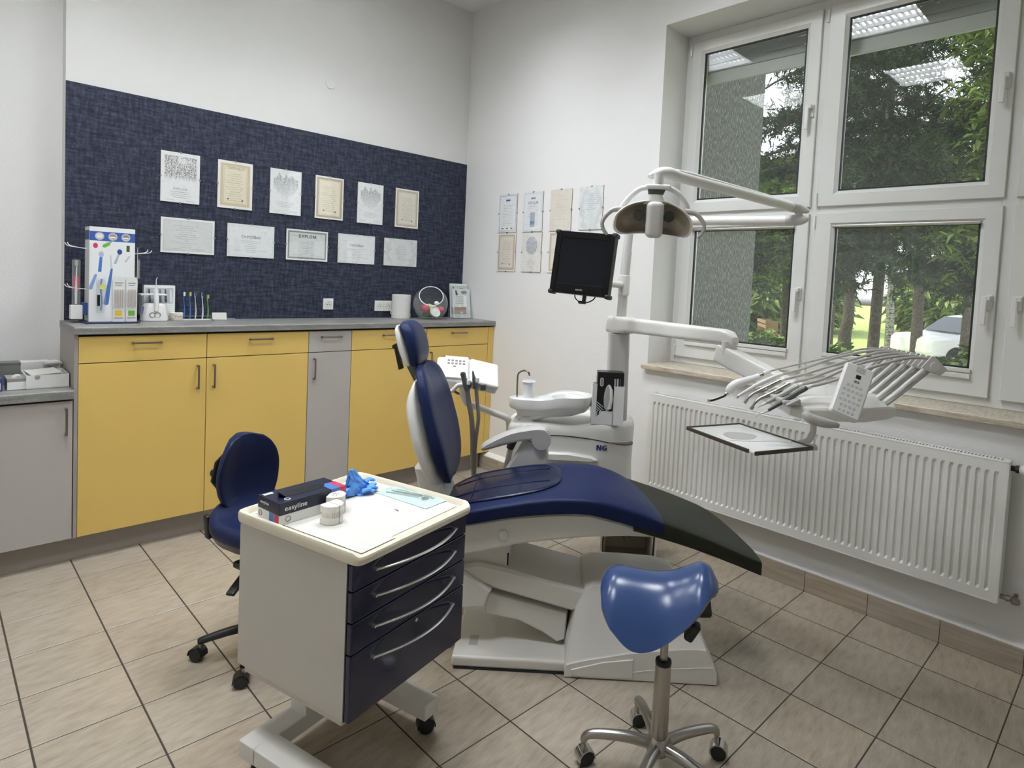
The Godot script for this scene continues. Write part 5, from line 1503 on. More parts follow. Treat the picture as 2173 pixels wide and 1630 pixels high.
	part(h2, "hose", join([tube(cr([D(0.165, 0.76, 0.63), D(0.15, 0.66, 0.63), D(0.125, 0.58, 0.64), D(0.12, 0.45, 0.68), D(0.16, 0.28, 0.76), D(0.26, 0.33, 0.86), D(0.30, 0.43, 0.90)], 6), 0.012, 12), tube(cr([D(0.175, 0.75, 0.65), D(0.16, 0.66, 0.65), D(0.14, 0.58, 0.66), D(0.14, 0.45, 0.69), D(0.18, 0.30, 0.78), D(0.29, 0.36, 0.86), D(0.33, 0.43, 0.89)], 6), 0.006, 10)]), M.hose)
	part(h2, "sleeve", tube(cr([D(0.185, 0.80, 0.63), D(0.175, 0.77, 0.63), D(0.160, 0.725, 0.63)], 4), [0.020, 0.022, 0.022, 0.022, 0.022, 0.021, 0.020, 0.019, 0.018], 16), M.rubber)

func build_delivery() -> void:
	var t := thing("delivery_unit", "white dentist's delivery unit with keypad and tray on a jointed arm before the window", "delivery unit", ORG, TURN)
	# first arm
	var ax := D(1.112, 1.350, 0.315) - D(0.70, 1.350, 0.86)
	var al := ax.length()
	var bs := Basis(ax.normalized(), Vector3.UP, ax.normalized().cross(Vector3.UP))
	var tf := Transform3D(bs, D(0.70, 1.350, 0.86))
	part(t, "first_arm", join([tf * loft([sring(Vector3(-0.058, 0, 0), Vector3(0, 0, 0.040), Vector3(0, 0.036, 0), 4.0), sring(Vector3(-0.066, -0.02, 0), Vector3(0, 0, 0.046), Vector3(0, 0.024, 0), 4.0), sring(Vector3(-0.05, 0, 0), Vector3(0, 0, 0.052), Vector3(0, 0.044, 0), 5.0), sring(Vector3(0.055, 0, 0), Vector3(0, 0, 0.052), Vector3(0, 0.044, 0), 5.0), sring(Vector3(0.075, 0.003, 0), Vector3(0, 0, 0.042), Vector3(0, 0.038, 0), 5.0), sring(Vector3(al - 0.03, 0.003, 0), Vector3(0, 0, 0.036), Vector3(0, 0.033, 0), 5.0), sring(Vector3(al + 0.01, -0.002, 0), Vector3(0, 0, 0.034), Vector3(0, 0.030, 0), 4.0), sring(Vector3(al + 0.034, -0.012, 0), Vector3(0, 0, 0.024), Vector3(0, 0.018, 0), 3.0)])]), M.equip, 40.0)
	part(t, "elbow", loft([sring(D(1.112, 1.335, 0.315), Vector3(0.034, 0, 0), Vector3(0, 0, 0.034), 4.0), sring(D(1.112, 1.276, 0.315), Vector3(0.034, 0, 0), Vector3(0, 0, 0.034), 4.0)]), M.equip)
	# second arm
	var p0 := D(1.100, 1.275, 0.325)
	var p1 := D(1.345, 1.155, 0.005)
	var dx := (p1 - p0).normalized()
	var dz := dx.cross(Vector3.UP).normalized()
	var dy := dz.cross(dx)
	part(t, "second_arm", loft([sring(p0 - dx * 0.034, dz * 0.026, dy * 0.030, 6.0), sring(p0 - dx * 0.024, dz * 0.034, dy * 0.040, 8.0), sring(p0 + dx * 0.05, dz * 0.036, dy * 0.042, 9.0), sring(p1, dz * 0.033, dy * 0.034, 9.0), sring(p1 + dx * 0.03, dz * 0.028, dy * 0.026, 4.0)]), M.equip, 40.0)
	# console body
	var rings := []
	for q in [[1.165, 1.158, 0.012, -0.20, 0.05], [1.172, 1.158, 0.022, -0.26, 0.06], [1.20, 1.160, 0.030, -0.285, 0.07], [1.26, 1.164, 0.038, -0.295, 0.08], [1.42, 1.168, 0.042, -0.28, 0.09], [1.53, 1.168, 0.040, -0.22, 0.09], [1.585, 1.160, 0.028, -0.17, 0.08], [1.60, 1.155, 0.014, -0.14, 0.06]]:
		var r := PackedVector3Array()
		var wc: float = (q[3] + q[4]) / 2
		var wh: float = (q[4] - q[3]) / 2
		for p in [[-1.0, -0.9], [-1.0, 0.0], [-0.98, 0.2], [-0.72, 0.95], [-0.66, 1.0], [0.66, 1.0], [0.72, 0.95], [0.98, 0.2], [1.0, 0.0], [1.0, -0.9], [0.94, -1.0], [-0.94, -1.0]]:
			r.append(D(q[0], q[1] + p[1] * q[2], wc + p[0] * wh))
		rings.append(r)
	part(t, "console_body", loft(rings), M.equip, 20.0)
	part(t, "rest_bar", join([bxr(1.14, 1.20, 1.175, 1.19, -0.07, 0.285, 0.006), rt(Vector3(0, 0, 28), D(1.17, 1.185, -0.11)) * rb(Vector3(0.05, 0.012, 0.37), 0.004, 2)]), M.equip_grey)
	# grip handle below the front edge
	part(t, "grip", tube(cr([D(1.205, 1.158, -0.300), D(1.22, 1.140, -0.315), D(1.27, 1.128, -0.32), D(1.315, 1.122, -0.318)], 5), [0.010, 0.014, 0.016, 0.017, 0.018, 0.018, 0.018, 0.018, 0.017, 0.017, 0.016, 0.015, 0.014, 0.012, 0.010, 0.006], 12, 1.0), M.equip_grey)
	# keypad
	var k := Node3D.new()
	k.name = "keypad"
	t.add_child(k, true)
	k.position = D(1.350, 1.236, -0.315)
	k.rotation_degrees = Vector3(-26, -6, -22)
	part(k, "housing", rb(Vector3(0.096, 0.196, 0.030), 0.013, 3), M.white)
	part(k, "membrane", rb(Vector3(0.084, 0.182, 0.002), 0.001, 1, Vector3(0, 0, 0.0150)), M.white2)
	part(k, "display", bx(-0.006, 0.010, 0.046, 0.060, 0.0160, 0.0166), M.black)
	part(k, "indicator_window", rb(Vector3(0.030, 0.022, 0.001), 0.0005, 1, Vector3(0.003, 0.080, 0.0160)), M.equip_grey)
	put(k, "keypad_logo", words("NG", 0.012, "Droid Sans", true, 0.0004), M.ink, Vector3(0.002, 0.034, 0.0163))
	for r in 6:
		for c in [4, 5, 4, 5, 4, 4][r]:
			var ks := 0.014 if r != 2 else 0.018
			part(k, "key", bxr(-ks * ([4, 5, 4, 5, 4, 4][r] - 1) / 2.0 + c * ks - 0.0042, -ks * ([4, 5, 4, 5, 4, 4][r] - 1) / 2.0 + c * ks + 0.0042, 0.016 - r * 0.019 - 0.004, 0.016 - r * 0.019 + 0.004, 0.0158, 0.0168, 0.0004), M.keygrey)
	# whip rods and their toothed guide
	var ws := [0.04, -0.02, -0.08, -0.14, -0.20, -0.26]
	for w in ws:
		part(t, "whip_arm", tube(cr([D(1.50, 1.195, w + 0.01), D(1.535, 1.235, w), D(1.59, 1.29, w), D(1.638, 1.338, w)], 5), [0.0085, 0.0085, 0.0085, 0.0085, 0.008, 0.008, 0.008, 0.008, 0.0075, 0.0075, 0.0075, 0.007, 0.007, 0.007, 0.007, 0.007], 10), M.white)
	for i in ws.size():
		for d in [-0.013, 0.013]:
			part(t, "hose_guide", side([1.600, 1.325, 1.632, 1.366, 1.642, 1.366, 1.690, 1.322, 1.665, 1.300], ws[i] + d - 0.0022, ws[i] + d + 0.0022, 0.0006), M.white2)
	part(t, "guide_axle", cyl(D(1.645, 1.332, 0.06), D(1.645, 1.332, -0.28), 0.016, 14), M.white)
	# tray on its bent post
	part(t, "tray_post", tube(cr([D(1.325, 1.13, -0.10), D(1.325, 1.075, -0.10), D(1.322, 1.045, -0.105), D(1.300, 1.016, -0.118), D(1.235, 1.006, -0.14)], 5), 0.0115, 12), M.white2)
	part(t, "post_collar", cyl(D(1.325, 1.112, -0.10), D(1.325, 1.080, -0.10), 0.0135, 16), M.chrome)
	var tc := rt(Vector3(0, -2, 0), D(1.092, 1.014, -0.062))
	var ty := Node3D.new()
	ty.name = "tray"
	t.add_child(ty, true)
	ty.transform = Transform3D(Basis(Vector3.UP, 0.445), D(1.074, 1.020, -0.124))
	var half := Vector2(0.129, 0.180)
	part(ty, "tray_plate", bxr(-half.x, half.x, -0.006, 0.0, -half.y, half.y, 0.002), M.white)
	part(ty, "tray_edge", join([bxr(-half.x - 0.004, half.x + 0.004, -0.009, 0.005, half.y - 0.002, half.y + 0.005, 0.002), bxr(-half.x - 0.004, half.x + 0.004, -0.009, 0.005, -half.y - 0.005, -half.y + 0.002, 0.002), bxr(-half.x - 0.005, -half.x + 0.002, -0.009, 0.005, -half.y, half.y - 0.03, 0.002), bxr(half.x - 0.002, half.x + 0.005, -0.009, 0.005, -half.y, half.y, 0.002)]), M.trayedge)
	part(ty, "instrument_mat", Transform3D(Basis(Vector3.RIGHT, -PI / 2), Vector3(0.0, 0.0, 0.0)) * ext(cr2(Array(v2([-0.10, -0.02, -0.09, 0.05, -0.03, 0.085, 0.03, 0.06, 0.06, 0.01, 0.095, -0.02, 0.125, -0.085, 0.10, -0.11, 0.05, -0.075, -0.02, -0.06])), 4), 0.0, 0.003, 0.001), M.white)
	part(ty, "mat_recess", Transform3D(Basis(Vector3.RIGHT, -PI / 2), Vector3(0.0, 0.0, 0.0)) * ext(cr2(Array(v2([-0.085, -0.015, -0.075, 0.042, -0.03, 0.07, 0.02, 0.05, 0.045, 0.005, 0.02, -0.025, -0.03, -0.04])), 4), 0.003, 0.0042, 0.0005), M.equip_grey)
	part(ty, "tray_bracket", rt(Vector3(0, -40, 0), Vector3(0.12, 0, 0.08)) * bxr(-0.07, 0.10, -0.022, -0.006, -0.02, 0.02, 0.004), M.white2)
	part(ty, "drain_hook", bxr(0.03, 0.055, -0.03, -0.006, 0.10, 0.13, 0.003), M.white)
	# the six instruments, each with its hose
	var H := [
		["curing_light", "white curing light with a black bent tip, farthest instrument on the delivery unit", "curing light", [0.97, 1.119, 1.036, 1.150, 1.067, 1.187, 1.152, 1.222, 1.188, 1.243]],
		["air_water_syringe", "white tube-shaped syringe next to the curing light on the delivery unit", "syringe", [1.062, 1.151, 1.133, 1.200, 1.174, 1.221, 1.215, 1.242]],
		["dental_handpiece", "silver angled handpiece, third instrument from the window on the delivery unit", "handpiece", [1.076, 1.142, 1.105, 1.178, 1.145, 1.198, 1.200, 1.230]],
		["dental_handpiece", "silver angled handpiece, fourth instrument from the window on the delivery unit", "handpiece", [1.081, 1.131, 1.106, 1.168, 1.160, 1.196, 1.213, 1.230]],
		["dental_handpiece", "grey straight handpiece with a thin burr, fifth instrument on the delivery unit", "handpiece", [1.080, 1.146, 1.106, 1.162, 1.163, 1.197, 1.219, 1.232]],
		["dental_handpiece", "dark scaler handpiece with a hooked tip, nearest instrument on the delivery unit", "scaler", [1.055, 1.120, 1.096, 1.149, 1.192, 1.215, 1.224, 1.235]]]
	for i in 6:
		var w: float = ws[i]
		var q: Array = H[i][3]
		var s := thing(H[i][0], H[i][1], H[i][2], ORG, TURN, "instruments on the delivery unit")
		var n := q.size() / 2
		var P := []
		for j in n: P.append(D(q[j * 2], q[j * 2 + 1], w))
		if i == 0:
			part(s, "light_guide", tube(cr([P[0], P[0] + Vector3(0.02, 0.004, 0), P[1] - Vector3(0.008, 0.010, 0), P[1]], 4), 0.0042, 8), M.black)
			part(s, "amber_tip", tube(PackedVector3Array([P[0] - Vector3(0.005, -0.001, 0), P[0] + Vector3(0.003, 0.0, 0)]), [0.0055, 0.0055], 10), tinted(hx("b98a3a")))
			part(s, "ferrule", tube(PackedVector3Array([P[1] - Vector3(0.003, 0.002, 0), P[1] + Vector3(0.008, 0.006, 0)]), [0.007, 0.008], 12), M.steel)
			part(s, "body", tube(cr([P[1] + Vector3(0.006, 0.004, 0), P[2], P[3], P[3] + Vector3(0.01, 0.005, 0)], 4), [0.010, 0.015, 0.017, 0.0175, 0.018, 0.017, 0.0145, 0.013, 0.0125, 0.0125, 0.0125, 0.012, 0.010], 14), M.white)
			part(s, "tail_sleeve", tube(PackedVector3Array([P[3] + Vector3(0.006, 0.003, 0), P[4]]), [0.008, 0.006], 10), M.nickel)
		elif i == 1:
			part(s, "body", tube(cr([P[0], P[1], P[2], P[3]], 4), [0.0052, 0.0062, 0.007, 0.0075, 0.008, 0.0085, 0.009, 0.0095, 0.0095, 0.009, 0.0085, 0.008, 0.0075], 12), M.white2)
			part(s, "nozzle_ring", tube(PackedVector3Array([P[0] - Vector3(0.004, 0.003, 0), P[0] + Vector3(0.003, 0.002, 0)]), [0.0056, 0.0056], 10), M.chrome)
		else:
			var hm: StandardMaterial3D = [M.steel, M.steel, M.hose, M.handgrey][i - 2]
			part(s, "body", tube(cr([P[1], P[2], P[3]], 5), [0.0052, 0.0062, 0.0072, 0.0082, 0.0088, 0.009, 0.0092, 0.0092, 0.0090, 0.0086, 0.008], 12), hm)
			if i < 4:
				part(s, "neck", tube(cr([P[0] + Vector3(0.002, 0.008, 0), P[0].lerp(P[1], 0.5) + Vector3(-0.003, 0.003, 0), P[1], P[1] + Vector3(0.006, 0.004, 0)], 4), [0.0042, 0.0042, 0.0044, 0.0046, 0.0048, 0.005, 0.0052, 0.0053, 0.0054, 0.0055, 0.0055, 0.0055, 0.0055], 10), M.steel)
				part(s, "head", cyl(P[0] + Vector3(-0.005, -0.004, 0), P[0] + Vector3(0.004, 0.009, 0), 0.0062, 12), M.chrome)
				part(s, "ring", tube(PackedVector3Array([P[2] - Vector3(0.003, 0.0016, 0), P[2] + Vector3(0.003, 0.0016, 0)]), [0.0096, 0.0096], 12), M.chrome)
			elif i == 4:
				part(s, "burr", tube(PackedVector3Array([P[0], P[1]]), [0.0012, 0.0022], 8), M.steel)
				part(s, "chuck", tube(PackedVector3Array([P[1] - Vector3(0.012, 0.007, 0), P[1] + Vector3(0.003, 0.002, 0)]), [0.0035, 0.0056], 10), M.white2)
			else:
				part(s, "scaler_tip", tube(cr([P[0], P[0] + Vector3(0.006, 0.012, 0), P[1] - Vector3(0.012, 0.007, 0), P[1]], 4), [0.0012, 0.0014, 0.0016, 0.0018, 0.002, 0.0022, 0.0025, 0.0028, 0.003, 0.0034, 0.004, 0.0046, 0.0052], 8), M.white2)
		var e: Vector3 = P[n - 1]
		part(s, "hose_coupling", tube(PackedVector3Array([e - Vector3(0.012, 0.006, 0), e + Vector3(0.014, 0.006, 0)]), [0.0085, 0.007], 10), M.white)
		# over the guide and back down into the console
		part(s, "hose", tube(cr([e + Vector3(0.01, 0.004, 0), e + Vector3(0.08, 0.026, 0), D(1.42, 1.312 + 0.006 * sin(i * 2.0), w), D(1.55, 1.352, w), D(1.632, 1.356, w), D(1.656, 1.342, w), D(1.640, 1.318, w - 0.002), D(1.585, 1.268, w - 0.004), D(1.535, 1.222, w - 0.004), D(1.50, 1.190, w)], 6), 0.0052 if i else 0.0038, 8), M.hose)

func build_lamp_head() -> void:
	var t := thing("operating_lamp", "white dental operating lamp on two long arms above the chair", "lamp", ORG, TURN)
	var elbow := D(1.430, 1.915, 0.458)
	# lower arm from the pole
	var a0 := D(0.745, 1.890, 0.842)
	var a1 := D(1.385, 1.889, 0.482)
	part(t, "lower_arm", tube(PackedVector3Array([a0, a0.lerp(a1, 0.5), a1]), 0.0225, 18), M.equip)
	part(t, "lower_arm_end", tube(cr([a1, D(1.425, 1.889, 0.460), D(1.455, 1.893, 0.445), D(1.470, 1.900, 0.437)], 4), [0.0245, 0.0248, 0.025, 0.025, 0.025, 0.024, 0.023, 0.021, 0.019, 0.016, 0.013, 0.009, 0.004], 16), M.equip_grey2)
	part(t, "elbow_pin", cyl(D(1.432, 1.895, 0.457), D(1.432, 1.935, 0.457), 0.017, 16), M.equip_grey2)
	var b0 := D(0.795, 1.998, 0.088)
	var b1 := D(1.385, 1.946, 0.430)
	part(t, "upper_arm", tube(PackedVector3Array([b0, b0.lerp(b1, 0.5), b1]), 0.0215, 18), M.equip)
	part(t, "upper_arm_ridge", tube(PackedVector3Array([b0 + Vector3(0, 0.018, 0), b0.lerp(b1, 0.12) + Vector3(0, 0.020, 0), b1 + Vector3(0, 0.017, 0)]), [0.010, 0.011, 0.008], 10), M.white)
	part(t, "upper_arm_end", tube(cr([b1, D(1.42, 1.945, 0.452), D(1.45, 1.936, 0.447), D(1.470, 1.926, 0.437)], 4), [0.0225, 0.023, 0.024, 0.024, 0.024, 0.023, 0.021, 0.020, 0.018, 0.015, 0.012, 0.009, 0.004], 16), M.equip_grey2)
	part(t, "arm_nose", tube(cr([b0 + Vector3(0.01, 0, 0), D(0.762, 2.005, 0.072), D(0.725, 2.000, 0.056), D(0.685, 1.982, 0.042)], 4), [0.024, 0.025, 0.026, 0.027, 0.027, 0.027, 0.026, 0.025, 0.024, 0.021, 0.018, 0.015, 0.010], 16, 0.85), M.white2)
	var hd := Node3D.new()
	hd.name = "lamp_head"
	t.add_child(hd, true)
	hd.position = D(0.706, 1.811, 0.024)
	hd.rotation_degrees = Vector3(6, -4, 0)
	part(hd, "swivel", join([cyl(Vector3(0.012, 0.130, 0.0), Vector3(0.012, 0.178, 0.0), 0.0185, 18), cyl(Vector3(0.012, 0.148, 0.0), Vector3(0.012, 0.156, 0.0), 0.0200, 18)]), M.white)
	var ol := cr2(Array(v2([-0.149, -0.012, -0.140, 0.022, -0.10, 0.055, -0.05, 0.071, 0.0, 0.075, 0.05, 0.071, 0.10, 0.050, 0.135, 0.018, 0.147, -0.015, 0.140, -0.045, 0.118, -0.058, 0.05, -0.050, 0.0, -0.048, -0.06, -0.050, -0.118, -0.054, -0.144, -0.038])), 3)
	var rings := []
	for q in [[1.0, 0.030], [1.03, 0.020], [1.02, -0.02], [0.93, -0.06], [0.75, -0.088], [0.4, -0.10], [0.05, -0.104]]:
		var r := PackedVector3Array()
		for p in ol: r.append(Vector3(p.x * q[0], p.y * q[0], q[1]))
		rings.append(r)
	for k in rings.size(): rings[k] = rings[k]
	part(hd, "shade", loft(rings, false), M.white, 50.0)
	rings = []
	for q in [[1.0, 0.030], [0.95, 0.028], [0.94, 0.022], [0.84, -0.02], [0.66, -0.045], [0.40, -0.060], [0.04, -0.066]]:
		var r := PackedVector3Array()
		for p in ol: r.append(Vector3(p.x * q[0], p.y * q[0], q[1]))
		rings.append(r)
	part(hd, "reflector", loft(rings, false), M.reflector, 50.0)
	part(hd, "bulb_shield", rb(Vector3(0.064, 0.138, 0.060), 0.020, 3, Vector3(0.004, 0.004, 0.030)), M.equip_grey2)
	for sx in [-0.052, 0.062]:
		part(hd, "bulb_socket", rt(Vector3(90, 0, 0), Vector3(sx, 0.018, -0.020)) * lathe([Vector2(0, 0), Vector2(0.022, 0), Vector2(0.020, 0.012), Vector2(0, 0.012)], 18), M.handgrey)
	part(hd, "neck", loft([sring(Vector3(0.004, 0.062, -0.01), Vector3(0.045, 0, 0), Vector3(0, 0, 0.035), 3.0), sring(Vector3(0.004, 0.085, -0.01), Vector3(0.032, 0, 0), Vector3(0, 0, 0.030), 3.0), sring(Vector3(0.004, 0.101, -0.01), Vector3(0.026, 0, 0), Vector3(0, 0, 0.026), 3.0)]), M.white)
	part(hd, "neck_collar", loft([sring(Vector3(0.006, 0.100, -0.01), Vector3(0.028, 0, 0), Vector3(0, 0, 0.026), 4.0), sring(Vector3(0.008, 0.118, -0.01), Vector3(0.034, 0, 0), Vector3(0, 0, 0.028), 4.0)]), M.handgrey)
	part(hd, "yoke", tube(cr(v3([-0.128, 0.030, -0.02, -0.105, 0.072, -0.015, -0.062, 0.115, -0.01, -0.025, 0.127, -0.005, 0.012, 0.131, 0.0, 0.050, 0.127, -0.005, 0.090, 0.108, -0.01, 0.122, 0.070, -0.015, 0.136, 0.030, -0.02]), 4), 0.011, 10, 1.0), M.white)
	part(hd, "yoke_plate", bxr(-0.035, 0.060, 0.120, 0.138, -0.035, 0.028, 0.008, 2), M.white)
	for sg in [-1.0, 1.0]:
		part(hd, "grip_handle", tube(cr(v3([sg * 0.120, 0.040, 0.0, sg * 0.155, 0.036, 0.008, sg * 0.182, 0.012, 0.014, sg * 0.194, -0.014, 0.018, sg * 0.188, -0.040, 0.02, sg * 0.172, -0.060, 0.02]), 4), [0.012, 0.0115, 0.011, 0.0105, 0.010, 0.010, 0.0095, 0.009, 0.009, 0.0085, 0.008, 0.008, 0.0075, 0.0075, 0.0075, 0.007, 0.007, 0.007, 0.007, 0.006, 0.004], 10), M.hose)

func build_monitor() -> void:
	var t := thing("monitor", "black flat monitor with rubber corner bumpers on the dental unit pole", "monitor", Dw(0.472, 1.650, 0.585), TURN)
	t.rotation_degrees = Vector3(0, rad_to_deg(TURN) - 22.0, -3.0)
	t.rotate_object_local(Vector3.RIGHT, deg_to_rad(-6.0))
	part(t, "cabinet", bxr(-0.148, 0.148, -0.150, 0.150, -0.040, 0.012, 0.006, 2), M.bezel)
	part(t, "bezel", join([bxr(-0.148, -0.120, -0.150, 0.150, 0.010, 0.016, 0.002), bxr(0.120, 0.148, -0.150, 0.150, 0.010, 0.016, 0.002), bxr(-0.12, 0.12, 0.118, 0.150, 0.010, 0.016, 0.002), bxr(-0.12, 0.12, -0.150, -0.102, 0.010, 0.016, 0.002)]), M.bezel)
	part(t, "screen", bx(-0.122, 0.122, -0.106, 0.122, 0.010, 0.0128), M.screen)
	for c in [[-1, -1], [1, -1], [-1, 1], [1, 1]]:
		part(t, "corner_bumper", rb(Vector3(0.026, 0.022, 0.060), 0.008, 2, Vector3(c[0] * 0.143, c[1] * 0.146, -0.012)), M.rubber)
	put(t, "brand_mark", words("NEOVO", 0.010, "Droid Sans", true, 0.0003), M.equip_grey, Vector3(0.002, -0.128, 0.0161))
	for k in 5: part(t, "side_button", bx(0.148, 0.1495, -0.09 + k * 0.022, -0.08 + k * 0.022, -0.022, -0.014), M.handgrey)
	part(t, "rear_bracket", join([bx(-0.05, 0.05, -0.05, 0.05, -0.055, -0.040), bxr(0.012, 0.030, -0.185, -0.10, -0.036, -0.020, 0.003)]), M.black)
	part(t, "cable", join([tube(cr(v3([-0.03, -0.148, -0.03, -0.025, -0.165, -0.028, 0.0, -0.182, -0.026, 0.03, -0.184, -0.026]), 4), 0.003, 6), tube(cr(v3([0.075, -0.148, -0.03, 0.065, -0.165, -0.028, 0.04, -0.180, -0.026, 0.02, -0.184, -0.026]), 4), 0.003, 6)]), M.rubber)
	part(t, "cable_clip", bxr(-0.005, 0.030, -0.190, -0.176, -0.036, -0.018, 0.003), M.rubber)
func caster(parent: Node, at: Vector3, turn: float, r: float, wm: Material, cm: Material) -> void:
	var n := Node3D.new()
	n.name = "caster"
	parent.add_child(n, true)
	n.position = at
	n.rotation.y = turn
	for sx in [-1.0, 1.0]:
		part(n, "wheel", Transform3D(Basis(Vector3.BACK, PI / 2), Vector3(sx * 0.013, r, r * 0.35)) * lathe([Vector2(0, -0.009), Vector2(r * 0.8, -0.009), Vector2(r, -0.005), Vector2(r, 0.005), Vector2(r * 0.8, 0.009), Vector2(0, 0.009)], 20), wm)
	var hood := PackedVector2Array()
	for k in 11:
		var a := lerpf(-0.2, PI + 0.1, k / 10.0)
		hood.append(Vector2(cos(a) * (r + 0.005), sin(a) * (r + 0.005)))
	for k in 11:
		var a := lerpf(PI + 0.1, -0.2, k / 10.0)
		hood.append(Vector2(cos(a) * (r + 0.001), sin(a) * (r + 0.001)))
	part(n, "hood", Transform3D(Basis(Vector3.UP, PI / 2), Vector3(0, r, r * 0.35)) * ext(hood, -0.021, 0.021, 0.0), cm)
	part(n, "stem", cyl(Vector3(0, r, 0), Vector3(0, r * 2.0 + 0.022, 0), 0.008, 10), M.steel)

func build_cart() -> void:
	var t := thing("drawer_cart", "dental cart with four glossy navy drawers and a cream tray top on castors", "cart", Vector3(-2.331, 0, 2.5165), 0.2527)
	var yb := 0.322
	part(t, "cabinet", join([bxr(-0.243, -0.227, yb, 0.768, -0.25, 0.219, 0.002), bxr(0.240, 0.256, yb, 0.768, -0.25, 0.219, 0.002), bx(-0.228, 0.241, yb, 0.768, -0.25, -0.236), bx(-0.228, 0.241, yb, 0.352, -0.236, 0.19)]), M.cartgrey)
	part(t, "drawer_backing", bx(-0.243, 0.256, yb, 0.768, 0.2195, 0.2235), M.cartblue)
	part(t, "bottom_rail", bxr(-0.228, 0.240, 0.292, yb, -0.235, 0.200, 0.003), M.cartgrey)
	var ys := [0.768, 0.692, 0.604, 0.514, yb]
	for k in 4:
		var d := part(t, "drawer", bxr(-0.243, 0.256, ys[k + 1] + 0.0015, ys[k] - 0.0015, 0.224, 0.243, 0.004, 2), M.cartblue)
		var hy: float = ys[k] - 0.036
		var pa := []
		for q in 15:
			var u := lerpf(-1, 1, q / 14.0)
			pa.append(Vector3(0.012 + u * 0.178, hy + 0.004 * (1 - u * u), 0.250 + 0.044 * (1 - u * u)))
		part(d, "handle", join([tube(PackedVector3Array(pa), 0.0062, 10, 0.6), bx(-0.169, -0.158, hy - 0.003, hy + 0.003, 0.242, 0.256), bx(0.182, 0.193, hy - 0.003, hy + 0.003, 0.242, 0.256)]), M.brushed)
	part(t, "lock", rt(Vector3(90, 0, 0), Vector3(0.02, 0.50, 0.2435)) * lathe([Vector2(0, 0), Vector2(0.006, 0), Vector2(0.006, 0.001), Vector2(0, 0.001)], 14), M.chrome)
	# tray top: slab with rounded corners and a raised rim
	var rings := []
	for q in [[0.96, 0.768, 0.0], [1.0, 0.772, 0.0], [1.01, 0.782, 0.0], [1.01, 0.799, 1.0], [1.0, 0.805, 1.0], [0.965, 0.806, 1.0], [0.945, 0.801, 1.0], [0.925, 0.790, 0.0], [0.4, 0.789, 0.0], [0.02, 0.789, 0.0]]:
		var r := PackedVector3Array()
		for p in sring(Vector3.ZERO, Vector3(1, 0, 0), Vector3(0, 1, 0), 24.0, 96):
			# the rim sinks towards the front
			var y: float = q[1] - q[2] * 0.011 * smoothstep(0.90, 1.0, p.y)
			r.append(Vector3(0.004 + p.x * 0.252 * q[0], y, p.y * 0.266 * q[0]))
		rings.append(r)
	part(t, "tray_top", loft(rings), M.tray, 40.0)
	# U-shaped base
	part(t, "base_frame", join([bxr(-0.276, 0.219, 0.068, 0.122, -0.185, -0.104, 0.005, 2), bxr(-0.276, -0.194, 0.068, 0.122, -0.12, 0.186, 0.005, 2), bxr(0.149, 0.219, 0.068, 0.122, -0.12, 0.186, 0.005, 2)]), M.cartwhite)
	part(t, "pedestal", bxr(-0.10, 0.07, 0.12, 0.302, -0.175, -0.10, 0.004), M.cartwhite)
	for c in [[-0.235, -0.145, 0.8], [0.184, -0.145, -0.6], [-0.235, 0.150, 0.3], [0.184, 0.150, 0.9]]:
		caster(t, Vector3(c[0], 0, c[1]), c[2], 0.026, M.rubber, M.black)
	# --- things on the tray ---
	var base := Vector3(-2.331, 0, 2.5165)
	var B := Basis(Vector3.UP, 0.2527)
	var Y := 0.7905
	one("paper_sheet", cloth_sheet(), M.paper, "white paper sheets spread over the cart's tray", "paper", base + Vector3(0, Y, 0), 0.2527)
	Y += 0.0022
	var g := thing("glove_box", "navy glove carton with red and blue corner lying on the cart's tray", "glove box", base + B * Vector3(-0.108, Y, -0.132), 0.2527 - 0.10)
	part(g, "carton", join([bxr(-0.116, 0.116, 0.030, 0.068, -0.060, 0.060, 0.0015)]), tinted(hx("171b33"), 0.3))
	part(g, "lower_band", bxr(-0.116, 0.116, 0, 0.031, -0.060, 0.060, 0.0015), M.white)
	part(g, "blue_patch", join([bx(-0.1163, -0.1156, 0.002, 0.031, 0.004, 0.030), bx(0.062, 0.092, 0.0675, 0.0684, -0.002, 0.0602), bx(0.062, 0.092, 0.031, 0.0684, 0.0597, 0.0604)]), tinted(hx("4a78b8"), 0.3))
	part(g, "red_patch", join([bx(-0.1163, -0.1156, 0.002, 0.031, 0.032, 0.056), bx(0.092, 0.1164, 0.0675, 0.0684, -0.002, 0.0602), bx(0.092, 0.1164, 0.031, 0.0684, 0.0597, 0.0604)]), tinted(hx("c03a58"), 0.3))
	rings = []
	for q in [[1.0, 0.0], [1.0, 0.0012], [0.9, 0.0014], [0.02, 0.0012]]:
		rings.append(sring(Vector3(0.0, 0.0676 + q[1], 0.0), Vector3(0.074 * q[0], 0, 0), Vector3(0, 0, 0.024 * q[0]), 2.6, 32))
	part(g, "dispensing_slot", loft(rings), M.black)
	part(g, "torn_flap", loft([sring(Vector3(-0.070, 0.068, 0.0), Vector3(0.004, 0, 0), Vector3(0, 0, 0.022), 2.0, 14), sring(Vector3(-0.082, 0.078, 0.004), Vector3(0.003, 0, 0), Vector3(0, 0, 0.016), 2.0, 14), sring(Vector3(-0.088, 0.084, 0.006), Vector3(0.002, 0, 0), Vector3(0, 0, 0.006), 2.0, 14)]), tinted(hx("2a2f48"), 0.4))
	put(g, "lettering", words("easyline", 0.019, "Droid Sans", true, 0.0003), M.white, Vector3(-0.062, 0.048, 0.0602))
	put(g, "lettering", words("easyline", 0.012, "Droid Sans", true, 0.0003), M.white, Vector3(-0.1162, 0.052, -0.022), Vector3(0, -90, 0))
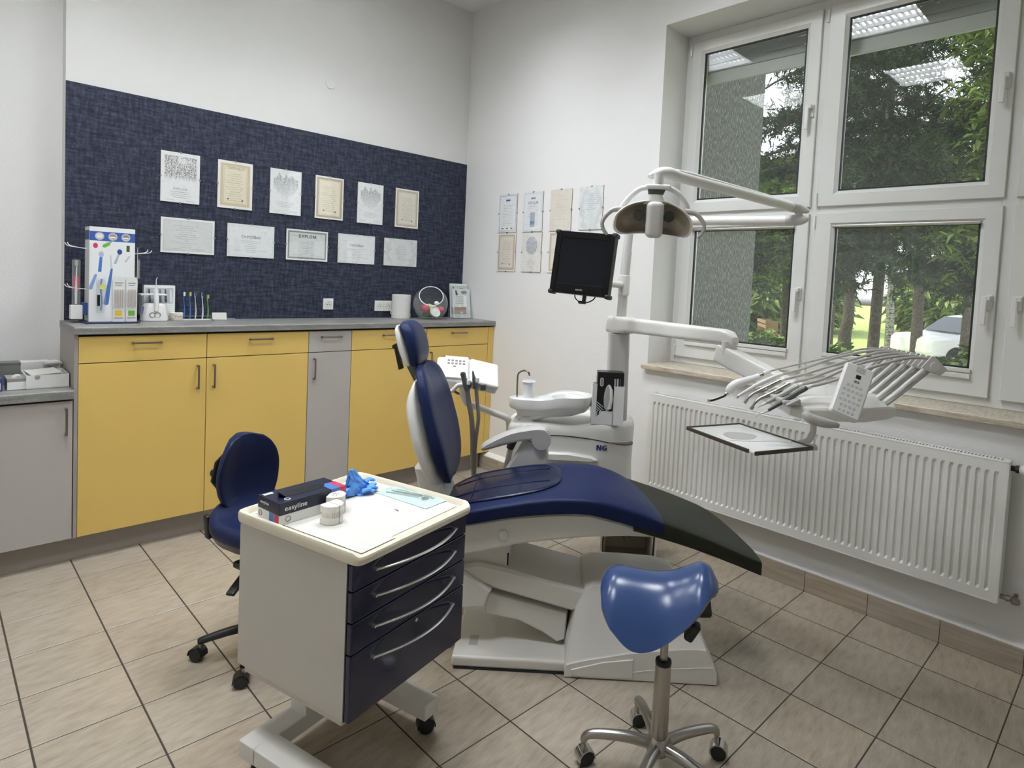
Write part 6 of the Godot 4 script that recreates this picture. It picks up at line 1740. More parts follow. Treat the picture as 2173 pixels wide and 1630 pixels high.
	put(g, "emblem", fin(torus(0.008, 0.0014), 40), M.white, Vector3(-0.078, 0.0684, 0.038))
	put(g, "emblem", fin(rt(Vector3(90, 0, 0)) * torus(0.008, 0.0010), 40), M.ink_soft, Vector3(-0.088, 0.016, 0.0603))
	put(g, "emblem", fin(rt(Vector3(90, 0, 0)) * torus(0.008, 0.0010), 40), M.ink_soft, Vector3(0.03, 0.016, 0.0603))
	put(g, "emblem", fin(rt(Vector3(0, 0, 90)) * torus(0.008, 0.0010), 40), M.ink_soft, Vector3(-0.1163, 0.016, -0.044))
	part(g, "top_label", bx(-0.108, -0.078, 0.0678, 0.0683, -0.050, -0.036), M.white)
	# two plaster casts
	for c in [[-0.113, 0.008, 0.0, "white plaster dental cast with a pencil line, nearest on the cart's tray"], [-0.052, -0.048, 0.5, "white plaster dental cast with handwriting on top, behind the nearer cast"]]:
		var m := thing("plaster_cast", c[3], "plaster cast", base + B * Vector3(c[0], Y, c[1]), 0.2527 + c[2], "plaster casts on the cart")
		var sk := 0.033
		part(m, "lower_base", jaw(sk, 0.022), M.plaster)
		part(m, "upper_base", Transform3D(Basis(), Vector3(0, 0.037, 0)) * jaw(sk, 0.021), M.plaster)
		part(m, "arch", Transform3D(Basis(), Vector3(0, 0.02, 0)) * jaw(sk * 0.86, 0.019), M.plaster)
		part(m, "upper_teeth", teeth(sk * 0.92, 0.029, 0.010), M.plaster)
		part(m, "lower_teeth", teeth(sk * 0.90, 0.020, 0.010), M.plaster)
		part(m, "pencil_line", join([bx(-0.0005, 0.0005, 0.0, 0.058, sk * 0.95, sk * 0.955 + 0.0006), bx(-0.0006, 0.0006, 0.058, 0.0584, -sk * 0.6, sk * 0.94)]), M.ink_soft)
		if c[2] > 0.1:
			for q in 2: part(m, "handwriting", tube(cr(v3([-0.022, 0.0583, 0.006 - q * 0.010, -0.012, 0.0583, 0.008 - q * 0.010, -0.004, 0.0583, 0.005 - q * 0.010, 0.006, 0.0583, 0.008 - q * 0.010, 0.018, 0.0583, 0.006 - q * 0.010]), 4), 0.0007, 5), M.ink)
	# crumpled blue glove
	var gl := thing("rubber_glove", "crumpled blue disposable glove behind the casts on the cart's tray", "glove", base + B * Vector3(0.112, Y, -0.125), 0.2)
	var nz := noise(6.0, 17, 3)
	rings = []
	for k in 15:
		var u := k / 14.0
		var r := PackedVector3Array()
		for j in 30:
			var a := TAU * j / 30
			var rad := lerpf(0.058, 0.010, pow(u, 0.8)) * (1.0 + 0.55 * nz.get_noise_3d(cos(a) * 0.25, u * 0.5, sin(a) * 0.25) + 0.12 * sin(a * 5.0 + u * 6.0))
			r.append(Vector3(-0.028 * u + cos(a) * rad * 1.05, u * 0.088 + 0.004 * sin(a * 3.0) * (1 - u), sin(a) * rad * 0.55))
		for j in r.size(): r[j].y = maxf(r[j].y, 0.0005)
		rings.append(r)
	part(gl, "palm", loft(rings), M.blueglove, 60.0)
	for f in [[0.03, 0.012, 0.02, 0.075, 0.016, 0.012], [0.02, 0.016, 0.03, 0.06, 0.010, 0.038], [0.0, 0.012, 0.03, 0.03, 0.010, 0.055], [-0.04, 0.02, 0.0, -0.075, 0.016, 0.02], [0.03, 0.03, 0.0, 0.085, 0.022, -0.008]]:
		var a := Vector3(f[0], f[1], f[2])
		var b := Vector3(f[3], f[4], f[5])
		part(gl, "finger", tube(cr([a, a.lerp(b, 0.4) + Vector3(0, 0.008, 0.003), a.lerp(b, 0.75) + Vector3(0, 0.002, -0.003), b], 4), [0.013, 0.012, 0.0115, 0.010, 0.0105, 0.0115, 0.0105, 0.009, 0.0095, 0.0105, 0.0095, 0.008, 0.004], 10, 0.6), M.blueglove)
	# sterile pouch with instruments
	var po := thing("sterile_pouch", "pale green sterile pouch with instruments at the right of the cart's tray", "pouch", base + B * Vector3(0.198, Y, 0.045), 0.2527 - 0.05)
	var s := PackedVector3Array()
	var g0 := 14
	var hw := Vector2(0.052, 0.120)
	for pass_ in 2:
		for i in g0:
			for j in g0:
				var q := []
				for c in [[i, j], [i + 1, j], [i + 1, j + 1], [i, j + 1]]:
					var x: float = lerpf(-hw.x, hw.x, float(c[0]) / g0)
					var z: float = lerpf(-hw.y, hw.y, float(c[1]) / g0)
					var puff := (1 - pow(x / hw.x, 4.0)) * (1 - pow(z / hw.y, 6.0))
					var y := (0.008 * puff + 0.010 * maxf(0, nz.get_noise_2d(x * 8, z * 8)) * puff + 0.0012) if pass_ == 0 else 0.0004
					q.append(Vector3(x, y, z))
				if pass_ == 0: q4(s, q[0], q[1], q[2], q[3])
				else: q4(s, q[0], q[3], q[2], q[1])
	part(po, "paper_back", bx(-hw.x, hw.x, 0.0, 0.0006, -hw.y, hw.y), tinted(hx("cde9e1"), 0.6))
	part(po, "mirror", join([cyl(Vector3(-0.030, 0.004, -0.09), Vector3(0.006, 0.0045, 0.03), 0.0022, 8), rt(Vector3(0, 20, 0), Vector3(0.013, 0.004, 0.055)) * lathe([Vector2(0, -0.001), Vector2(0.012, -0.001), Vector2(0.013, 0.0), Vector2(0.012, 0.001), Vector2(0, 0.001)], 18)]), M.steel)
	part(po, "tweezers", join([cyl(Vector3(-0.010, 0.0045, -0.085), Vector3(0.024, 0.004, 0.03), 0.0018, 8), cyl(Vector3(-0.010, 0.0045, -0.085), Vector3(0.016, 0.004, 0.035), 0.0018, 8)]), M.handgrey)
	part(po, "probe", tube(cr(v3([0.012, 0.004, -0.08, 0.022, 0.0045, -0.01, 0.032, 0.004, 0.06, 0.026, 0.004, 0.072, 0.032, 0.004, 0.08]), 4), 0.0016, 8), M.steel)
	part(po, "clear_front", s, M.film, 60.0)
	one("burr_tip", join([cyl(Vector3(-0.009, 0.0012, 0), Vector3(0.005, 0.0012, 0), 0.0012, 8), cyl(Vector3(0.004, 0.0013, 0), Vector3(0.010, 0.0013, 0), 0.0008, 8)]), M.handgrey, "tiny dark instrument tip lying on the paper sheet", "tip", base + B * Vector3(0.072, Y + 0.0008, 0.098), 1.7)

# overlapping thin sheets with slightly wavy surfaces
func cloth_sheet() -> PackedVector3Array:
	var out := PackedVector3Array()
	var nz := noise(3.0, 41, 2)
	for q in [[-0.205, 0.225, -0.235, 0.225, 0.0], [-0.214, -0.085, -0.09, 0.242, 0.0011]]:
		var n := 12
		for i in n:
			for j in n:
				for sd in 2:
					var p := []
					for c in [[i, j], [i + 1, j], [i + 1, j + 1], [i, j + 1]]:
						var x: float = lerpf(q[0], q[1], float(c[0]) / n)
						var z: float = lerpf(q[2], q[3], float(c[1]) / n)
						p.append(Vector3(x, q[4] + (0.0006 + 0.0007 * (nz.get_noise_2d(x, z) + 0.6) if sd == 0 else 0.0), z))
					if sd == 0: q4(out, p[0], p[1], p[2], p[3])
					else: q4(out, p[0], p[3], p[2], p[1])
	return out

func build_stools() -> void:
	# --- saddle stool ---
	var c := Vector3(-1.679, 0, 3.272)
	var turn := -atan2(0.843, 0.538)
	var t := thing("saddle_stool", "blue saddle-shaped stool on a chrome five-star base in the foreground", "stool", c, turn)
	var yc := [-0.205, 0.628, -0.19, 0.648, -0.16, 0.660, -0.06, 0.657, 0.0, 0.664, 0.06, 0.690, 0.10, 0.708, 0.13, 0.694, 0.15, 0.655]
	var hw := [-0.205, 0.055, -0.193, 0.115, -0.165, 0.158, -0.108, 0.184, -0.054, 0.185, 0.014, 0.170, 0.06, 0.155, 0.095, 0.136, 0.125, 0.095, 0.141, 0.062, 0.15, 0.03]
	var rings := []
	for k in 34:
		var u := lerpf(-0.205, 0.15, k / 33.0)
		var w := tab(hw, u)
		var y0 := tab(yc, u)
		var r := PackedVector3Array()
		var n := 26
		for j in n:
			var d := lerpf(-1, 1, float(j) / (n - 1))
			r.append(Vector3(u, y0 - 4.3 * w * w * pow(absf(d), 2.0), d * w))
		for j in n:
			var d := lerpf(1, -1, float(j) / (n - 1))
			var th := 0.052 * pow(maxf(1.0 - pow(absf(d), 4.0), 0.0), 0.5) * clampf(w / 0.12, 0.2, 1)
			r.append(Vector3(u, y0 - 4.3 * w * w * pow(absf(d), 2.0) - th - 0.002, d * w * 0.985))
		rings.append(r)
	part(t, "saddle_seat", loft(rings), M.saddle, 65.0)
	part(t, "seat_plate", bxr(-0.07, 0.09, 0.562, 0.584, -0.07, 0.07, 0.006), M.black)
	part(t, "tilt_mechanism", join([bxr(-0.035, 0.085, 0.52, 0.57, -0.045, 0.045, 0.008), rt(Vector3(0, 0, 10), Vector3(0.115, 0.555, -0.05)) * rb(Vector3(0.045, 0.06, 0.05), 0.010, 2), bxr(0.04, 0.115, 0.545, 0.57, -0.06, -0.02, 0.006)]), M.black)
	part(t, "lever_knob", rt(Vector3(10, 0, -25), Vector3(0.080, 0.510, 0.03)) * rb(Vector3(0.030, 0.065, 0.034), 0.010, 2), M.rubber)
	part(t, "gas_spring", cyl(Vector3(0, 0.38, 0), Vector3(0, 0.53, 0), 0.0125, 18), M.steel)
	part(t, "spring_collar", lathe([Vector2(0.013, 0.0), Vector2(0.0245, 0.0), Vector2(0.0255, 0.006), Vector2(0.0245, 0.014), Vector2(0.013, 0.015)], 22, Vector3(0, 0.374, 0)), M.rubber)
	part(t, "column", lathe([Vector2(0, 0.11), Vector2(0.027, 0.11), Vector2(0.0265, 0.2), Vector2(0.0245, 0.378), Vector2(0, 0.378)], 26), M.steel)
	part(t, "hub", lathe([Vector2(0, 0.085), Vector2(0.032, 0.087), Vector2(0.040, 0.10), Vector2(0.040, 0.125), Vector2(0.030, 0.142), Vector2(0, 0.145)], 22), M.steel)
	for k in 5:
		var a := deg_to_rad(-124.0 + 72.0 * k)
		var v := Basis(Vector3.UP, -turn) * Vector3(cos(a), 0, sin(a))
		part(t, "leg", tube(cr([v * 0.02 + Vector3(0, 0.112, 0), v * 0.10 + Vector3(0, 0.118, 0), v * 0.19 + Vector3(0, 0.110, 0), v * 0.228 + Vector3(0, 0.098, 0), v * 0.238 + Vector3(0, 0.078, 0)], 4), [0.019, 0.019, 0.0185, 0.018, 0.0175, 0.017, 0.0165, 0.016, 0.0155, 0.015, 0.0145, 0.014, 0.0135, 0.013, 0.0125, 0.012, 0.011], 12, 1.0), M.steel)
		caster(t, v * 0.238, -a + 0.9 * k, 0.025, M.rubber, M.chrome)
	# --- assistant's chair ---
	t = thing("work_chair", "blue upholstered work chair with a rounded back behind the drawer cart", "chair", Vector3(-2.33, 0, 1.80), 0.263)
	# pad outline lofted upwards, bending back
	var bw := [0.575, 0.085, 0.60, 0.112, 0.64, 0.130, 0.69, 0.138, 0.74, 0.136, 0.79, 0.122, 0.83, 0.098, 0.855, 0.070, 0.866, 0.030]
	var bz := [0.575, -0.150, 0.62, -0.172, 0.70, -0.178, 0.78, -0.170, 0.83, -0.168, 0.866, -0.174]
	rings = []
	for k in 24:
		var y := lerpf(0.575, 0.866, k / 23.0)
		var r := PackedVector3Array()
		for p in sring(Vector3.ZERO, Vector3(1, 0, 0), Vector3(0, 1, 0), 3.4, 36):
			var w := tab(bw, y)
			r.append(Vector3(p.x * w, y, tab(bz, y) + p.y * 0.026 + 0.050 * p.x * p.x * (w / 0.138)))
		rings.append(r)
	part(t, "backrest", loft(rings), M.stoolblue, 50.0)
	rings = []
	for q in [[0.485, 0.80, 0.0], [0.50, 0.94, 0.0], [0.52, 1.0, 0.0], [0.545, 1.0, 0.0], [0.562, 0.95, 0.0], [0.572, 0.85, 0.0], [0.575, 0.5, 0.0], [0.574, 0.05, 0.0]]:
		var r := PackedVector3Array()
		for p in sring(Vector3.ZERO, Vector3(1, 0, 0), Vector3(0, 1, 0), 2.8, 40):
			var back := smoothstep(0.3, 1.0, -p.y * q[1])
			var roll := 0.045 * smoothstep(0.4, 1.0, p.y * q[1]) * (1.0 if q[0] > 0.5 else 0.6)
			r.append(Vector3(p.x * 0.205 * q[1], q[0] + 0.045 * back - roll * 0.5, p.y * 0.195 * q[1] + 0.015))
		rings.append(r)
	part(t, "seat", loft(rings), M.stoolblue, 50.0)
	part(t, "seat_shell", loft([sring(Vector3(0, 0.462, 0.015), Vector3(0.12, 0, 0), Vector3(0, 0, 0.12), 3.0), sring(Vector3(0, 0.478, 0.015), Vector3(0.18, 0, 0), Vector3(0, 0, 0.17), 3.0), sring(Vector3(0, 0.512, 0.015), Vector3(0.198, 0, 0), Vector3(0, 0, 0.188), 3.0)]), M.black)
	part(t, "back_shell", loft([sring(Vector3(0, 0.60, -0.205), Vector3(0.06, 0, 0), Vector3(0, 0, 0.012), 3.0), sring(Vector3(0, 0.68, -0.215), Vector3(0.11, 0, 0), Vector3(0, 0, 0.016), 3.0), sring(Vector3(0, 0.76, -0.205), Vector3(0.10, 0, 0), Vector3(0, 0, 0.014), 3.0), sring(Vector3(0, 0.80, -0.197), Vector3(0.06, 0, 0), Vector3(0, 0, 0.010), 3.0)]), M.black)
	part(t, "back_upright", tube(cr(v3([0, 0.475, -0.08, 0, 0.468, -0.17, 0, 0.50, -0.225, 0, 0.60, -0.235, 0, 0.72, -0.220]), 5), 0.013, 10, 2.2), M.black)
	part(t, "height_knob", cyl(Vector3(-0.05, 0.70, -0.235), Vector3(-0.095, 0.71, -0.225), 0.016, 14), M.rubber)
	part(t, "tilt_lever", rt(Vector3(8, 0, 10), Vector3(-0.15, 0.52, -0.165)) * rb(Vector3(0.022, 0.105, 0.030), 0.008, 2), M.black)
	part(t, "mechanism", join([bxr(-0.07, 0.07, 0.405, 0.468, -0.06, 0.09, 0.012), bxr(-0.155, -0.05, 0.398, 0.425, 0.0, 0.05, 0.010, 2)]), M.black)
	part(t, "height_lever", join([tube(cr(v3([-0.04, 0.41, 0.03, -0.10, 0.385, 0.045, -0.135, 0.365, 0.05]), 4), 0.006, 8), rt(Vector3(0, 20, 24), Vector3(-0.170, 0.352, 0.055)) * rb(Vector3(0.09, 0.014, 0.036), 0.006, 2)]), M.black)
	part(t, "gas_spring", join([cyl(Vector3(0, 0.30, 0), Vector3(0, 0.42, 0), 0.0125, 16), cyl(Vector3(0, 0.10, 0), Vector3(0, 0.31, 0), 0.025, 18)]), M.black)
	for k in 5:
		var a := deg_to_rad(129.0 + 73.0 * k)
		var v := Basis(Vector3.UP, -0.263) * Vector3(cos(a), 0, sin(a))
		part(t, "leg", tube(cr([v * 0.02 + Vector3(0, 0.105, 0), v * 0.12 + Vector3(0, 0.100, 0), v * 0.205 + Vector3(0, 0.084, 0), v * 0.242 + Vector3(0, 0.076, 0)], 4), [0.024, 0.023, 0.022, 0.022, 0.021, 0.020, 0.020, 0.019, 0.018, 0.018, 0.017, 0.016, 0.013], 10, 0.8), M.black)
		caster(t, v * 0.236, -a + 0.7 * k, 0.025, M.rubber, M.black)
func mm(parent: Node, called: String, mesh: Mesh, m: Material, xs: Array, cols: PackedColorArray) -> void:
	var q := MultiMesh.new()
	q.transform_format = MultiMesh.TRANSFORM_3D
	q.use_colors = true
	q.mesh = mesh
	q.instance_count = xs.size()
	for i in xs.size():
		q.set_instance_transform(i, xs[i])
		q.set_instance_color(i, cols[i])
	var o := MultiMeshInstance3D.new()
	o.name = called
	o.multimesh = q
	o.material_override = m
	o.set_meta("kind", "stuff")
	parent.add_child(o, true)

# a sprig of broad leaves, each a folded blade
func leaf_sprig(n: int, len: float, wid: float, sd: int) -> ArrayMesh:
	var rng := RandomNumberGenerator.new()
	rng.seed = sd
	var s := PackedVector3Array()
	for k in n:
		var a := TAU * k / n + rng.randf() * 0.8
		var up := rng.randf_range(-0.5, 0.6)
		var d := Vector3(cos(a) * cos(up), sin(up), sin(a) * cos(up))
		var sd2 := d.cross(Vector3(rng.randf() - 0.5, 1, rng.randf() - 0.5)).normalized()
		var nrm := sd2.cross(d)
		var o := d * len * rng.randf_range(0.05, 0.5) + Vector3(rng.randf() - 0.5, rng.randf() - 0.5, rng.randf() - 0.5) * len * 0.6
		var l := len * rng.randf_range(0.7, 1.1)
		var tip := o + d * l - Vector3(0, l * 0.2, 0)
		var mid := o + d * l * 0.5
		s.append_array([o, mid + sd2 * wid + nrm * wid * 0.3, tip, o, tip, mid, o, mid, tip, o, tip, mid - sd2 * wid + nrm * wid * 0.3])
	return fin(s, 10.0)

# a drooping conifer twig with needles
func needle_twig(sd: int) -> ArrayMesh:
	var rng := RandomNumberGenerator.new()
	rng.seed = sd
	var s := PackedVector3Array()
	for k in 30:
		var u := k / 30.0
		var p := Vector3(u * 0.42, -0.24 * u * u, 0)
		var a := rng.randf() * TAU
		var d := Vector3(0.55, cos(a) * 0.8, sin(a) * 0.9).normalized() * rng.randf_range(0.07, 0.12)
		var w := d.cross(Vector3(rng.randf() - 0.5, rng.randf() - 0.5, rng.randf() - 0.5)).normalized() * 0.010
		s.append_array([p - w, p + w, p + d])
	return fin(s, 10.0)

func conifer(label: String, at: Vector3, hgt: float, low: float, spread: float, sd: int, trunk_r: float, density := 1.0) -> void:
	var t := thing("conifer_tree", label, "tree", at, 0.0, "trees outside the window")
	var rng := RandomNumberGenerator.new()
	rng.seed = sd
	part(t, "trunk", tube(cr(v3([0, 0.0, 0, 0.03, hgt * 0.3, 0.02, 0, hgt * 0.7, -0.02, 0, hgt, 0]), 4), [trunk_r * 1.3, trunk_r * 1.1, trunk_r, trunk_r, trunk_r * 0.9, trunk_r * 0.85, trunk_r * 0.75, trunk_r * 0.65, trunk_r * 0.55, trunk_r * 0.45, trunk_r * 0.35, trunk_r * 0.2, 0.02], 10), M.bark)
	var xs := []
	var cols := PackedColorArray()
	var br := []
	var y := low
	while y < hgt:
		var reach := spread * pow(1.0 - (y - low * 0.5) / (hgt * 1.05), 0.8)
		for b in 6:
			var a := rng.randf() * TAU
			var rr := reach * rng.randf_range(0.75, 1.1)
			var dir := Vector3(cos(a), 0, sin(a))
			br.append(tube(cr([Vector3(0, y, 0), dir * rr * 0.5 + Vector3(0, y - rr * 0.10, 0), dir * rr + Vector3(0, y - rr * 0.28, 0)], 3), [0.03, 0.026, 0.022, 0.018, 0.014, 0.010, 0.006], 5))
			var m := int(rr * 20 * density)
			for k in m:
				var u := rng.randf_range(0.12, 1.0)
				var p := dir * rr * u + Vector3(0, y - rr * (0.06 * u + 0.22 * u * u), 0)
				var yaw := -a + rng.randf_range(-1.3, 1.3)
				var bs := Basis(Vector3.UP, yaw) * Basis(Vector3.BACK, rng.randf_range(-0.9, 0.15)) * Basis(Vector3.RIGHT, rng.randf() * TAU)
				xs.append(Transform3D(bs.scaled(Vector3.ONE * rng.randf_range(0.7, 1.5)), p))
				var g := rng.randf_range(0.6, 1.25)
				cols.append(Color(0.045 * g, 0.066 * g, 0.034 * g))
		y += rng.randf_range(0.30, 0.46)
	part(t, "branches", join(br), M.bark)
	mm(t, "needles", cache.twig, M.leaf, xs, cols)

func broadleaf(called: String, label: String, at: Vector3, crowns: Array, n: int, sd: int, trunk: Array, tone: Color, sprig: String) -> void:
	var t := thing(called, label, "tree" if called != "shrub" else "shrub", at, 0.0, "trees outside the window" if called != "shrub" else "shrubs outside the window")
	var rng := RandomNumberGenerator.new()
	rng.seed = sd
	if trunk.size():
		var p := v3(trunk[0])
		var rs := []
		var cp := cr(p, 4)
		for k in cp.size(): rs.append(lerpf(trunk[1], trunk[2], float(k) / (cp.size() - 1)))
		part(t, "trunk", tube(cp, rs, 10), trunk[3])
	var br := []
	var xs := []
	var cols := PackedColorArray()
	for c in crowns:
		var o := Vector3(c[0], c[1], c[2])
		var rad := Vector3(c[3], c[4], c[5])
		for b in 7:
			var d := Vector3(rng.randfn(), rng.randfn(), rng.randfn()).normalized()
			br.append(tube(PackedVector3Array([o + Vector3(0, -rad.y * 0.6, 0), o + d * rad * 0.45, o + d * rad * 0.95]), [0.03, 0.016, 0.005], 5))
		for k in int(n / crowns.size()):
			var d := Vector3(rng.randfn(), rng.randfn(), rng.randfn()).normalized() * pow(rng.randf(), 0.45)
			xs.append(Transform3D(Basis.from_euler(Vector3(rng.randf() * 0.8 - 0.4, rng.randf() * TAU, rng.randf() * 0.8 - 0.4)).scaled(Vector3.ONE * rng.randf_range(0.7, 1.3)), o + d * rad))
			var g := rng.randf_range(0.55, 1.45)
			cols.append(Color(tone.r * g, tone.g * g * rng.randf_range(0.92, 1.08), tone.b * g))
	part(t, "branches", join(br), M.bark)
	mm(t, "foliage", cache[sprig], M.leaf, xs, cols)

func build_outside() -> void:
	M.leaf = mt(Color.WHITE, 0.8, 0.0, 0.22)
	M.leaf.vertex_color_use_as_albedo = true
	M.leaf.backlight_enabled = true
	M.leaf.backlight = Color(0.35, 0.38, 0.25)
	var bn := noise(0.08, 201, 4)
	M.bark = tpl(mt(Color.WHITE, 0.95), img(64, 64, func(x, y): return hx("3d342c").lightened(0.25 * (0.5 + bn.get_noise_2d(x * 3.0, y)))), 2.0)
	M.birch = tpl(mt(Color.WHITE, 0.9), img(64, 64, func(x, y): return hx("b9b6ac") if bn.get_noise_2d(x * 0.6, y * 4.0) < 0.18 else hx("4a453e")), 1.5)
	cache.twig = needle_twig(7)
	cache.leaf_a = leaf_sprig(14, 0.16, 0.035, 21)
	cache.leaf_b = leaf_sprig(12, 0.13, 0.038, 22)
	cache.leaf_big = leaf_sprig(16, 0.7, 0.16, 24)
	cache.leaf_c = leaf_sprig(11, 0.20, 0.030, 23)
	var G := -0.30
	var gn := noise(0.05, 220, 4)
	M.grass = tpl(mt(Color.WHITE, 0.95), img(256, 256, func(x, y): return hx("7e9a4a").lerp(hx("b9c177"), clampf(0.5 + gn.get_noise_2d(x * 1.5, y * 1.5) * 1.2, 0, 1)).darkened(0.25 * maxf(0, gn.get_noise_2d(x * 6.0, y * 6.0)))), 0.35, true)
	var gr := one("lawn", bx(0.50, 140, G - 0.5, G, -130, 60), M.grass, "sunlit grass ground beyond the window", "lawn")
	one("pavement", bx(0.45, 2.6, G, G + 0.02, -30, 20), tinted(hx("9b9a94"), 0.9), "pale paved strip along the house outside", "pavement")
	one("parking_lane", bx(9.0, 26.0, G, G + 0.015, 0.6, 40), tinted(hx("b4b2aa"), 0.9), "pale paved lane the white car stands on", "pavement")
	# projecting outer wall beside the window
	one("outer_wall", bx(0.42, 1.62, G, 5.0, 1.52, 1.86), M.stucco, "grey-green rendered outer wall jutting out left of the window", "wall")
	one("house_front", join([bx(0.42, 0.50, G, 5.0, -6.0, 1.52), bx(0.42, 0.50, G, 1.02, 1.86, 9.0), bx(0.42, 0.50, 3.26, 5.0, 1.86, 9.0)]), M.stucco, "rendered outer face of the house around the window", "wall")
	# direction from the camera into the garden
	var cp := Vector3(-3.33, 0, 4.30)
	var far := func(px: float, d: float) -> Vector3:
		# ground point seen in column px, d metres ahead
		var dir := Vector3(-0.0, 0, -1.0).rotated(Vector3.UP, -0.7907) + Vector3(1, 0, 0).rotated(Vector3.UP, -0.7907) * ((px - 1151.7) / 1317.07)
		return cp + dir * d + Vector3(0, G, 0)
	conifer("dark spruce filling the upper left panes outside", far.call(1690, 10.0), 9.0, 2.5, 2.3, 301, 0.09, 0.85)
	conifer("dark spruce in the middle of the large upper pane outside", far.call(1855, 11.5), 10.0, 2.7, 2.8, 302, 0.10, 0.9)
	conifer("dark spruce with hanging boughs right of the large panes outside", far.call(2050, 16.0), 7.0, 2.9, 2.6, 303, 0.12, 0.6)
	conifer("distant spruce behind the nearer spruces outside", far.call(1760, 19.0), 10.0, 3.6, 3.0, 304, 0.13, 0.5)
	broadleaf("broadleaf_tree", "light green leafy tree at the right of the large upper pane", far.call(2085, 9.5), [[0, 3.1, 0, 1.2, 0.9, 1.2], [0.4, 4.6, 0.3, 1.2, 0.9, 1.2], [0.1, 5.9, 0.3, 1.0, 0.7, 1.0]], 1100, 311, [[0, 0.0, 0, 0.1, 1.5, 0, 0.0, 3.0, 0.1, 0.1, 5.6, 0.1], 0.10, 0.03, M.bark], Color(0.26, 0.36, 0.09), "leaf_c")
	broadleaf("broadleaf_tree", "tall crooked dark tree trunk left in the lower large pane", far.call(1795, 19.5), [[0, 4.8, 0, 1.8, 1.2, 1.8]], 900, 312, [[0.1, 0.0, 0, 0.0, 0.6, 0, -0.1, 1.2, 0.1, 0.15, 2.2, 0.0, 0.0, 4.6, 0]	, 0.22, 0.12, M.bark], Color(0.08, 0.13, 0.04), "leaf_a")
	broadleaf("birch_tree", "slender birch trunk in the lower large pane", far.call(1888, 18.5), [[0, 5.2, 0, 1.4, 1.4, 1.4]], 700, 313, [[0.15, 0.0, 0, 0.05, 1.0, 0, -0.1, 2.4, 0, -0.1, 5.0, 0], 0.15, 0.07, M.birch], Color(0.12, 0.18, 0.06), "leaf_a")
	broadleaf("broadleaf_tree", "straight dark trunk beside the white car in the lower large pane", far.call(1947, 17.0), [[0, 5.4, 0, 1.8, 1.6, 1.8]], 900, 314, [[0.1, 0.0, 0, 0.0, 1.0, 0, -0.1, 3.0, 0, -0.05, 5.4, 0], 0.17, 0.09, M.bark], Color(0.08, 0.13, 0.05), "leaf_a")
	broadleaf("broadleaf_tree", "green leafy tree crown filling the lower left pane", far.call(1640, 10.5), [[0, 2.75, 0, 1.0, 0.75, 1.0], [0.5, 3.6, -0.4, 1.0, 0.7, 1.0], [-0.5, 3.0, 0.4, 0.7, 0.6, 0.7]], 1300, 321, [[0.6, 0.0, 0.1, 0.5, 1.2, 0.0, 0.4, 2.4, 0.0, 0.2, 3.2, 0.0], 0.09, 0.04, M.bark], Color(0.20, 0.29, 0.06), "leaf_b")
	broadleaf("shrub", "low bush in front of the lawn in the lower left pane", far.call(1635, 7.0), [[0, 0.98, 0, 0.55, 0.38, 0.55], [0.5, 0.9, 0.5, 0.5, 0.32, 0.5]], 750, 322, [], Color(0.15, 0.23, 0.06), "leaf_b")
	broadleaf("shrub", "low twiggy bush at the bottom of the large lower pane", far.call(1810, 7.5), [[0, 0.85, 0, 0.5, 0.24, 0.5], [-0.5, 0.75, -0.3, 0.4, 0.25, 0.4]], 260, 323, [], Color(0.13, 0.19, 0.06), "leaf_b")
	broadleaf("shrub", "low twiggy bush below the white car", far.call(1990, 7.0), [[0, 0.80, 0, 0.5, 0.26, 0.5], [0.4, 1.0, 0.4, 0.45, 0.3, 0.4]], 300, 324, [], Color(0.10, 0.15, 0.05), "leaf_b")
	broadleaf("shrub", "sunlit hedge far across the lawn", far.call(1860, 34.0), [[-6, 1.6, -3, 5, 2.0, 3], [4, 1.7, 3, 5, 2.1, 3], [-14, 1.8, -9, 6, 2.2, 4]], 2600, 325, [], Color(0.20, 0.27, 0.09), "leaf_big")
	var bn2 := one("wooden_bench", join([bx(-0.9, 0.9, 0.42, 0.46, -0.2, 0.2), bx(-0.9, 0.9, 0.62, 0.72, -0.24, -0.20), bx(-0.9, 0.9, 0.78, 0.88, -0.26, -0.22), bx(-0.8, -0.72, 0, 0.88, -0.24, 0.18), bx(0.72, 0.8, 0, 0.88, -0.24, 0.18)]), tinted(hx("8a6f55"), 0.8), "brown wooden bench on the lawn in the lower left pane", "bench", far.call(1632, 22.0), 0.6)
	build_car(far.call(2085, 17.4) + Vector3(0, 0.016, 0), -0.72)

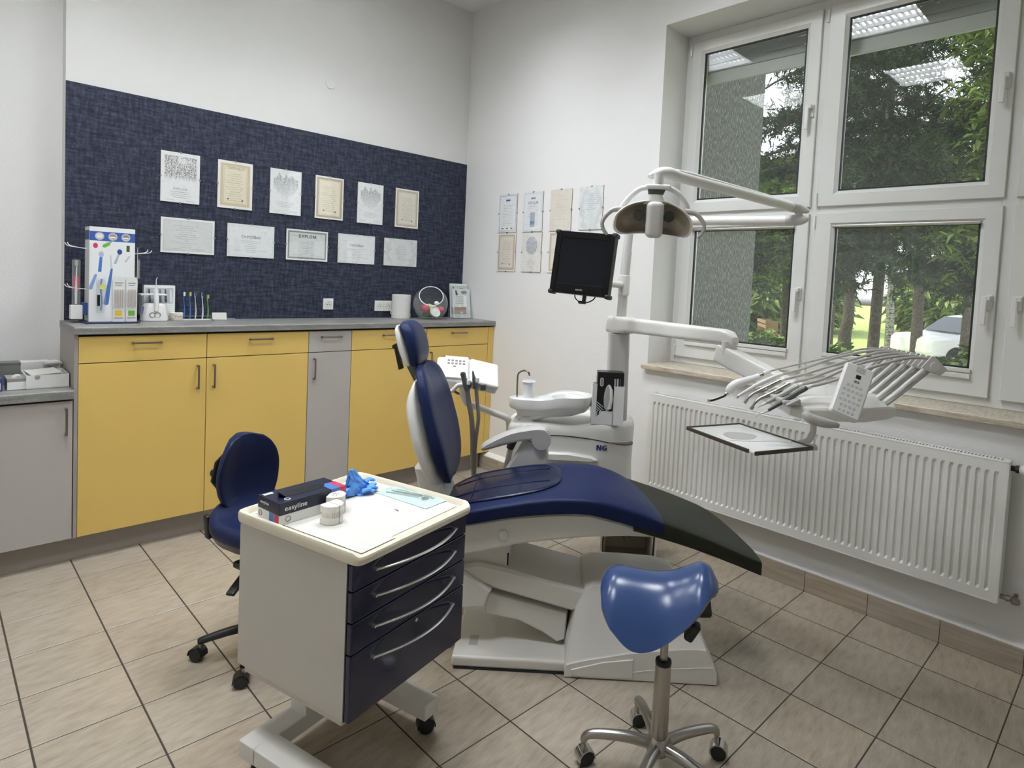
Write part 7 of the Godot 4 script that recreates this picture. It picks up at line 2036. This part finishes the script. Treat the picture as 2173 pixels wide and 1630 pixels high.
func build_car(at: Vector3, turn: float) -> void:
	var t := thing("parked_car", "white parked car seen through the branches in the lower large pane", "car", at, turn)
	var paint := mt(hx("f2f3f3"), 0.2)
	paint.clearcoat_enabled = true
	paint.clearcoat = 0.6
	var body := v2([-2.1, 0.35, -2.15, 0.55, -2.05, 0.85, -1.2, 0.95, -0.55, 1.38, 0.55, 1.45, 1.35, 1.30, 1.95, 0.95, 2.12, 0.80, 2.1, 0.35, 1.75, 0.28, -1.75, 0.28])
	part(t, "body", ext(cr2(Array(body), 3), -0.85, 0.85, 0.10), paint, 40.0)
	var dark := mt(hx("20272b"), 0.08)
	for sg in [-1.0, 1.0]:
		part(t, "side_window", ext(v2([-0.95, 0.98, -0.48, 1.30, 0.10, 1.36, 0.10, 0.98]), sg * 0.845 - 0.008, sg * 0.845 + 0.008), dark)
		part(t, "side_window", ext(v2([0.16, 0.98, 0.16, 1.36, 0.62, 1.36, 1.20, 1.20, 1.45, 1.0]), sg * 0.845 - 0.008, sg * 0.845 + 0.008), dark)
	part(t, "windscreen", rt(Vector3(0, 0, 33.5), Vector3(-0.90, 1.185, 0)) * bx(-0.36, 0.36, 0, 0.012, -0.70, 0.70), dark)
	part(t, "rear_window", rt(Vector3(0, 0, -27), Vector3(1.66, 1.155, 0)) * bx(-0.28, 0.28, 0, 0.012, -0.66, 0.66), dark)
	for c in [[-1.35, -0.78], [-1.35, 0.78], [1.32, -0.78], [1.32, 0.78]]:
		part(t, "wheel", rt(Vector3(90, 0, 0), Vector3(c[0], 0.31, c[1])) * lathe([Vector2(0, -0.09), Vector2(0.2, -0.09), Vector2(0.29, -0.10), Vector2(0.31, -0.07), Vector2(0.31, 0.07), Vector2(0.29, 0.10), Vector2(0.2, 0.09), Vector2(0, 0.09)], 22), M.rubber)
	for sg in [-1.0, 1.0]:
		part(t, "headlamp_cover", rb(Vector3(0.16, 0.14, 0.34), 0.05, 2, Vector3(-2.04, 0.72, sg * 0.60)), tinted(hx("cfd6d8"), 0.1))
		part(t, "wing_mirror", rb(Vector3(0.12, 0.12, 0.18), 0.04, 2, Vector3(-0.62, 1.02, sg * 0.95)), paint)
